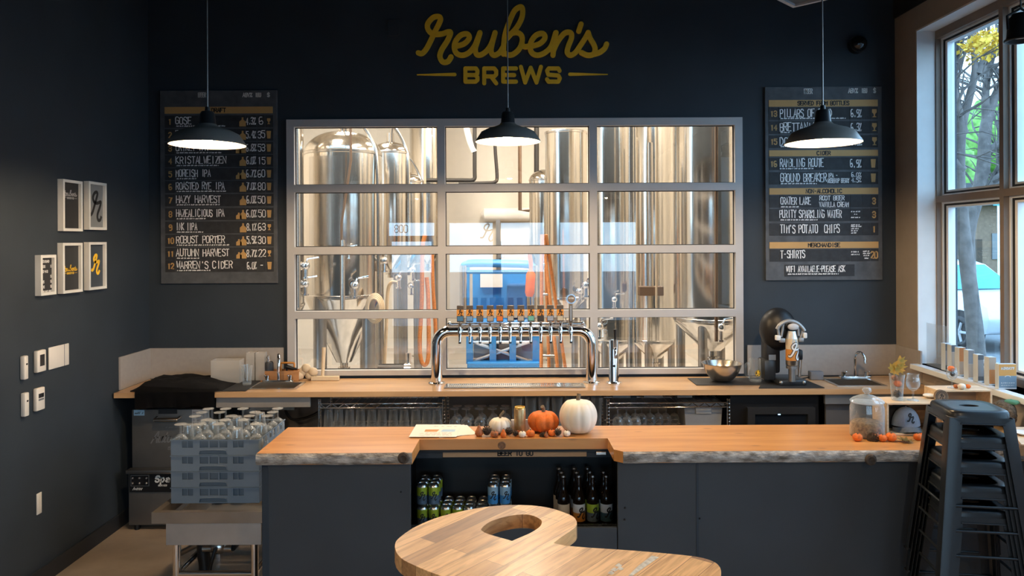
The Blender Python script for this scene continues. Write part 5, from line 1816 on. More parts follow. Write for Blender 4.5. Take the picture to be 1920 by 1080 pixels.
tag(obj('scrub_brush', B().tube([(p.x - 0.03, 5.605, CT + 0.10), (p.x + 0.01, 5.605, CT + 0.088), (p.x + 0.05, 5.605, CT + 0.083)], [0.016, 0.013, 0.006], 10).cyl((p.x - 0.03, 5.605, CT + 0.012), (p.x - 0.03, 5.605, CT + 0.10), 0.008), M['black'], None, 50), 'black scrubbing brush standing in the wooden caddy', 'brush')
# clear plastic boxes
def clear_box(label, pxa, pya, pxb, pyb, Y, dep, rz=0.0):
    a, c = P(pxa, pya, Y), P(pxb, pyb, Y)
    t = thing('clear_container', label, 'container', ((a.x + c.x) / 2, Y + dep / 2, CT + 0.007), rz, 'clear plastic containers by the bar sink')
    w, h = (c.x - a.x) / 2, max(0.05, a.z - CT - 0.007)
    b = B().perf(-w, w, -dep / 2, dep / 2, 0.0, h, [(-w + 0.004, w - 0.004, -dep / 2 + 0.004, dep / 2 - 0.004)], fn=lambda x, y, z: (x, z, y))
    obj('container_wall', b, M['plastic_clear'], t)
    obj('container_base', B().b(-w + 0.004, w - 0.004, -dep / 2 + 0.004, dep / 2 - 0.004, 0.001, 0.005), M['plastic_clear'], t)
    return t
clear_box('broad clear plastic container standing on the black mat', 395, 676, 449, 717, 5.46, 0.10, 0.0)
clear_box('tall clear plastic container beside the pint glass', 461, 661, 477, 712, 5.56, 0.06)
clear_box('tall clear plastic container next to the soap dispenser', 479, 661, 496, 712, 5.56, 0.06)
pint_glass('single clear pint glass in front of the clear containers', None, (P(463, 717, 5.40).x, 5.40, CT + 0.007), 0.95)
# black mat and piled dark cloth
tag(obj('bar_mat', B().prism([(P(370, 0, 5.2).x, 5.185), (P(458, 0, 5.2).x, 5.185), (P(487, 0, 5.6).x, 5.62), (P(380, 0, 5.6).x, 5.62)], CT + 0.0005, CT + MATZ), M['rubber'], None), 'black mat beneath the clear containers by the bar sink', 'mat')


def heap(name, label, cat, outline, zfun, m, under=0.0):
    """A soft pile: a height field over an oval footprint, closed below."""
    x0, x1, y0, y1 = outline
    b = B()
    nx, ny = 44, 26
    top = []
    for j in range(ny + 1):
        row = []
        for i in range(nx + 1):
            u, v = i / nx, j / ny
            row.append(b.bm.verts.new((x0 + (x1 - x0) * u, y0 + (y1 - y0) * v, zfun(u, v))))
        top.append(row)
    for j in range(ny):
        for i in range(nx):
            b._f([top[j][i], top[j][i + 1], top[j + 1][i + 1], top[j + 1][i]])
    ring = [top[0][i] for i in range(nx + 1)] + [top[j][nx] for j in range(1, ny + 1)] + [top[ny][i] for i in range(nx - 1, -1, -1)] + [top[j][0] for j in range(ny - 1, 0, -1)]
    low = [b.bm.verts.new((v.co.x, v.co.y, CT + 0.001)) for v in ring]
    for i in range(len(ring)):
        b._f([ring[i], ring[(i + 1) % len(ring)], low[(i + 1) % len(ring)], low[i]])
    return tag(obj(name, b, m, None, 60), label, cat)


def zc(u, v):
    e = min(1, u * 9) * min(1, (1 - u) * 3.2) * min(1, v * 7) * min(1, (1 - v) * 7)
    nn = noise.noise(Vector((u * 5, v * 4, 1.7))) * 0.022 + noise.noise(Vector((u * 14 + v * 6, v * 9, 4))) * 0.010
    return CT + 0.008 + max(0, e * (0.052 - 0.030 * max(0, u - 0.35)) + nn * e * 0.8)
heap('folded_cloth', 'heap of folded black cloth at the wall end of the back counter', 'cloth', (-2.66, -2.02, 5.19, 5.60), zc, M['cloth_black'])
# the part of the cloth that hangs over the counter's front
b = B()
n, k = 30, 12
g = []
xa, xb = P(248, 0, 5.13).x, P(398, 0, 5.13).x
for i in range(n + 1):
    u = i / n
    x = xa + (xb - xa) * u
    drop = 0.115 - 0.01 * u + 0.02 * noise.noise(Vector((u * 6, 0, 3)))
    col = []
    for j in range(k + 1):
        v = j / k
        fold = 0.012 * noise.noise(Vector((u * 12, v * 1.5, 8))) + 0.006 * math.sin(u * 40)
        if v < 0.3:
            y = 5.24 - (5.24 - 5.138) * v / 0.3
            z = CT + 0.012 + 0.03 * (1 - v / 0.3) * (1 - u)
        else:
            y = 5.138 + fold * (v - 0.3)
            z = CT + 0.012 - drop * (v - 0.3) / 0.7
        col.append(b.bm.verts.new((x, y - 0.004, z)))
    g.append(col)
for a, c in zip(g, g[1:]):
    for j in range(k):
        b._f([a[j], c[j], c[j + 1], a[j + 1]])
bmesh.ops.solidify(b.bm, geom=list(b.bm.faces), thickness=0.004)
tag(obj('draped_cloth', b, M['cloth_black'], None, 60), 'black cloth draped over the counter front above the dishwasher', 'cloth')
# pale things on the window ledge beside the caddy
p = P(571, 706, 5.60)
b = B()
for i in range(5):
    b.ball((p.x + 0.026 * i - 0.04, 5.60 + 0.01 * (i % 2), CT + 0.035 + 0.028 * (i % 3)), 0.036, 10, 8, (1, 0.8, 0.9), fn=lambda q: 1 + 0.25 * noise.noise(q * 3))
tag(obj('bar_towel', b, M['cream_label'], None, 60), 'crumpled cream towel on the counter beside the wooden caddy', 'towel')
p0, p1 = P(590, 706, 5.60), P(637, 706, 5.60)
t = thing('squeegee', 'cream squeegee lying along the foot of the glazing', 'squeegee', (p0.x, 5.60, CT))
obj('blade', B().b(-0.02, p1.x - p0.x, -0.03, 0.0, 0.001, 0.032, 0.003), M['cream_label'], t)
obj('handle', B().cyl((0.06, 0.0, 0.03), (0.062, 0.035, 0.24), 0.012, 0.016, 12), M['cream_label'], t, 40)

# ------------------------------------------------------------------ wire shelving and glass rows below the counter
def wire_unit(label, pxa, pxb, Y, ytop, shelf_z):
    a, c = P(pxa, ytop, Y), P(pxb, ytop, Y)
    t = thing('wire_shelf', label, 'shelving', ((a.x + c.x) / 2, Y, 0), 0, 'chrome wire shelves under the counter')
    hw = (c.x - a.x) / 2
    for sx in (-1, 1):
        for y in (0.0, 0.34):
            b = B().cyl((sx * hw, y, 0.001), (sx * hw, y, a.z + 0.03), 0.0125, n=12)
            for q in range(12):
                zz = a.z + 0.02 - q * 0.025
                b.lathe([(0.0127, zz - 0.002), (0.0137, zz), (0.0127, zz + 0.002)], 12, (sx * hw, y, 0))
            obj('post', b, M['chrome'], t, 40)
    for z in (a.z, shelf_z):
        h = 0.030
        b = B()
        for y in (0.0, 0.34):
            b.tube([(-hw, y, z), (hw, y, z)], 0.0046, 8)
            b.tube([(-hw, y, z - h), (hw, y, z - h)], 0.0046, 8)
            n = int(hw * 2 / 0.042)
            b.tube([(-hw + 2 * hw * i / n, y, z - (h if i % 2 else 0)) for i in range(n + 1)], 0.0040, 6)
        m = int(hw * 2 / 0.05)
        for i in range(1, m):
            x = -hw + 2 * hw * i / m
            b.tube([(x, 0, z + 0.001), (x, 0.34, z + 0.001)], 0.0024, 6)
        obj('wire_grate', b, M['chrome'], t, 50)
    return t


SZ = 0.665
wire_unit('chrome wire shelf of pint glasses left of the cooler notch', 599, 832, 5.22, 757, SZ)
wire_unit('chrome wire shelf holding the grey tub under the counter', 1140, 1366, 5.22, 756, SZ)
wire_unit('chrome wire shelf behind the pumpkins under the counter', 846, 1126, 5.24, 808.7, 0.35)
bpy.data.objects['wire_shelf']['label'] = 'chrome wire shelf of pint glasses nearest the dishwasher'
nn = ['first', 'second', 'third', 'fourth', 'fifth', 'sixth', 'seventh', 'eighth', 'ninth', 'tenth', 'eleventh', 'twelfth']
def place_glasses(kind, px0, px1, n, Y, rows, group, what, k=1.0, up=True, z=SZ + 0.0045):
    src = None
    for r in range(rows):
        for i in range(n):
            px = px0 + (px1 - px0) * i / max(1, n - 1)
            x = (px - 960) * (Y + 0.06) / FPX
            lab = '%s, %s from the dishwasher, %s row' % (what, nn[i], ('front', 'second', 'rear')[r])
            loc = (x + 0.012 * (r % 2) + random.uniform(-0.004, 0.004), Y + 0.055 + r * 0.092, z + (0 if up else 0.15 * k))
            if src is None:
                if kind == 'pint':
                    src = pint_glass(lab, group, loc, k, up, 0.92)
                else:
                    src = stem_glass('tulip_glass', lab, group, loc, k, up)
            else:
                dup(src, lab, loc, 0, group, rot=tuple(src.rotation_euler))
place_glasses('pint', 614, 818, 11, 5.23, 2, 'pint glasses on the wire shelf', 'clear pint glass on the wire shelf', 1.0, up=False)
place_glasses('stem', 850, 944, 5, 5.25, 2, 'stemmed glasses on the middle wire shelf', 'clear stemmed glass behind the small white pumpkin', 0.95, up=False)
place_glasses('pint', 968, 1118, 7, 5.25, 2, 'tall glasses on the middle wire shelf', 'tall clear glass behind the pumpkins', 1.45, up=True)
place_glasses('stem', 1157, 1190, 3, 5.23, 2, 'stemmed glasses beside the grey tub', 'clear stemmed glass beside the grey tub', 0.95, up=False)
place_glasses('stem', 1202, 1262, 5, 5.32, 1, 'stemmed glasses deep on the tub shelf', 'clear stemmed glass behind the grey tub row', 0.95, up=False)
# trays and bins above the wire shelf, grey tub below
tz = P(0, 756, 5.22).z + 0.005
def tray(name, label, cat, pxa, pxb, h, m, Y=5.26):
    a, c = P(pxa, 750, Y), P(pxb, 750, Y)
    w, d = (c.x - a.x) / 2, 0.11
    t = thing(name, label, cat, ((a.x + c.x) / 2, Y + d, tz))
    b = B().perf(-w, w, -d, d, 0.002, h, [(-w + 0.004, w - 0.004, -d + 0.004, d - 0.004)], fn=lambda x, y, z: (x, z, y))
    obj('tray_wall', b, m, t)
    obj('tray_base', B().b(-w, w, -d, d, 0.0, 0.002), m, t)
    obj('tray_lip', B().perf(-w - 0.006, w + 0.006, -d - 0.006, d + 0.006, h, h + 0.003, [(-w + 0.004, w - 0.004, -d + 0.004, d - 0.004)], fn=lambda x, y, z: (x, z, y)), m, t)
tray('steel_tray', 'shallow steel tray on top of the tub shelf', 'tray', 1149, 1186, 0.032, M['steel'])
tray('plastic_bin', 'clear ribbed bin on top of the tub shelf between tray and tub', 'bin', 1208, 1242, 0.036, M['plastic_clear'])
tray('plastic_bin', 'clear plain bin on top of the tub shelf above the grey tub', 'bin', 1270, 1298, 0.034, M['plastic_clear'])
GT = mat('grey_tub_plastic', (0.30, 0.32, 0.345), 0.45)
a, c = P(1284, 772, 5.24), P(1356, 772, 5.24)
t = thing('storage_tub', 'grey lidded plastic tub with a front handle on the wire shelf', 'tub', ((a.x + c.x) / 2, 5.24, SZ + 0.0045))
hw = (c.x - a.x) / 2
zt2 = P(0, 770, 5.24).z - SZ
b = B()
vs = []
b.prism([(-hw + 0.012, 0.0), (hw - 0.012, 0.0), (hw, zt2), (-hw, zt2)], 0.02, 0.26, fn=lambda x, y, h: (x, h, y))
obj('tub_body', b, GT, t)
obj('tub_lid', B().b(-hw - 0.012, hw + 0.012, 0.008, 0.272, zt2 + 0.0005, zt2 + 0.018, 0.006), GT, t, 40)
obj('handle_pocket', B().b(-0.055, 0.055, 0.010, 0.02, zt2 - 0.055, zt2 - 0.008, 0.004), mat('tub_handle', (0.42, 0.44, 0.46), 0.45), t, 40)

# ------------------------------------------------------------------ undercounter fridge
a, c = P(1372, 750, 5.19), P(1538, 750, 5.19)
t = thing('undercounter_fridge', 'black undercounter fridge with a grey framed glass door', 'fridge', (0, 0, 0))
obj('fridge_body', B().b(a.x, c.x, 5.22, 5.66, 0.02, CT - 0.045), M['black'], t)
obj('kick_plate', B().b(a.x + 0.02, c.x - 0.02, 5.24, 5.6, 0.0, 0.02), M['black'], t)
d0, d1 = P(1401, 764, 5.2), P(1527, 764, 5.2)
dr = obj('door', B().perf(d0.x, d1.x, 0.08, d0.z, 5.185, 5.218, [(d0.x + 0.05, d1.x - 0.05, 0.14, d0.z - 0.045)]), mat('door_grey', (0.055, 0.058, 0.062), 0.35, 0.6), t)
obj('door_glass', B().b(d0.x + 0.05, d1.x - 0.05, 5.2, 5.206, 0.14, d0.z - 0.045), mat('dark_door_glass', (0.01, 0.014, 0.02), 0.08, spec=0.8), dr)
p = P(1461, 777, 5.185)
obj('status_light', B().b(p.x - 0.008, p.x + 0.008, 5.181, 5.186, p.z - 0.003, p.z + 0.003), mat('blue_led', (0.3, 0.6, 1), 0.5, emit=(0.4, 0.75, 1.0), estr=2.5), dr)
# ------------------------------------------------------------------ autumn display on the bar
def pumpkin(label, loc, w, h, n, m, stem_h, group, depth=0.10, lean=0.0, cat='pumpkin'):
    t = thing('pumpkin', label, cat, loc, random.uniform(0, 1), group)
    def rm(a, z):
        return 1 - depth * (0.5 + 0.5 * math.cos(n * a)) ** 3
    r, hh = w / 2, h / 2
    prof = []
    for i in range(17):
        th = PI * (1 - i / 16)
        rr = r * math.sin(th) ** 0.75 if 0 < i < 16 else 0
        zz = hh + hh * math.cos(th) * (1.0 if abs(math.cos(th)) < 0.9 else 0.93)
        prof.append((rr, zz))
    z0 = min(z for _, z in prof)
    prof = [(a, z - z0) for a, z in prof]
    zt = prof[-1][1]
    obj('rind', B().lathe(prof, n * 8, rmod=rm), m, t, 70)
    if stem_h:
        obj('stem', B().tube(smooth_path([(0, 0, zt - 0.004), (0.1 * stem_h, 0, zt + 0.4 * stem_h), (0.35 * stem_h + lean, 0, zt + stem_h)], 4), [w * 0.075 + 0.002] + [w * 0.05 + 0.0012] * 7 + [w * 0.06 + 0.001], 8), M['stem'], t, 50)
    return t


G = 'autumn display on the bar'
BZ = BT + 0.0005
def bx(px, Y):
    return ((px - 960.0) * Y / FPX, Y, BZ)
pumpkin('largest white pumpkin standing over the notch in the bar', bx(1082.5, 4.17), 0.212, 0.195, 10, M['pumpkin_white'], 0.030, G, 0.05)
pumpkin('orange pumpkin of middle size beside the largest white pumpkin', bx(1017, 4.20), 0.178, 0.118, 8, M['orange'], 0.030, G, 0.14, -0.02)
pumpkin('flat white pumpkin of middle size beside the gold can', bx(936, 4.17), 0.128, 0.088, 10, M['pumpkin_white'], 0.036, G, 0.09, 0.012)
p = bx(973, 4.15)
t = thing('gold_can', 'gold foil covered can between the white and orange pumpkins', 'can', p, 0.3, G)
obj('can_body', B().lathe([(0, 0.002), (0.028, 0.0), (0.032, 0.006), (0.0325, 0.134), (0.028, 0.143), (0.026, 0.145), (0, 0.141)], 26, rmod=lambda a, z: 1 + 0.02 * noise.noise(Vector((math.cos(a) * 2, math.sin(a) * 2, z * 30)))), M['gold_can'], t, 50)
obj('can_rim', B().lathe([(0.0255, 0.1445), (0.028, 0.1445), (0.028, 0.149), (0.0255, 0.149)], 26), M['gold'], t, 40)
x, y, z = bx(974, 4.21)
tag(obj('white_card', B().b(x - 0.052, x + 0.052, 4.208, 4.214, z, z + 0.062).b(x - 0.052, x + 0.052, 4.2145, 4.2205, z, z + 0.062), M['paper'], None), 'white folded card standing behind the gold can', 'card')


def pine_cone(label, loc, r, rot, group=G):
    t = thing('pine_cone', label, 'pine cone', loc, 0, group)
    b = B().ball((0, 0, r * 0.75), r * 0.62, 10, 8, (1, 1, 1.2))
    k = 0
    for ring in range(6):
        zz = r * (0.18 + 0.26 * ring)
        rad = r * math.sin(PI * (0.22 + 0.66 * ring / 6)) * 0.95
        m = 9 if ring < 4 else 6
        for j in range(m):
            a = 2 * PI * (j + 0.5 * (ring % 2)) / m
            d = Vector((math.cos(a), math.sin(a), 0.35))
            base = Vector((math.cos(a) * rad * 0.55, math.sin(a) * rad * 0.55, zz - r * 0.06))
            tip = Vector((math.cos(a) * rad, math.sin(a) * rad, zz + r * 0.12))
            side = Vector((-math.sin(a), math.cos(a), 0)) * r * 0.20
            v = [b.bm.verts.new(base - side * 0.5), b.bm.verts.new(base + side * 0.5), b.bm.verts.new(tip + side), b.bm.verts.new(tip - side), b.bm.verts.new(base + Vector((0, 0, r * 0.18)))]
            b._f([v[0], v[1], v[2], v[3]])
            b._f([v[3], v[2], v[4]])
            b._f([v[0], v[3], v[4]])
            b._f([v[1], v[4], v[2]])
    o = obj('cone_scales', b, M['cone'], t)
    o.rotation_euler = rot
    o.location = (0, 0, r * 0.12 if rot[0] == 0 else r * 0.78)
    return t


YF2 = 4.085
pine_cone('dark pine cone nearest the stack of paper menus', bx(911, YF2 + 0.015), 0.030, (0, 0, 0))
pine_cone('dark pine cone leaning on the flat white pumpkin', bx(953, YF2 + 0.025), 0.024, (0, 0, 0))
pine_cone('small dark pine cone in front of the gold can', bx(964.5, YF2), 0.020, (0, 0, 0))
pine_cone('broad dark pine cone lying before the orange pumpkin', bx(1009, YF2), 0.026, (0, 1.4, 0))
pine_cone('dark pine cone between orange pumpkin and largest white pumpkin', bx(1044, YF2), 0.024, (0, 0, 0))


def gourd(label, loc, r, m, pear=0.0, m2=None, group=G, stem=True):
    t = thing('mini_pumpkin', label, 'pumpkin', loc, random.uniform(0, 6), group)
    if pear:
        prof = [(0, 0), (r * 0.6, r * 0.05), (r * 0.98, r * 0.6), (r * 0.9, r * 1.15), (r * 0.55, r * 1.75), (r * 0.38, r * 2.2), (r * 0.2, r * 2.45), (0, r * 2.48)]
        obj('rind', B().lathe(prof, 18), m, t, 70)
        zt = r * 2.45
    else:
        prof = [(0, r * 0.1), (r * 0.5, 0.0), (r * 0.9, r * 0.35), (r, r * 0.75), (r * 0.88, r * 1.2), (r * 0.5, r * 1.48), (0, r * 1.38)]
        obj('rind', B().lathe(prof, 32, rmod=lambda a, z: 1 - 0.10 * (0.5 + 0.5 * math.cos(8 * a)) ** 2), m, t, 70)
        zt = r * 1.38
    if stem:
        obj('stem', B().tube([(0, 0, zt - 0.003), (0.002, 0, zt + r * 0.4)], [r * 0.16, r * 0.12], 7), M['stem'], t, 50)
    return t


gourd('mottled brown pear shaped gourd at the menu end of the display', bx(896.5, YF2 + 0.01), 0.024, M['gourd'], 1)
gourd('mottled brown round gourd under the flat white pumpkin', bx(925, YF2 - 0.01), 0.022, M['gourd'])
gourd('small orange pear shaped gourd before the flat white pumpkin', bx(942, YF2 - 0.015), 0.0175, M['orange'], 1)
gourd('orange mini pumpkin directly before the gold can', bx(969, YF2 + 0.045), 0.018, M['orange'])
gourd('white mini pumpkin before the gold can', bx(977.5, YF2 - 0.012), 0.021, M['pumpkin_white'])
gourd('larger orange mini pumpkin beside the white mini pumpkin', bx(993, YF2), 0.024, M['orange'], 0)
gourd('little amber gourd before the orange pumpkin', bx(1022, YF2 - 0.02), 0.012, M['gourd'], 1)
gourd('orange mini pumpkin tucked under the orange pumpkin', bx(1033, YF2 + 0.01), 0.022, M['orange'])
gourd('white mini pumpkin beside the largest white pumpkin', bx(1061, YF2), 0.0205, M['pumpkin_white'])

# paper menus
def sheet(label, x, y, w, h, rz, z):
    o = obj('paper_menu', B().b(-w / 2, w / 2, -h / 2, h / 2, 0, 0.0014), M['paper'], None)
    o.location = (x, y, z)
    o.rotation_euler = (0, 0, rz)
    return tag(o, label, 'menu', 'paper menus on the bar')
sheet('lowest paper menu fanned furthest along the bar', -0.335, 4.205, 0.215, 0.22, 0.32, BZ)
sheet('second lowest paper menu of the fanned stack', -0.365, 4.210, 0.215, 0.23, 0.20, BZ + 0.0018)
sheet('second highest paper menu of the fanned stack', -0.41, 4.205, 0.215, 0.25, 0.08, BZ + 0.0036)
tp = sheet('topmost printed paper menu beside the bar notch', -0.435, 4.20, 0.26, 0.272, -0.02, BZ + 0.0054)
b = B()
Fm = lambda x, y: (x, y, 0.0017)
for k in range(4):
    scribble(b, -0.08 + 0.03 * (k % 2), 0.10, -0.11 + 0.018 * k, 0.010, 0.002, Fm)
scribble(b, -0.02, 0.115, 0.085, 0.016, 0.003, Fm)
obj('menu_lettering', b, M['print_grey'], tp)
b = B()
b._f([b.bm.verts.new(v) for v in ((-0.06, -0.03, 0.0016), (0.01, -0.03, 0.0016), (0.02, 0.02, 0.0016), (-0.06, 0.02, 0.0016))])
obj('menu_picture', b, M['amber_label'], tp)
b = B()
b._f([b.bm.verts.new(v) for v in ((0.03, -0.03, 0.0016), (0.11, -0.03, 0.0016), (0.11, 0.02, 0.0016), (0.04, 0.02, 0.0016))])
obj('menu_picture', b, M['sky_label'], tp)

# ------------------------------------------------------------------ jar, crates, cap at the window end
JY = 4.06
p = bx(1624, JY)
t = thing('glass_jar', 'lidded glass jar of brown straw on the bar before the crate', 'jar', p)
r = 0.0875
HJ = 0.183
obj('jar_glass', B().lathe(glass_profile([(r - 0.006, 0), (r, 0.006), (r, HJ - 0.028), (r * 0.93, HJ - 0.010), (r * 0.93, HJ)], 0.004), 36), M['glassware'], t, 50)
b = B().lathe([(0, 0.008), (r - 0.006, 0.008), (r - 0.006, 0.07), (r * 0.8, 0.082), (r * 0.4, 0.086), (0, 0.078)], 30, rmod=lambda a, z: 1 + 0.05 * noise.noise(Vector((math.cos(a) * 3, math.sin(a) * 3, z * 40))) if z > 0.07 else 1.0)
obj('straw_filling', b, M['straw'], t, 60)
obj('jar_lid', B().lathe([(0, HJ + 0.001), (r * 0.98, HJ + 0.001), (r * 1.0, HJ + 0.008), (r * 0.82, HJ + 0.022), (r * 0.45, HJ + 0.036), (0.012, HJ + 0.043), (0.012, HJ + 0.050), (0.022, HJ + 0.058), (0.024, HJ + 0.068), (0.016, HJ + 0.079), (0, HJ + 0.082)], 32), mat_glass('lid_glass', (0.88, 0.92, 0.95), 1.9, 0.06, haze=0.10, edge=0.4, haze_col=(0.7, 0.78, 0.82)), t, 50)


def crate(label, x0, x1, y0, y1, h, group):
    t = thing('wooden_crate', label, 'crate', ((x0 + x1) / 2, y0, BZ), 0, group)
    w, d, k = (x1 - x0) / 2, y1 - y0, 0.010
    obj('top_board', B().b(-w, w, 0, d, h - k, h, 0.0015, 1), M['pine'], t)
    obj('bottom_board', B().b(-w, w, 0, d, 0, k, 0.0015, 1), M['pine'], t)
    for s in (-1, 1):
        obj('side_board', B().b(s * w - (k if s > 0 else 0), s * w + (k if s < 0 else 0), 0, d, k, h - k), M['pine'], t)
    obj('back_board', B().b(-w + k, w - k, d - 0.006, d, k, h - k), M['pine_dark'], t)
    return t


GC = 'pine crates lying open on the bar'
crate('pine crate lying open around the grey cap', P(1659, 0, 4.06).x, P(1768, 0, 4.06).x, 4.06, 4.225, 0.178, GC)
crate('pine crate behind the stool stack with tiny pumpkins on top', P(1758, 0, 4.12).x, P(1861, 0, 4.12).x, 4.14, 4.275, 0.230, GC)
# the cap
p = P(1704, 800, 4.075)
t = thing('baseball_cap', 'grey cap with a black letter standing in the open crate', 'cap', (p.x + 0.012, 4.128, BZ + 0.0105), 0.0)
t.scale = (0.92, 0.75, 0.92)
def dome(p_):
    return 1.0
b = B()
n, m = 28, 12
rows = []
for i in range(m + 1):
    th = PI / 2 * i / m
    rows.append([b.bm.verts.new((0.081 * math.cos(a) * math.sin(th) ** 0.9 if i else 0, 0.075 * math.sin(a) * math.sin(th) ** 0.9 if i else 0, 0.034 + 0.108 * math.cos(th))) for a in [2 * PI * j / n for j in range(n)]] if i else [b.bm.verts.new((0, 0, 0.142))])
for a_, c_ in zip(rows, rows[1:]):
    for j in range(n):
        j2 = (j + 1) % n
        if len(a_) == 1:
            b._f([a_[0], c_[j], c_[j2]])
        else:
            b._f([a_[j], c_[j], c_[j2], a_[j2]])
obj('crown', b, M['denim'], t, 70)
b = B()
k = 18
g = []
for j in range(k + 1):
    a = PI + PI * j / k
    row = []
    for q in range(6):
        f = q / 5
        rr = 1 + 0.62 * f * math.sin(PI * j / k) ** 0.8
        x, y = 0.081 * math.cos(a) * (1 + 0.02 * f), 0.075 * math.sin(a) * rr
        row.append(b.bm.verts.new((x, y, 0.036 - 0.034 * f * (0.6 + 0.4 * (math.cos(a)) ** 2) - 0.012 * math.cos(a) ** 2)))
    g.append(row)
for a_, c_ in zip(g, g[1:]):
    for q in range(5):
        b._f([a_[q], c_[q], c_[q + 1], a_[q + 1]])
bmesh.ops.solidify(b.bm, geom=list(b.bm.faces), thickness=0.003)
obj('visor', b, M['denim'], t, 60)
obj('button', B().ball((0, 0, 0.142), 0.006, 10, 6), M['denim'], t, 60)
b = B()
def onc(x, z):
    zz = max(0.0, min(0.99, (z - 0.034) / 0.108))
    th = math.acos(zz)
    s = math.sin(th) ** 0.9
    xx = max(-0.99, min(0.99, x / (0.081 * s)))
    return (x, -0.075 * s * math.sqrt(1 - xx * xx) - 0.0015, z)
logo_r(b, 0.0, 0.086, 0.052, 0.0085, onc)
obj('letter_mark', b, M['mesh_black'], t)
t = thing('dark_cap', 'black mesh backed cap behind the grey cap in the crate', 'cap', (p.x + 0.012, 4.194, BZ + 0.0105))
obj('crown', B().ball((0, 0, 0.03), 0.1, 22, 12, (0.98, 0.2, 1.05), fn=lambda q: 1.0 if q.z > -0.25 else 0.25 / max(0.25, -q.z)), M['mesh_black'], t, 70)
obj('visor', B().prism([(-0.09, 0.0), (0.09, 0.0), (0.09, -0.012), (-0.09, -0.012)], 0.0, 0.008), M['mesh_black'], t)

# small orange pumpkins by the jar
G2 = 'mini pumpkins by the jar and crate'
for (px, Y, r, m, lab) in ((1606, 3.96, 0.026, 'orange', 'orange mini pumpkin alone in front of the glass jar'),
                           (1640, 3.975, 0.024, 'gourd', 'brownish mini pumpkin before the jar and crate corner'),
                           (1653, 3.95, 0.023, 'orange', 'orange mini pumpkin second from the cap visor'),
                           (1669, 3.955, 0.029, 'orange', 'largest orange mini pumpkin against the crate corner'),
                           (1719, 3.97, 0.023, 'orange', 'orange mini pumpkin at the far side of the cap'),
                           (1729, 3.985, 0.022, 'orange', 'orange mini pumpkin tucked between cap and stool stack'),
                           (1738, 4.0, 0.024, 'orange', 'orange mini pumpkin closest to the stool stack')):
    gourd(lab, bx(px, Y), r, M[m], 0, group=G2)
pine_cone('dark pine cone in front of the glass jar', bx(1624, 3.965), 0.034, (0, 1.3, 0), G2)


def leaf_shape(k, w=1.0):
    out = []
    lobes = [(0, -0.9), (0.12, -0.5), (0.55, -0.55), (0.42, -0.25), (0.95, -0.1), (0.6, 0.1), (0.8, 0.5), (0.4, 0.4), (0.3, 0.6), (0.0, 1.0)]
    pts = lobes + [(-x, y) for x, y in reversed(lobes[1:-1])]
    return [(x * k * w, y * k) for x, y in pts]


def leaf(name, label, loc, k, m, rot, group=None, curl=0.2):
    b = B()
    pts = leaf_shape(k)
    c = b.bm.verts.new((0, 0, 0.0))
    vs = [b.bm.verts.new((x, y, curl * (x * x + y * y) / k)) for x, y in pts]
    for i in range(len(vs)):
        b._f([c, vs[i], vs[(i + 1) % len(vs)]])
    bmesh.ops.solidify(b.bm, geom=list(b.bm.faces), thickness=0.0008)
    o = obj(name, b, m, None, 60)
    o.location = loc
    o.rotation_euler = rot
    return tag(o, label, 'leaf', group)


x, y, z = bx(1697, 3.93)
leaf('dry_leaf', 'olive brown dry leaf lying before the grey cap', (x, y, z + 0.004), 0.055, M['leaf_olive'], (0.05, 0.05, 1.2), None, 0.35)

# glasses on top of the first crate
CTZ = BZ + 0.179
x, y = P(1678, 0, 4.13).x, 4.13
o = pint_glass('tall glass vase holding autumn leaves on the crate', None, (x, y, CTZ), 0.96, True, 0.95)
o['category'] = 'vase'
gourd('orange mini pumpkin inside the glass vase', (x + 0.005, y, CTZ + 0.075), 0.022, M['orange'], 0, group='things in the vase', stem=False)
pine_cone('pine cone at the bottom of the glass vase', (x, y, CTZ + 0.011), 0.024, (0, 0, 0), 'things in the vase')
gourd('dark brown gourd behind the pumpkin in the vase', (x - 0.008, y + 0.008, CTZ + 0.108), 0.018, M['gourd'], 0, group='things in the vase', stem=False)
for i, (dx, dz, rx, ry, k, mm, lab) in enumerate(((-0.018, 0.172, 1.35, 0.3, 0.050, 'leaf', 'yellow leaf spreading over the vase rim nearest the sink'), (0.014, 0.178, 1.4, -0.25, 0.046, 'leaf', 'yellow brown leaf in the middle of the vase'), (0.022, 0.208, 1.45, -0.3, 0.044, 'leaf', 'topmost orange yellow leaf in the vase'), (0.0, 0.15, 1.2, 0.9, 0.036, 'leaf_olive', 'olive leaf low in the vase'))):
    leaf('vase_leaf', lab, (x + dx, y - 0.006 + 0.008 * i, CTZ + dz), k, M[mm], (rx, ry, 0.2 * i), 'things in the vase', 0.4)
stem_glass('tulip_glass', 'empty round stemmed glass standing on the crate beside the vase', None, (P(1708, 0, 4.12).x, 4.12, CTZ), 0.9)
x = P(1737, 0, 4.2).x
t = thing('white_dish', 'small white oval dish on the crate edge near the stool stack', 'dish', (x, 4.19, CTZ))
obj('dish_body', B().lathe([(0, 0.001), (0.020, 0.001), (0.033, 0.010), (0.034, 0.013), (0.030, 0.012), (0, 0.006)], 24), M['paper'], t, 60)
obj('dish_lid', B().lathe([(0.0325, 0.0132), (0.030, 0.018), (0.018, 0.022), (0, 0.023)], 24), M['frame_white'], t, 60)
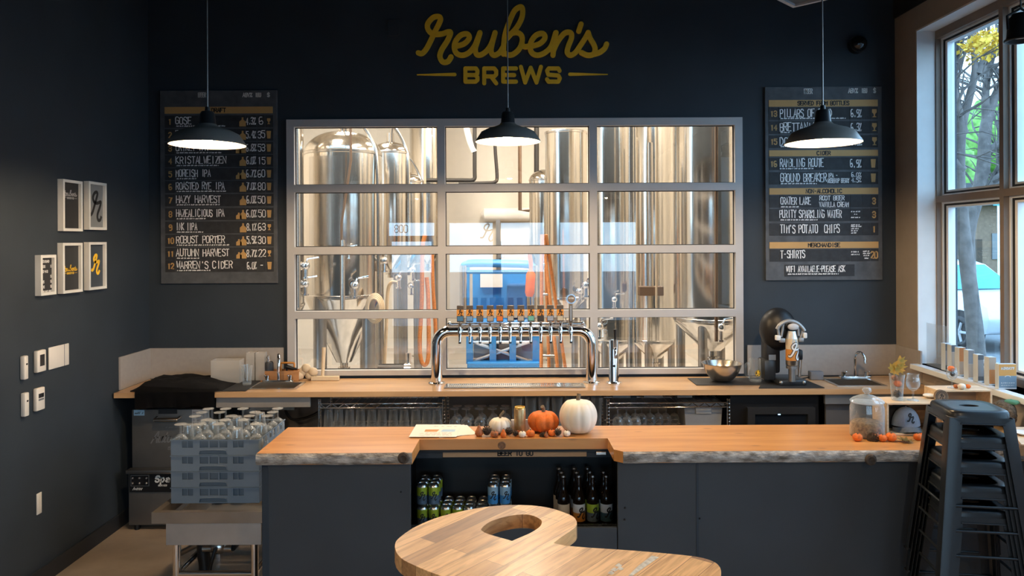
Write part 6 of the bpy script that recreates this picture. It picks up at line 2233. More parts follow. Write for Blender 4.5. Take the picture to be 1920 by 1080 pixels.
# on the second crate
CZ2 = BZ + 0.231
x = P(1781, 0, 4.2).x
stem_glass('tulip_glass', 'stemmed glass filled with tiny pumpkins on the crate behind the stools', None, (x, 4.2, CZ2), 0.72)
gourd('orange tiny pumpkin on top inside the filled stemmed glass', (x - 0.003, 4.2, CZ2 + 0.094), 0.019, M['orange'], 0, group='tiny pumpkins on the second crate', stem=False)
pine_cone('tiny dark cone low inside the filled stemmed glass', (x + 0.004, 4.2, CZ2 + 0.062), 0.016, (0, 0, 0), 'tiny pumpkins on the second crate')
for (px, dy, r, m, lab) in ((1789, 0.0, 0.015, 'gourd', 'tiny brown pumpkin next to the filled glass'), (1799.5, -0.03, 0.021, 'pumpkin_white', 'tiny white pumpkin on the second crate'), (1811.5, 0.0, 0.014, 'orange', 'tiny orange pumpkin last on the second crate')):
    gourd(lab, (P(px, 0, 4.19 + dy).x, 4.19 + dy, CZ2), r, M[m], 0, group='tiny pumpkins on the second crate', stem=False)
p = P(1764, 743, 4.10)
t = thing('wood_coaster', 'round wooden slice standing against the second crate', 'wood slice', (p.x, 4.10, p.z))
obj('slice', B().cyl((0, -0.008, 0), (0, 0.008, 0), 0.036, n=30), M['pine_dark'], t, 40)
g = B()
for rr in (0.030, 0.023):
    g.ribbon([(rr * math.cos(2 * PI * i / 24), rr * math.sin(2 * PI * i / 24)) for i in range(25)], 0.003, lambda x_, y_: (x_, -0.0085, y_))
logo_r(g, 0, 0, 0.03, 0.004, lambda x_, y_: (x_, -0.0085, y_))
obj('burned_mark', g, M['print_black'], t)
o = obj('slice_stand', B().b(p.x - 0.03, p.x + 0.03, 4.085, 4.115, BZ, p.z - 0.0365), M['pine'], None)
tag(o, 'small pine block under the round wooden slice', 'block')
# ledge table beyond the stools
t = thing('ledge_table', 'pale wooden ledge with a dark raw edge beyond the stool stack', 'ledge', (0, 0, 0))
poly = [(2.63, 3.96), (2.47, 3.63), (2.62, 3.50), (2.86, 3.45), (2.86, 3.96)]
obj('ledge_top', B().prism(poly, 0.955, 1.0), M['pine'], t)
b = B()
ex = [(2.624, 3.964), (2.462, 3.628), (2.615, 3.493), (2.86, 3.442)]
for (a, c) in zip(ex, ex[1:]):
    b.prism([a, c, (c[0] + 0.006, c[1] + 0.006), (a[0] + 0.006, a[1] - 0.002)], 0.945, 0.996)
obj('raw_edge', b, M['pine_dark'], t)
obj('ledge_block', B().b(2.66, 2.84, 3.80, 3.94, BZ, 0.9545), M['pine_dark'], t)
p = P(1922, 809, 3.80)
t = thing('white_plate', 'white round plate on the pale ledge at the picture edge', 'plate', (p.x, 3.80, 1.001))
obj('plate_body', B().lathe([(0, 0.001), (0.03, 0.001), (0.052, 0.010), (0.053, 0.012), (0.03, 0.005), (0, 0.004)], 28), M['paper'], t, 60)
obj('plate_rim', B().lathe([(0.0515, 0.0122), (0.0535, 0.0122), (0.0535, 0.0135), (0.0515, 0.0135)], 28), M['frame_white'], t, 60)
# knitted bundle and box on the bar end
p = P(1892, 790, 4.2)
b = B().ball((0, 0, 0.075), 0.075, 24, 14, (0.75, 1.0, 1.0), fn=lambda q: 1 + 0.10 * noise.noise(q * 5) + 0.03 * math.sin(q.z * 40 + q.x * 20))
t = thing('knitted_bundle', 'brown knitted bundle with a green top at the bar end', 'bundle', (2.79, 4.24, BZ))
obj('knit', b, mat('brown_knit', (0.13, 0.10, 0.07), 0.95, var=0.5, scale=90, bump=0.9, bscale=120), t, 60)
obj('green_fold', B().ball((0.035, -0.01, 0.142), 0.042, 16, 10, (1, 0.9, 0.35), fn=lambda q: 1 + 0.2 * noise.noise(q * 4)), mat('green_cloth', (0.09, 0.25, 0.14), 0.9, var=0.2), t, 60)
# ------------------------------------------------------------------ dishwasher under the counter's wall end
DY = 5.24
d0, d1 = P(247, 768, DY), P(397, 880, DY)
xA, xB = d0.x, d1.x
t = thing('glass_washer', 'grey undercounter glass washer with faded script on its upright door', 'dishwasher', (0, 0, 0))
DG = mat('washer_grey', (0.165, 0.16, 0.153), 0.42, 0.55, var=0.08)
zd0, zd1 = d1.z - 0.02, d0.z
obj('washer_body', B().b(xA + 0.01, xB, DY + 0.03, 5.64, 0.02, zd1 - 0.002), M['steel_dull'], t)
dr = obj('door', B().b(xA, P(388, 0, DY).x, DY, DY + 0.028, zd0, zd1, 0.005), DG, t, 40)
h0, h1 = P(295, 777, DY), P(338, 788, DY)
obj('door_handle', B().tube([(h0.x, DY - 0.005, h0.z - 0.02), (h0.x, DY - 0.045, h0.z - 0.03), (h1.x, DY - 0.045, h0.z - 0.03), (h1.x, DY - 0.005, h0.z - 0.02)], 0.013, 10), M['steel'], dr, 50)
obj('handle_plate', B().b(h0.x + 0.01, h1.x - 0.02, DY - 0.006, DY, h0.z + 0.005, h0.z + 0.04), M['black_metal'], dr)
q0, q1 = P(251, 768.5, DY), P(271, 779, DY)
lb = obj('badge', B().b(q0.x, q1.x, DY - 0.002, DY, q1.z, q0.z), M['sky_label'], dr)
g = B()
scribble(g, q0.x + 0.008, q1.x - 0.008, (q0.z + q1.z) / 2 - 0.008, 0.016, 0.004, lambda x, y: (x, DY - 0.0026, y))
obj('badge_lettering', g, M['navy'], lb)
q0, q1 = P(360, 768, DY), P(387, 800, DY)
lb = obj('instruction_label', B().b(q0.x, q1.x, DY - 0.002, DY, q1.z, q0.z), M['frame_grey'], dr)
g = B()
for k in range(5):
    scribble(g, q0.x + 0.008, q1.x - 0.010, q0.z - 0.022 - 0.018 * k, 0.008, 0.002, lambda x, y: (x, DY - 0.0026, y))
obj('label_lettering', g, M['print_black'], lb)
# embossed script: "Auto-Chlor SYSTEM"
FS = mat('faded_silver_print', (0.26, 0.26, 0.26), 0.4, 0.5)
g = B()
p = P(284, 829, DY)
sl = lambda x, y: (p.x + x + 0.30 * y, DY - 0.0012, p.z + y)
def low(b_, pts, ox):
    b_.ribbon([Vector((a + ox, c)) for a, c in [tuple(v) for v in smooth_path(pts, 4)]], 0.009, sl)
U = 0.001
def SCR(b_, ox, strokes):
    for st in strokes:
        low(b_, [(a * U, c * U) for a, c in st], ox * U)
SCR(g, 0, [[(0, -6), (8, 20), (22, 62), (30, 72), (34, 40), (34, 4), (40, -2)], [(4, 28), (20, 30), (40, 34)]])                 # A
SCR(g, 46, [[(2, 38), (0, 12), (6, 0), (16, 4), (24, 38)], [(24, 38), (22, 8), (28, 0), (36, 8)]])                               # u
SCR(g, 84, [[(10, 66), (4, 20), (6, 2), (16, 2)], [(-4, 42), (18, 44)]])                                                        # t
SCR(g, 108, [[(14, 38), (2, 30), (2, 8), (12, 0), (22, 10), (22, 30), (14, 38)]])                                               # o
SCR(g, 138, [[(0, 20), (14, 20)]])                                                                                              # -
SCR(g, 162, [[(42, 60), (34, 72), (14, 60), (2, 30), (6, 6), (22, -2), (42, 12)]])                                               # C
SCR(g, 210, [[(4, 70), (0, 0)], [(1, 18), (12, 36), (22, 34), (20, 4), (26, 0)]])                                               # h
SCR(g, 244, [[(6, 70), (0, 8), (8, 0)]])                                                                                        # l
SCR(g, 262, [[(12, 38), (0, 28), (2, 6), (12, 0), (20, 12), (20, 28), (12, 38)]])                                               # o
SCR(g, 292, [[(2, 38), (0, 0)], [(1, 18), (10, 36), (20, 36)]])                                                                 # r
text(g, 'SYSTEM', 0.13, -0.052, 0.020, 0.0055, sl, width=0.17)
scribble(g, 0.07, 0.20, 0.10, 0.010, 0.003, sl)
obj('script_lettering', g, FS, dr)
# lower control unit
LY2 = 5.20
l0, l1 = P(241, 882, LY2), P(400, 984, LY2)
t = thing('washer_base_unit', 'grey washer base unit with a black control panel near the floor', 'washer unit', (0, 0, 0))
obj('base_case', B().b(l0.x, -2.03, LY2, LY2 + 0.036, l1.z, l0.z - 0.02, 0.003), DG, t, 40)
obj('base_ledge', B().b(l0.x - 0.006, -2.02, LY2 - 0.03, LY2 + 0.036, l0.z - 0.018, l0.z + 0.008, 0.003), M['steel_dull'], t, 40)
for x in (l0.x + 0.05, -2.1):
    obj('foot', B().cyl((x, LY2 + 0.02, 0.0), (x, LY2 + 0.02, l1.z), 0.018, n=12), M['black'], t, 40)
c0, c1 = P(243, 888, LY2), P(330, 922, LY2)
cp = obj('control_panel', B().b(c0.x, -2.3, LY2 - 0.006, LY2, c1.z, c0.z, 0.001, 1), M['black'], t)
g0, g1 = P(246, 890, LY2), P(281, 911, LY2)
kb = obj('switch_frame', B().perf(g0.x, g1.x, g1.z, g0.z, LY2 - 0.010, LY2 - 0.006, [(g0.x + 0.005, g1.x - 0.005, g1.z + 0.005, g0.z - 0.005)]), M['steel_dull'], cp)
for i in range(3):
    for j in range(2):
        p = P(249.5 + 13 * i, 896 + 9.5 * j, LY2)
        obj('switch_button', B().ball((p.x, LY2 - 0.008, p.z), 0.009, 10, 6), M['steel_dull'], kb, 50)
g = B()
p = P(292, 903, LY2)
sl2 = lambda x, y: (p.x + x + 0.18 * y, LY2 - 0.0068, p.z + y)
text(g, 'S', 0, 0, 0.040, 0.011, sl2, width=0.024)
g.ribbon([(0.038, 0.028), (0.038, -0.014)], 0.011, sl2)
g.ribbon([(0.038, 0.026), (0.052, 0.028), (0.060, 0.014), (0.052, 0.0), (0.038, 0.002)], 0.010, sl2)
g.ribbon([(0.074, 0.024), (0.088, 0.028), (0.095, 0.020), (0.094, 0.0)], 0.010, sl2)
g.ribbon([(0.094, 0.014), (0.078, 0.014), (0.072, 0.006), (0.080, 0.0), (0.094, 0.004)], 0.009, sl2)
text(g, 'SERIES', 0.025, -0.030, 0.010, 0.003, sl2, width=0.06)
p = P(250, 918, LY2)
sl3 = lambda x, y: (p.x + x + 0.25 * y, LY2 - 0.0068, p.z + y)
scribble(g, 0.0, 0.085, 0.0, 0.018, 0.005, sl3)
obj('panel_lettering', g, M['print_white'], cp)

# ------------------------------------------------------------------ free-standing sink and the stacked glass racks
SY0, SY1 = 4.10, 4.86
t = thing('utility_sink', 'low stainless steel sink on legs carrying the blue grey racks', 'sink', (0, 0, 0))
sx0, sx1 = P(279, 0, SY0).x, -1.305
sz1, sz0 = P(300, 961, SY0).z, P(300, 982, SY0).z
b = B().perf(sx0, sx1, SY0, SY1, sz0, sz1, [(sx0 + 0.035, sx1 - 0.035, SY0 + 0.035, SY1 - 0.035)], fn=lambda x, y, z: (x, z, y))
obj('rim', b, mat('rim_steel', (0.36, 0.31, 0.26), 0.36, 0.7, var=0.1, scale=6), t)
bx0, bx1 = P(303, 0, SY0).x, P(482, 0, SY0).x
zb = P(300, 1025, SY0).z
b = B()
b.b(bx0, bx1, SY0 + 0.02, SY1 - 0.06, zb, zb + 0.006, 0.0)
b.b(bx0, bx0 + 0.006, SY0 + 0.02, SY1 - 0.06, zb + 0.006, sz0).b(bx1 - 0.006, bx1, SY0 + 0.02, SY1 - 0.06, zb + 0.006, sz0)
b.b(bx0 + 0.006, bx1 - 0.006, SY0 + 0.02, SY0 + 0.026, zb + 0.006, sz0).b(bx0 + 0.006, bx1 - 0.006, SY1 - 0.066, SY1 - 0.06, zb + 0.006, sz0)
obj('basin', b, mat('satin_steel', (0.44, 0.41, 0.38), 0.45, 0.45, var=0.12, scale=5), t)
lx0, lx1 = P(326, 0, SY0 + 0.07).x, P(472, 0, SY0 + 0.07).x
for x in (lx0, lx1):
    for y in (SY0 + 0.07, SY1 - 0.12):
        lb = B().cyl((x, y, 0.0), (x, y, zb), 0.021, n=14)
        obj('leg', lb, M['chrome'], t, 40)
zc2 = P(400, 1075, SY0 + 0.07).z
for a, c in (((lx0, SY0 + 0.07), (lx1, SY0 + 0.07)), ((lx0, SY1 - 0.12), (lx1, SY1 - 0.12)), ((lx0, SY0 + 0.07), (lx0, SY1 - 0.12)), ((lx1, SY0 + 0.07), (lx1, SY1 - 0.12))):
    obj('cross_rail', B().cyl((a[0], a[1], zc2), (c[0], c[1], zc2), 0.016, n=12), M['chrome'], t, 40)
t = thing('drain_valve', 'brass and black drain valve under the utility sink', 'valve', (P(405, 0, 4.4).x, 4.4, 0))
obj('tail_pipe', B().cyl((0, 0, 0.20), (0, 0, zb - 0.001), 0.022, n=14), M['steel_dull'], t, 40)
obj('valve_body', B().ball((0.0, 0, 0.21), 0.05, 14, 10, (1, 0.8, 0.9)).cyl((-0.09, 0, 0.2), (0.08, 0, 0.2), 0.024, n=12), M['steel'], t, 50)
obj('lever', B().tube([(0.0, -0.05, 0.22), (-0.02, -0.07, 0.13), (-0.03, -0.07, 0.08)], 0.011, 8), M['black'], t, 50)
obj('black_trap', B().tube(smooth_path([(-0.10, 0.02, 0.27), (-0.10, 0.02, 0.17), (-0.09, 0.02, 0.10), (-0.09, 0.02, 0.0)], 5), 0.036, 12), M['black'], t, 50)
obj('waste_pipe', B().cyl((0.08, 0, 0.2), (0.11, 0.26, 0.24), 0.02, n=12), M['black'], t, 40)
obj('waste_pipe', B().cyl((-0.07, 0.0, 0.25), (-0.27, 0.1, 0.13), 0.017, n=12), M['steel_dull'], t, 40)

# glass racks: four, nested in a stack
RX0, RX1, RY0, RY1 = P(316, 0, 4.24).x, P(481, 0, 4.24).x, 4.24, 4.72
RHT = 0.0905
def rack(label, z, grp):
    t = thing('glass_rack', label, 'rack', ((RX0 + RX1) / 2, RY0, z), 0, grp)
    hw, D = (RX1 - RX0) / 2, RY1 - RY0
    h = RHT - 0.0012
    k = hw / 0.25
    def win(s):
        w = [(-0.187 * k, -0.158 * k), (-0.154 * k, -0.125 * k), (0.103 * k, 0.130 * k), (0.134 * k, 0.163 * k), (-0.086 * k, -0.038 * k), (-0.030 * k, 0.018 * k), (0.026 * k, 0.071 * k)]
        return [(a, c, h - 0.046, h - 0.008) for a, c in w]
    hd = (-0.088 * k, 0.068 * k, 0.006, 0.028)
    b = B().perf(-hw, hw, 0, h, 0, 0.004, win(0) + [hd])
    b.perf(-hw, hw, 0, h, D - 0.004, D, win(0) + [hd])
    wy = [(q + D * 0.5 - 0.02, q + D * 0.5 + 0.02, h - 0.046, h - 0.008) for q in (-0.17, -0.11, -0.03, 0.03, 0.11, 0.17)]
    b.perf(0.004, D - 0.004, 0, h, -hw, -hw + 0.004, wy, fn=SWAP)
    b.perf(0.004, D - 0.004, 0, h, hw - 0.004, hw, wy, fn=SWAP)
    # stiffening ledge where the rack steps in, and the rounded handle brow
    obj('rack_wall', b, M['rack'], t)
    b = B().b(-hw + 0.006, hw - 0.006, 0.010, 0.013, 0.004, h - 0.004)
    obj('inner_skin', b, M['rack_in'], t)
    b = B().tube(smooth_path([(-0.090 * k, -0.001, 0.006), (-0.086 * k, -0.004, 0.022), (-0.074 * k, -0.005, 0.030), (-0.01 * k, -0.005, 0.032), (0.056 * k, -0.005, 0.030), (0.067 * k, -0.004, 0.022), (0.070 * k, -0.001, 0.006)], 4), 0.0026, 6)
    obj('handle_brow', b, M['rack'], t, 50)
    b = B().perf(-hw - 0.004, hw + 0.004, -0.004, D + 0.004, h - 0.004, h, [(-hw + 0.005, hw - 0.005, 0.005, D - 0.005)], fn=lambda x, y, z_: (x, z_, y))
    obj('top_rim', b, M['rack'], t)
    b = B()
    n = 5
    b.perf(-hw + 0.004, hw - 0.004, 0.014, D - 0.004, 0.001, 0.004, [(-hw + 0.012 + (2 * hw - 0.02) * i / n, -hw + (2 * hw - 0.02) * (i + 1) / n, 0.02 + (D - 0.03) * j / n, 0.01 + (D - 0.03) * (j + 1) / n) for i in range(n) for j in range(n)], fn=lambda x, y, z_: (x, z_, y))
    obj('rack_floor', b, M['rack'], t)
    return t
RZ = sz1 + 0.001
zz = RZ
for i, lab in enumerate(('lowest blue grey glass rack, resting on the steel sink', 'second lowest blue grey glass rack of the stack', 'third blue grey glass rack, under the glass filled one', 'topmost blue grey glass rack, filled with upturned glasses')):
    rack(lab, zz, 'stacked glass racks')
    zz += RHT
ZT = zz
# the pale rim of the top rack is bare; upturned glasses stand in it
gz = ZT - RHT + 0.0045
kx = (RX1 - RX0 - 0.05) / 4.0
ky = (RY1 - RY0 - 0.06) / 4.0
srcA = srcB = None
ordn = ['first', 'second', 'third', 'fourth', 'fifth']
for j in range(5):
    for i in range(5):
        x = RX0 + 0.025 + kx * i + (0.03 - 0.06 * (i / 4)) * 0.25
        y = RY0 + 0.055 + ky * j * 0.93
        tall = (i * 3 + j * 5) % 4 != 1
        lab = ('upturned stemmed glass' if tall else 'upturned short tumbler') + ' in the top rack, %s row, %s from the wall' % (ordn[j], ordn[i])
        if tall:
            kk = 1.0
            if srcA is None:
                srcA = stem_glass('stemmed_glass', lab, 'glasses in the top rack', (x, y, gz + 0.162), 1.0, False)
            else:
                o = dup(srcA, lab, (x, y, gz + 0.162), 0, rot=(PI, 0, random.uniform(0, 1)))
        else:
            if srcB is None:
                srcB = pint_glass(lab, 'glasses in the top rack', (x, y, gz + 0.135), 0.9, False, 0.9)
            else:
                dup(srcB, lab, (x, y, gz + 0.135), 0, rot=(PI, 0, 0))

# ------------------------------------------------------------------ stool stack
def stool(label, z, rz, x, y):
    t = thing('metal_stool', label, 'stool', (x, y, z), rz, 'nested metal stools')
    H_, a, bb = 0.765, 0.122, 0.200          # height, half seat corner, half foot corner
    def sup(r, ang, n=5.0):
        c, s = math.cos(ang), math.sin(ang)
        k = (abs(c) ** n + abs(s) ** n) ** (-1 / n)
        return r * k * c, r * k * s
    b = B()
    N = 64
    rings = []
    for (kind, r, zq) in (('slot', 0.0, H_ - 0.005), ('slot', 1.0, H_ - 0.001), ('sq', 0.096, H_ - 0.001), ('sq', 0.124, H_), ('sq', 0.133, H_ - 0.004), ('sq', 0.137, H_ - 0.012), ('sq', 0.139, H_ - 0.030)):
        row = []
        for i in range(N):
            g_ = 2 * PI * i / N
            if kind == 'slot':
                row.append(b.bm.verts.new((0.044 * math.cos(g_) * (0.97 if r == 0 else 1), 0.025 * math.sin(g_) * (0.93 if r == 0 else 1), zq)))
            else:
                q = sup(r, g_)
                row.append(b.bm.verts.new((q[0], q[1], zq)))
        rings.append(row)
    for p_, q_ in zip(rings, rings[1:]):
        for i in range(N):
            b._f([p_[i], p_[(i + 1) % N], q_[(i + 1) % N], q_[i]])
    bmesh.ops.solidify(b.bm, geom=list(b.bm.faces), thickness=0.0016)
    obj('seat', b, M['stool'], t, 45)
    # apron sheets between the legs
    def edge(zq):
        f = (H_ - zq) / H_
        return a + 0.014 + (bb - a) * f
    for k in range(4):
        R = Matrix.Rotation(k * PI / 2, 3, 'Z')
        z0, z1 = H_ - 0.030, H_ - 0.056
        e0, e1 = edge(z0), edge(z1)
        b = B()
        for (e_, zz_) in ((e0, z0), (e1, z1)):
            pass
        v = [R @ Vector(q) for q in ((-e0 + 0.012, -e0, z0), (e0 - 0.012, -e0, z0), (e1 - 0.055, -e1, z1), (-e1 + 0.055, -e1, z1))]
        v2 = [R @ Vector(q) for q in ((-e0 + 0.012, -e0 + 0.003, z0), (e0 - 0.012, -e0 + 0.003, z0), (e1 - 0.055, -e1 + 0.003, z1), (-e1 + 0.055, -e1 + 0.003, z1))]
        vs = [b.bm.verts.new(q) for q in v] + [b.bm.verts.new(q) for q in v2]
        b._f(vs[:4])
        b._f(list(reversed(vs[4:])))
        for i in range(4):
            b._f([vs[i], vs[(i + 1) % 4], vs[4 + (i + 1) % 4], vs[4 + i]])
        # rolled lower hem
        b.tube([R @ Vector((-e1 + 0.05, -e1 - 0.001, z1)), R @ Vector((e1 - 0.05, -e1 - 0.001, z1))], 0.0042, 8)
        obj('apron', b, M['stool'], t, 40)
        # the leg at this corner: an angle of sheet metal with a soft nose
        b = B()
        sec = []
        for s_ in range(9):
            zq = (H_ - 0.03) * (1 - s_ / 8)
            e = edge(zq)
            w = 0.058 - 0.014 * s_ / 8
            pts = [(-e + w, -e), (-e + 0.012, -e), (-e + 0.0035, -e + 0.0035), (-e, -e + 0.012), (-e, -e + w), (-e + 0.003, -e + w), (-e + 0.003, -e + 0.013), (-e + 0.013, -e + 0.003), (-e + w, -e + 0.003)]
            sec.append([b.bm.verts.new(R @ Vector((q[0], q[1], zq))) for q in pts])
        for p_, q_ in zip(sec, sec[1:]):
            m_ = len(p_)
            for i in range(m_):
                b._f([p_[i], p_[(i + 1) % m_], q_[(i + 1) % m_], q_[i]])
        b._f(sec[0])
        b._f(list(reversed(sec[-1])))
        lg = obj('leg', b, M['stool'], t, 35)
        e = edge(0.0)
        obj('foot_pad', B().box(R @ Vector((-e + 0.017, -e + 0.017, 0.004)), (0.040, 0.040, 0.010), Matrix.Rotation(k * PI / 2, 4, 'Z'), 0.003), M['rubber'], lg, 40)
        e = edge(0.345)
        b = B().tube([R @ Vector((-e + 0.014, -e + 0.007, 0.345)), R @ Vector((e - 0.014, -e + 0.007, 0.345))], 0.0065, 10)
        obj('footrest', b, M['stool'], t, 50)
    return t


STX, STY, STR = 2.145, 3.515, math.radians(-9)
sn = ['lowest of the nested black metal stools', 'second lowest nested black metal stool', 'middle black metal stool of the nested stack', 'second highest nested black metal stool', 'topmost black metal stool of the stack beside the bar']
s0 = stool(sn[0], 0.001, STR, STX, STY)
for i in range(1, 5):
    dup(s0, sn[i], (STX, STY, 0.001 + 0.1125 * i), STR)

# ------------------------------------------------------------------ the looped table in front
TH = 1.0
def U(px, py):
    u, v = unroll(px, py)
    Y = (EYE - TH) * FPX / v
    return (u * Y / FPX, Y)
outline = [U(*q) for q in ((740, 1026), (743, 1014), (759, 1000), (780, 987), (812, 973), (847.5, 962.5), (890, 953.6), (932.5, 948), (968, 946.6), (1003, 948), (1032, 952.6), (1056, 960), (1074, 968), (1081, 977), (1080.5, 986), (1069, 996), (1052, 1007))]
outline = [tuple(q) for q in smooth_path(outline, 4)]
leg_ = [U(*q) for q in ((1038, 1018), (1060, 1023), (1110, 1027), (1180, 1031.6), (1251, 1037.6), (1308, 1044), (1336, 1052), (1349, 1062), (1352, 1076), (1345, 1096), (1310, 1125), (1200, 1150), (1060, 1160), (930, 1140), (850, 1090), (800, 1070), (757, 1050), (743, 1036))]
leg_ = [leg_[0]] + [tuple(q) for q in smooth_path(leg_[1:], 4)]
hole = [U(*q) for q in ((902, 992.6), (908, 985.5), (922, 976.7), (946.7, 969), (975, 964.6), (996, 966), (1012, 973), (1015.7, 980), (1010, 989), (993, 999.7), (970, 1009.5))]
hole = [tuple(q) for q in smooth_path(hole, 4)] + [U(960, 1014)] + [tuple(q) for q in smooth_path([U(952, 1011.5), U(925, 1004), U(909.5, 998.6), U(903, 994)], 4)]
t = thing('loop_table', 'tall butcher block table cut as a looped letter with a teardrop hole', 'table', (0, 0, 0))
b = B()
ou, hi = outline + leg_, hole
ov = [b.bm.verts.new((x, y, TH)) for x, y in ou]
hv = [b.bm.verts.new((x, y, TH)) for x, y in hi]
eds = []
for ring in (ov, hv):
    for i in range(len(ring)):
        eds.append(b.bm.edges.new((ring[i], ring[(i + 1) % len(ring)])))
res = bmesh.ops.triangle_fill(b.bm, edges=eds, use_beauty=True, use_dissolve=False)
top_faces = list(b.bm.faces)
ext = bmesh.ops.extrude_face_region(b.bm, geom=top_faces)
nv = [e for e in ext['geom'] if isinstance(e, bmesh.types.BMVert)]
bmesh.ops.translate(b.bm, verts=nv, vec=(0, 0, -0.05))
tt = obj('table_top', b, M['table_wood'], t, 40)
bev = tt.modifiers.new('edge', 'BEVEL')
bev.width = 0.004
bev.segments = 2
bev.limit_method = 'ANGLE'
bev.angle_limit = math.radians(50)
for (x, y) in ((-0.22, 2.52), (0.12, 2.68), (0.50, 2.25), (-0.05, 2.10)):
    obj('leg', B().cyl((x, y, 0.012), (x, y, TH - 0.0505), 0.028, n=16).cyl((x, y, 0.0), (x, y, 0.012), 0.05, n=16), M['black_metal'], t, 40)
# patches worn into the planks
WP = mat('worn_white_patch', (0.58, 0.57, 0.52), 0.6, var=0.3, scale=60)
def patch(pts, sz=0.0007):
    b_ = B()
    b_._f([b_.bm.verts.new((*U(px, py), TH + sz)) for px, py in pts])
    return b_
obj('worn_patch', patch([(1222, 1042), (1236, 1045), (1200, 1070), (1186, 1080), (1178, 1080), (1196, 1062)]), WP, t)
for cx, cy in ((1160, 1060), (1152, 1068), (1146, 1074), (1163, 1066)):
    pts = [(cx + (6 + 2 * math.sin(3 * a)) * math.cos(a), cy + (3.2 + 1.0 * math.cos(4 * a)) * math.sin(a)) for a in [2 * PI * i / 9 for i in range(9)]]
    obj('paint_spot', patch(pts, 0.0006), WP, t)
# ------------------------------------------------------------------ things at the street window
SZ1 = 1.1025
CW = mat('card_white', (0.62, 0.68, 0.72), 0.5, var=0.03)
CG = mat('card_grey', (0.25, 0.26, 0.27), 0.6)
CD = mat('card_charcoal', (0.10, 0.11, 0.12), 0.6)
CO = mat('card_orange', (0.50, 0.20, 0.06), 0.6)
CT_ = mat('card_tan', (0.42, 0.33, 0.25), 0.6)
def card(label, Y, x, w, h, fronts, depth=0.035):
    """A small upright leaflet holder whose printed face looks into the room along the sill."""
    t = thing('leaflet_holder', label, 'leaflet holder', (x, Y, SZ1 + 0.0005), 0, 'leaflet holders on the window sill')
    obj('holder', B().b(-w / 2, w / 2, 0.002, depth, 0, h, 0.001, 1), CW, t)
    z = h
    for i, (f, m) in enumerate(fronts):
        z0 = z - f * (h - 0.01)
        obj('printed_panel', B().b(-w / 2 + 0.002, w / 2 - 0.002, 0.0006, 0.002, z0, z - 0.001), m, t)
        z = z0
    return t


def sill_x(px, Y):
    return P(px, 0, Y).x
rows = [(5.07, 1769, 1780.5, ((0.28, CD), (0.55, CG), (0.17, CD)), 'grey and charcoal leaflet holder, deepest along the window sill'),
        (5.00, 1780.5, 1791, ((0.26, CD), (0.60, CT_), (0.14, CG)), 'tan and charcoal leaflet holder second from the window corner'),
        (4.88, 1795, 1807.5, ((0.52, CO), (0.48, CT_)), 'leaflet holder with an orange upper half third from the corner'),
        (4.77, 1812, 1824, ((0.5, CG), (0.5, CT_)), 'grey over tan leaflet holder in the middle of the sill row'),
        (4.66, 1830, 1841.5, ((0.20, CD), (0.62, CG), (0.18, CD)), 'grey leaflet holder with charcoal ends in the sill row'),
        (4.56, 1851, 1865, ((0.46, CT_), (0.54, CO)), 'tan over orange leaflet holder next to the facing one')]
for (Y, a, c, fr, lab) in rows:
    xa, xb = sill_x(a, Y), sill_x(c, Y)
    card(lab, Y, (xa + xb) / 2, xb - xa, 0.185 if Y > 4.7 else 0.172, fr, 0.05)
Y = 4.44
xa, xb = sill_x(1869, Y), sill_x(1903, Y)
t = card('orange over blue leaflet holder facing the room, nearest of the row', Y, (xa + xb) / 2, xb - xa, 0.150, ((0.5, mat('card_amber', (0.62, 0.31, 0.08), 0.6)), (0.5, mat('card_blue_grey', (0.17, 0.26, 0.34), 0.6))))
g = B()
Fp = lambda x, y: (x, 0.0002, y)
text(g, 'MONDAY?', 0, 0.118, 0.013, 0.004, Fp, width=0.074, align='c')
scribble(g, -0.04, 0.0, 0.036, 0.005, 0.002, Fp)
scribble(g, 0.006, 0.042, 0.036, 0.005, 0.002, Fp)
scribble(g, -0.04, 0.042, 0.022, 0.004, 0.0015, Fp)
g.ribbon([(0.016 * math.cos(PI * i / 10), 0.074 + 0.007 * math.sin(PI * i / 10)) for i in range(11)], 0.0035, Fp)
obj('leaflet_lettering', g, M['print_white'], t)
# tall clear sheet leaning at the window corner
tag(obj('acrylic_sheet', B().b(2.955, 2.959, 5.08, 5.33, SZ1, SZ1 + 0.30), mat_glass('acrylic', (0.96, 0.97, 0.98), 1.45, 0.05, haze=0.16, haze_col=(0.6, 0.7, 0.78)), None), 'tall clear acrylic sheet standing at the window corner behind the leaflets', 'sheet')
# black spotlight near the window
sp = P(1914, 55, 3.4)
t = thing('spotlight', 'black spotlight with a pale lens hanging by the street window', 'spotlight', (sp.x, 3.4, sp.z))
obj('housing', B().lathe([(0.0, 0.075), (0.03, 0.072), (0.05, 0.05), (0.056, -0.03), (0.060, -0.045), (0.060, -0.052), (0.052, -0.052), (0.046, -0.03), (0.0, -0.02)], 28), M['black'], t, 40)
obj('lens', B().lathe([(0, -0.03), (0.046, -0.033)], 24), M['frame_white'], t, 60)
obj('trim_ring', B().tube([(0.061 * math.cos(2 * PI * i / 28), 0.061 * math.sin(2 * PI * i / 28), -0.048) for i in range(28)], 0.006, 8, closed=True), M['black'], t, 50)
obj('yoke', B().tube([(-0.058, 0, 0.0), (-0.062, 0, 0.06), (0, 0, 0.095), (0.062, 0, 0.06), (0.058, 0, 0.0)], 0.006, 8), M['black'], t, 50)
obj('cord', B().tube([(0, 0, 0.09), (0, 0, ZC - sp.z)], 0.004, 6), M['black'], t, 50)
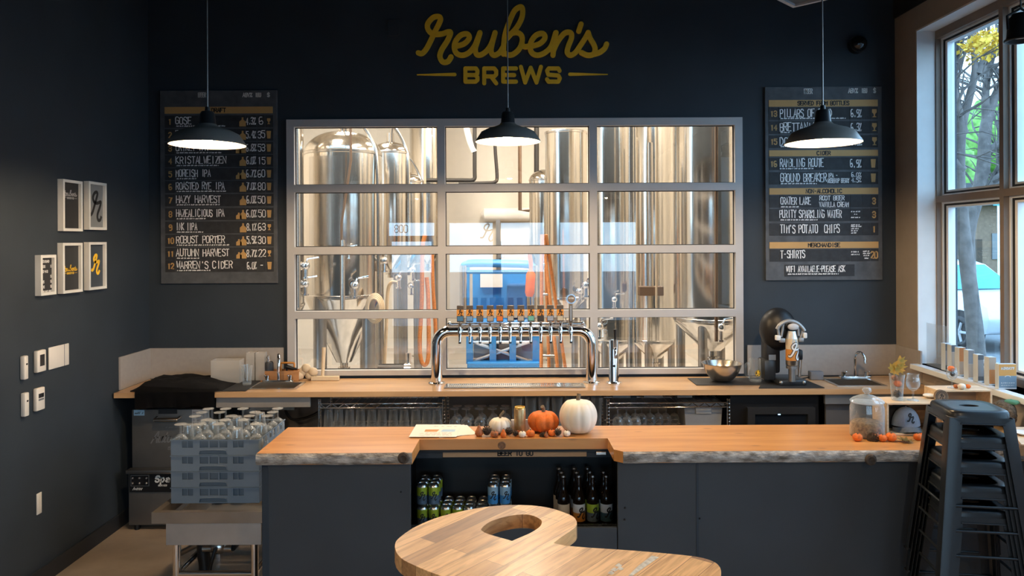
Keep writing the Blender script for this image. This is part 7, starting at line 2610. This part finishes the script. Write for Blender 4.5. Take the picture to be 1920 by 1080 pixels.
# pale vent box under the ceiling
vp = P(1487, 15, 4.8)
t = thing('ceiling_vent', 'pale square air vent hanging under the ceiling, only its corner in view', 'vent', (vp.x, 4.8, vp.z), PI + PI / 4)
obj('vent_frame', B().perf(0.0, 0.5, 0.0, 0.5, 0.0, 0.03, [(0.025, 0.475, 0.025, 0.475)], fn=lambda x, y, z: (x, z, y)), M['frame_grey'], t)
obj('vent_louver', B().b(0.03, 0.47, 0.03, 0.47, 0.012, 0.02), M['steel_dull'], t)
obj('duct', B().b(0.06, 0.44, 0.06, 0.44, 0.031, ZC - vp.z), M['ceiling'], t)

# ------------------------------------------------------------------ the street outside
def tree(label, base, pts_main, branches, seed, m, twigs=True):
    rnd = random.Random(seed)
    t = thing('bare_tree', label, 'tree', base, 0, 'bare street trees')
    obj('trunk', B().tube(smooth_path([p for p, r in pts_main], 5), [pts_main[min(len(pts_main) - 1, int(i / 5))][1] * (1 - (i % 5) / 5) + pts_main[min(len(pts_main) - 1, int(i / 5) + 1)][1] * ((i % 5) / 5) for i in range((len(pts_main) - 1) * 5 + 1)], 14), m, t, 60)
    tw = B()
    for bi, br in enumerate(branches):
        pts = smooth_path([p for p, r in br], 4)
        n = len(pts)
        rs = [br[0][1] + (br[-1][1] - br[0][1]) * i / (n - 1) for i in range(n)]
        obj('branch', B().tube(pts, rs, 9), m, t, 60)
        # twigs along the branch
        for i in range(2, n):
            for q in range(2 if i < n - 2 else 4):
                d = (pts[i] - pts[i - 1]).normalized()
                dv = Vector((rnd.uniform(-1, 1), rnd.uniform(-1, 1), rnd.uniform(-0.4, 1))).normalized()
                d = (d * 0.7 + dv).normalized()
                L = rnd.uniform(0.4, 1.3)
                p0 = pts[i]
                tp = [p0]
                for s in range(4):
                    d = (d + Vector((rnd.uniform(-1, 1), rnd.uniform(-1, 1), rnd.uniform(-0.6, 0.7))) * 0.35).normalized()
                    tp.append(tp[-1] + d * L / 4)
                tw.tube(tp, [0.022, 0.016, 0.012, 0.008, 0.005], 5, cap=False)
                for z in range(2):
                    e = (d + Vector((rnd.uniform(-1, 1), rnd.uniform(-1, 1), rnd.uniform(-1, 1)))).normalized()
                    k = rnd.randint(1, 3)
                    tw.tube([tp[k], tp[k] + e * L * 0.3, tp[k] + e * L * 0.5 + Vector((0, 0, rnd.uniform(-0.15, 0.15)))], [0.010, 0.007, 0.004], 4, cap=False)
    obj('twig_foliage', tw, m, t, 60)
    return t


BK = mat('tree_bark', (0.155, 0.135, 0.125), 0.9, var=0.35, scale=9, bump=0.7, bscale=22)
TYD = 8.4
def TP(px, py, Y=TYD, dy=0.0):
    p = P(px, py, Y)
    return Vector((p.x, Y + dy, p.z))
ba = P(1832, 700, TYD)
bas = Vector((ba.x, TYD, -0.12))
def rel(l):
    return [((p - bas), r) for p, r in l]
main = rel([(Vector((TP(1834, 700).x, TYD, -0.125)), 0.13), (TP(1830, 650), 0.092), (TP(1821, 560), 0.080), (TP(1810, 470), 0.076), (TP(1803, 400), 0.068), (TP(1800, 330), 0.052), (TP(1803, 240), 0.050), (TP(1818, 180), 0.042), (TP(1828, 130), 0.034), (TP(1822, 60), 0.028), (TP(1814, -30), 0.02)])
brs = [rel([(TP(1806, 250), 0.055), (TP(1790, 180), 0.045), (TP(1786, 150), 0.040), (TP(1800, 90), 0.034), (TP(1806, 20), 0.028), (TP(1800, -60), 0.02)]),
       rel([(TP(1803, 235), 0.045), (TP(1782, 205), 0.035), (TP(1760, 190), 0.026), (TP(1730, 150), 0.02)]),
       rel([(TP(1804, 320), 0.06), (TP(1785, 300), 0.045), (TP(1765, 285), 0.03)]),
       rel([(TP(1834, 140), 0.06), (TP(1850, 110), 0.04), (TP(1880, 90), 0.03), (TP(1920, 50), 0.02)]),
       rel([(TP(1808, 95), 0.04), (TP(1790, 90), 0.03), (TP(1765, 95), 0.02)])]
tree('nearest bare street tree with a leaning trunk before the parked car', bas, main, brs, 3, BK)
T2 = 10.2
bs2 = Vector((P(1833, 640, T2).x, T2, -0.12))
def rel2(l):
    return [((p - bs2), r) for p, r in l]
main = rel2([(Vector((P(1833, 640, T2).x, T2, -0.125)), 0.07), (TP(1818, 480, T2), 0.07), (TP(1820, 420, T2), 0.075), (TP(1832, 370, T2), 0.085), (TP(1844, 310, T2), 0.085), (TP(1848, 240, T2), 0.075), (TP(1862, 190, T2), 0.055), (TP(1886, 140, T2), 0.040), (TP(1925, 90, T2), 0.03)])
brs = [rel2([(TP(1846, 290, T2), 0.060), (TP(1872, 270, T2), 0.052), (TP(1905, 250, T2), 0.045), (TP(1960, 200, T2), 0.03)]),
       rel2([(TP(1828, 385, T2), 0.060), (TP(1850, 350, T2), 0.052), (TP(1882, 325, T2), 0.050), (TP(1930, 290, T2), 0.04)]),
       rel2([(TP(1850, 230, T2), 0.06), (TP(1848, 170, T2), 0.045), (TP(1860, 110, T2), 0.035), (TP(1880, 30, T2), 0.025)]),
       rel2([(TP(1858, 195, T2), 0.05), (TP(1880, 150, T2), 0.04), (TP(1900, 120, T2), 0.03), (TP(1930, 60, T2), 0.02)])]
tree('second bare street tree with rising side limbs behind the nearest', bs2, main, brs, 8, BK)
# yellow leaves still hanging
rnd = random.Random(5)
b = B()
for i in range(420):
    u = rnd.random()
    px = 1822 + 62 * u
    py = 62 + rnd.uniform(0, 1) * (28 + 20 * math.sin(PI * u)) - 8 * u
    p = TP(px, py, 7.7, rnd.uniform(-0.25, 0.25))
    e = Vector((rnd.uniform(-1, 1), rnd.uniform(-0.4, 0.4), rnd.uniform(-1, 0.3))).normalized() * rnd.uniform(0.04, 0.085)
    s = Vector((rnd.uniform(-1, 1), rnd.uniform(-1, 1), rnd.uniform(-1, 1))).normalized().cross(e) * 0.36
    b._f([b.bm.verts.new(p), b.bm.verts.new(p + e * 0.5 + s), b.bm.verts.new(p + e), b.bm.verts.new(p + e * 0.5 - s)])
o = obj('yellow_leaves', b, mat('yellow_leaf', (0.80, 0.50, 0.05), 0.7, var=0.3, scale=8), None, False)
o['kind'] = 'stuff'
tag(o, 'clump of yellow autumn leaves hanging before the tree limbs', 'leaves')
# green shrubs across the street
rnd = random.Random(11)
def shrub(label, px, py, Y, r, seed, m):
    c = P(px, py, Y)
    b_ = B().ball((0, 0, 0), r, 30, 20, (1, 0.8, 1), fn=lambda q: 1 + 0.35 * noise.noise(q * 2.5 + Vector((seed, 0, 0))) + 0.16 * noise.noise(q * 9))
    t_ = thing('green_shrub', label, 'shrub', (c.x, Y, c.z), 0, 'leafy trees across the street')
    obj('foliage', b_, m, t_, 70)
    obj('stem', B().cyl((0, 0, -c.z - 0.12), (0, 0, -0.4 * r), 0.12), BK, t_, 40)
GRN = mat('shrub_green', (0.14, 0.30, 0.06), 0.9, var=0.6, scale=3.5, bump=1.0, bscale=9)
shrub('tall green tree crown between the two bare trunks', 1822, 275, 36.5, 1.9, 1, GRN)
shrub('green tree crown low beside the window corner', 1772, 335, 33, 1.45, 4, GRN)
shrub('green tree crown behind the second bare trunk', 1872, 240, 40.5, 1.7, 7, GRN)
shrub('broad green tree crown filling the gap beyond the muntin', 1862, 330, 45, 2.4, 9, GRN)
shrub('yellow green tree crown beyond the leaning trunk', 1792, 262, 50, 1.9, 12, GRN)
# house across the street
hb = P(1835, 470, 26)
t = thing('street_house', 'brown house with a dark roof across the street', 'house', (hb.x, 26, -0.12))
HT = P(0, 395, 26).z + 0.12
obj('house_wall', B().b(-3.2, 2.2, 0, 4, 0, HT), mat('house_brown', (0.22, 0.145, 0.10), 0.8, var=0.15), t)
obj('roof', B().prism([(-3.6, HT), (2.6, HT), (1.6, HT + 0.75), (-2.6, HT + 0.75)], -0.5, 4.5, fn=lambda x, y, h: (x, h, y)), mat('roof_grey', (0.06, 0.065, 0.075), 0.8), t)
obj('house_window', B().b(0.45, 1.0, -0.04, 0.02, 1.4, 2.3), mat('house_glass', (0.16, 0.17, 0.18), 0.2), t)
obj('house_door', B().b(-0.7, 0.1, -0.04, 0.02, 0.0, 2.1), mat('door_brown', (0.07, 0.045, 0.03), 0.7), t)
# grass verge
struct('lawn', B().b(8, 40, 19.5, 60, -0.118, -0.08), mat('verge_green', (0.10, 0.17, 0.06), 0.95, var=0.4, scale=4))
# street sign
Ys = 20.5
sg = P(1873, 470, Ys)
t = thing('street_sign', 'pale blue street sign on a pole above the parked car', 'street sign', (sg.x, Ys, -0.12))
obj('pole', B().cyl((0, 0, 0), (0, 0, P(0, 378, Ys).z + 0.12), 0.035, n=12), M['frame_white'], t, 40)
SB = mat('sign_blue', (0.10, 0.50, 0.66), 0.5)
zs_ = P(0, 389, Ys).z + 0.12
obj('sign_blade', B().b(-0.18, 0.12, -0.045, -0.035, zs_ - 0.09, zs_ + 0.09, 0.01), SB, t)
obj('sign_blade', B().b(-0.05, 0.05, -0.20, 0.0, zs_ + 0.0, zs_ + 0.10, 0.01), SB, t)

# parked silver car
CYD = 12.6
c0 = P(1769, 655, CYD)
t = thing('parked_car', 'silver white car parked on the street behind the leaning tree', 'car', (9.32, 15.25, -0.12), math.radians(-80))
CP = mat('car_silver', (0.60, 0.64, 0.68), 0.25, 0.25, var=0.02, coat=0.6)
CGl = mat('car_glass', (0.16, 0.52, 0.60), 0.06, 0.75, var=0.05)
# side profile along x (front at +x): lower body then cabin
W = 0.9
def hull(pts, wfun, mat_, nm, bevel=0.05):
    b_ = B()
    b_.prism(pts, -W, W, fn=lambda x, y, h: (x, h * wfun(y), y))
    bmesh.ops.bevel(b_.bm, geom=list(b_.bm.edges), offset=bevel, segments=2, profile=0.6, affect='EDGES')
    return obj(nm, b_, mat_, t, 50)
body = [(-3.1, 0.38), (1.42, 0.34), (1.50, 0.62), (1.44, 0.86), (1.05, 1.02), (0.30, 1.10), (-0.2, 1.13), (-2.9, 1.13), (-3.15, 0.9)]
hull(body, lambda z: 1.0 if z < 0.9 else 0.97, CP, 'body', 0.07)
cab = [(0.28, 1.09), (-0.45, 1.58), (-0.75, 1.66), (-2.4, 1.68), (-2.95, 1.10)]
hull(cab, lambda z: 1.0 - 0.10 * max(0, (z - 1.09)) / 0.6, CP, 'cabin', 0.06)
b = B()
vs = [b.bm.verts.new(v) for v in ((0.33, -0.80, 1.12), (0.33, 0.80, 1.12), (-0.40, 0.74, 1.575), (-0.40, -0.74, 1.575))]
b._f(vs)
bmesh.ops.solidify(b.bm, geom=list(b.bm.faces), thickness=0.03)
obj('windscreen', b, CGl, t)
for s in (-1, 1):
    b = B()
    vs = [b.bm.verts.new(v) for v in ((0.12, s * 0.905, 1.16), (-2.55, s * 0.905, 1.16), (-2.30, s * 0.835, 1.57), (-0.50, s * 0.835, 1.55))]
    b._f(vs)
    bmesh.ops.solidify(b.bm, geom=list(b.bm.faces), thickness=0.02)
    obj('side_glass', b, CGl, t)
    obj('headlight', B().ball((1.30, s * 0.66, 0.82), 0.16, 14, 8, (0.9, 1.1, 0.62)), mat('lamp_lens', (0.6, 0.66, 0.7), 0.1, 0.3), t, 60)
    obj('mirror', B().ball((0.05, s * 1.0, 1.16), 0.11, 12, 8, (0.6, 1, 0.7)), CP, t, 60)
    for wx in (0.80, -2.05):
        w = obj('wheel', B().tube([(wx + 0.24 * math.cos(2 * PI * i / 26), s * 0.84, 0.335 + 0.24 * math.sin(2 * PI * i / 26)) for i in range(26)], 0.095, 10, closed=True), M['black'], t, 50)
        b = B().cyl((wx, s * 0.90, 0.335), (wx, s * 0.93, 0.335), 0.06, n=14)
        for k in range(5):
            a = 2 * PI * k / 5
            b.tube([(wx, s * 0.92, 0.335), (wx + 0.19 * math.cos(a), s * 0.92, 0.335 + 0.19 * math.sin(a))], 0.026, 6)
        obj('rim', b, M['frame_grey'], w, 50)
        obj('wheel_arch', B().cyl((wx, s * 0.70, 0.36), (wx, s * 0.905, 0.36), 0.40, n=28), M['black'], t, 40)
obj('grille', B().b(1.44, 1.50, -0.42, 0.42, 0.58, 0.74, 0.01), M['black'], t)
obj('bumper_intake', B().b(1.42, 1.49, -0.6, 0.6, 0.40, 0.52, 0.01), M['black'], t)
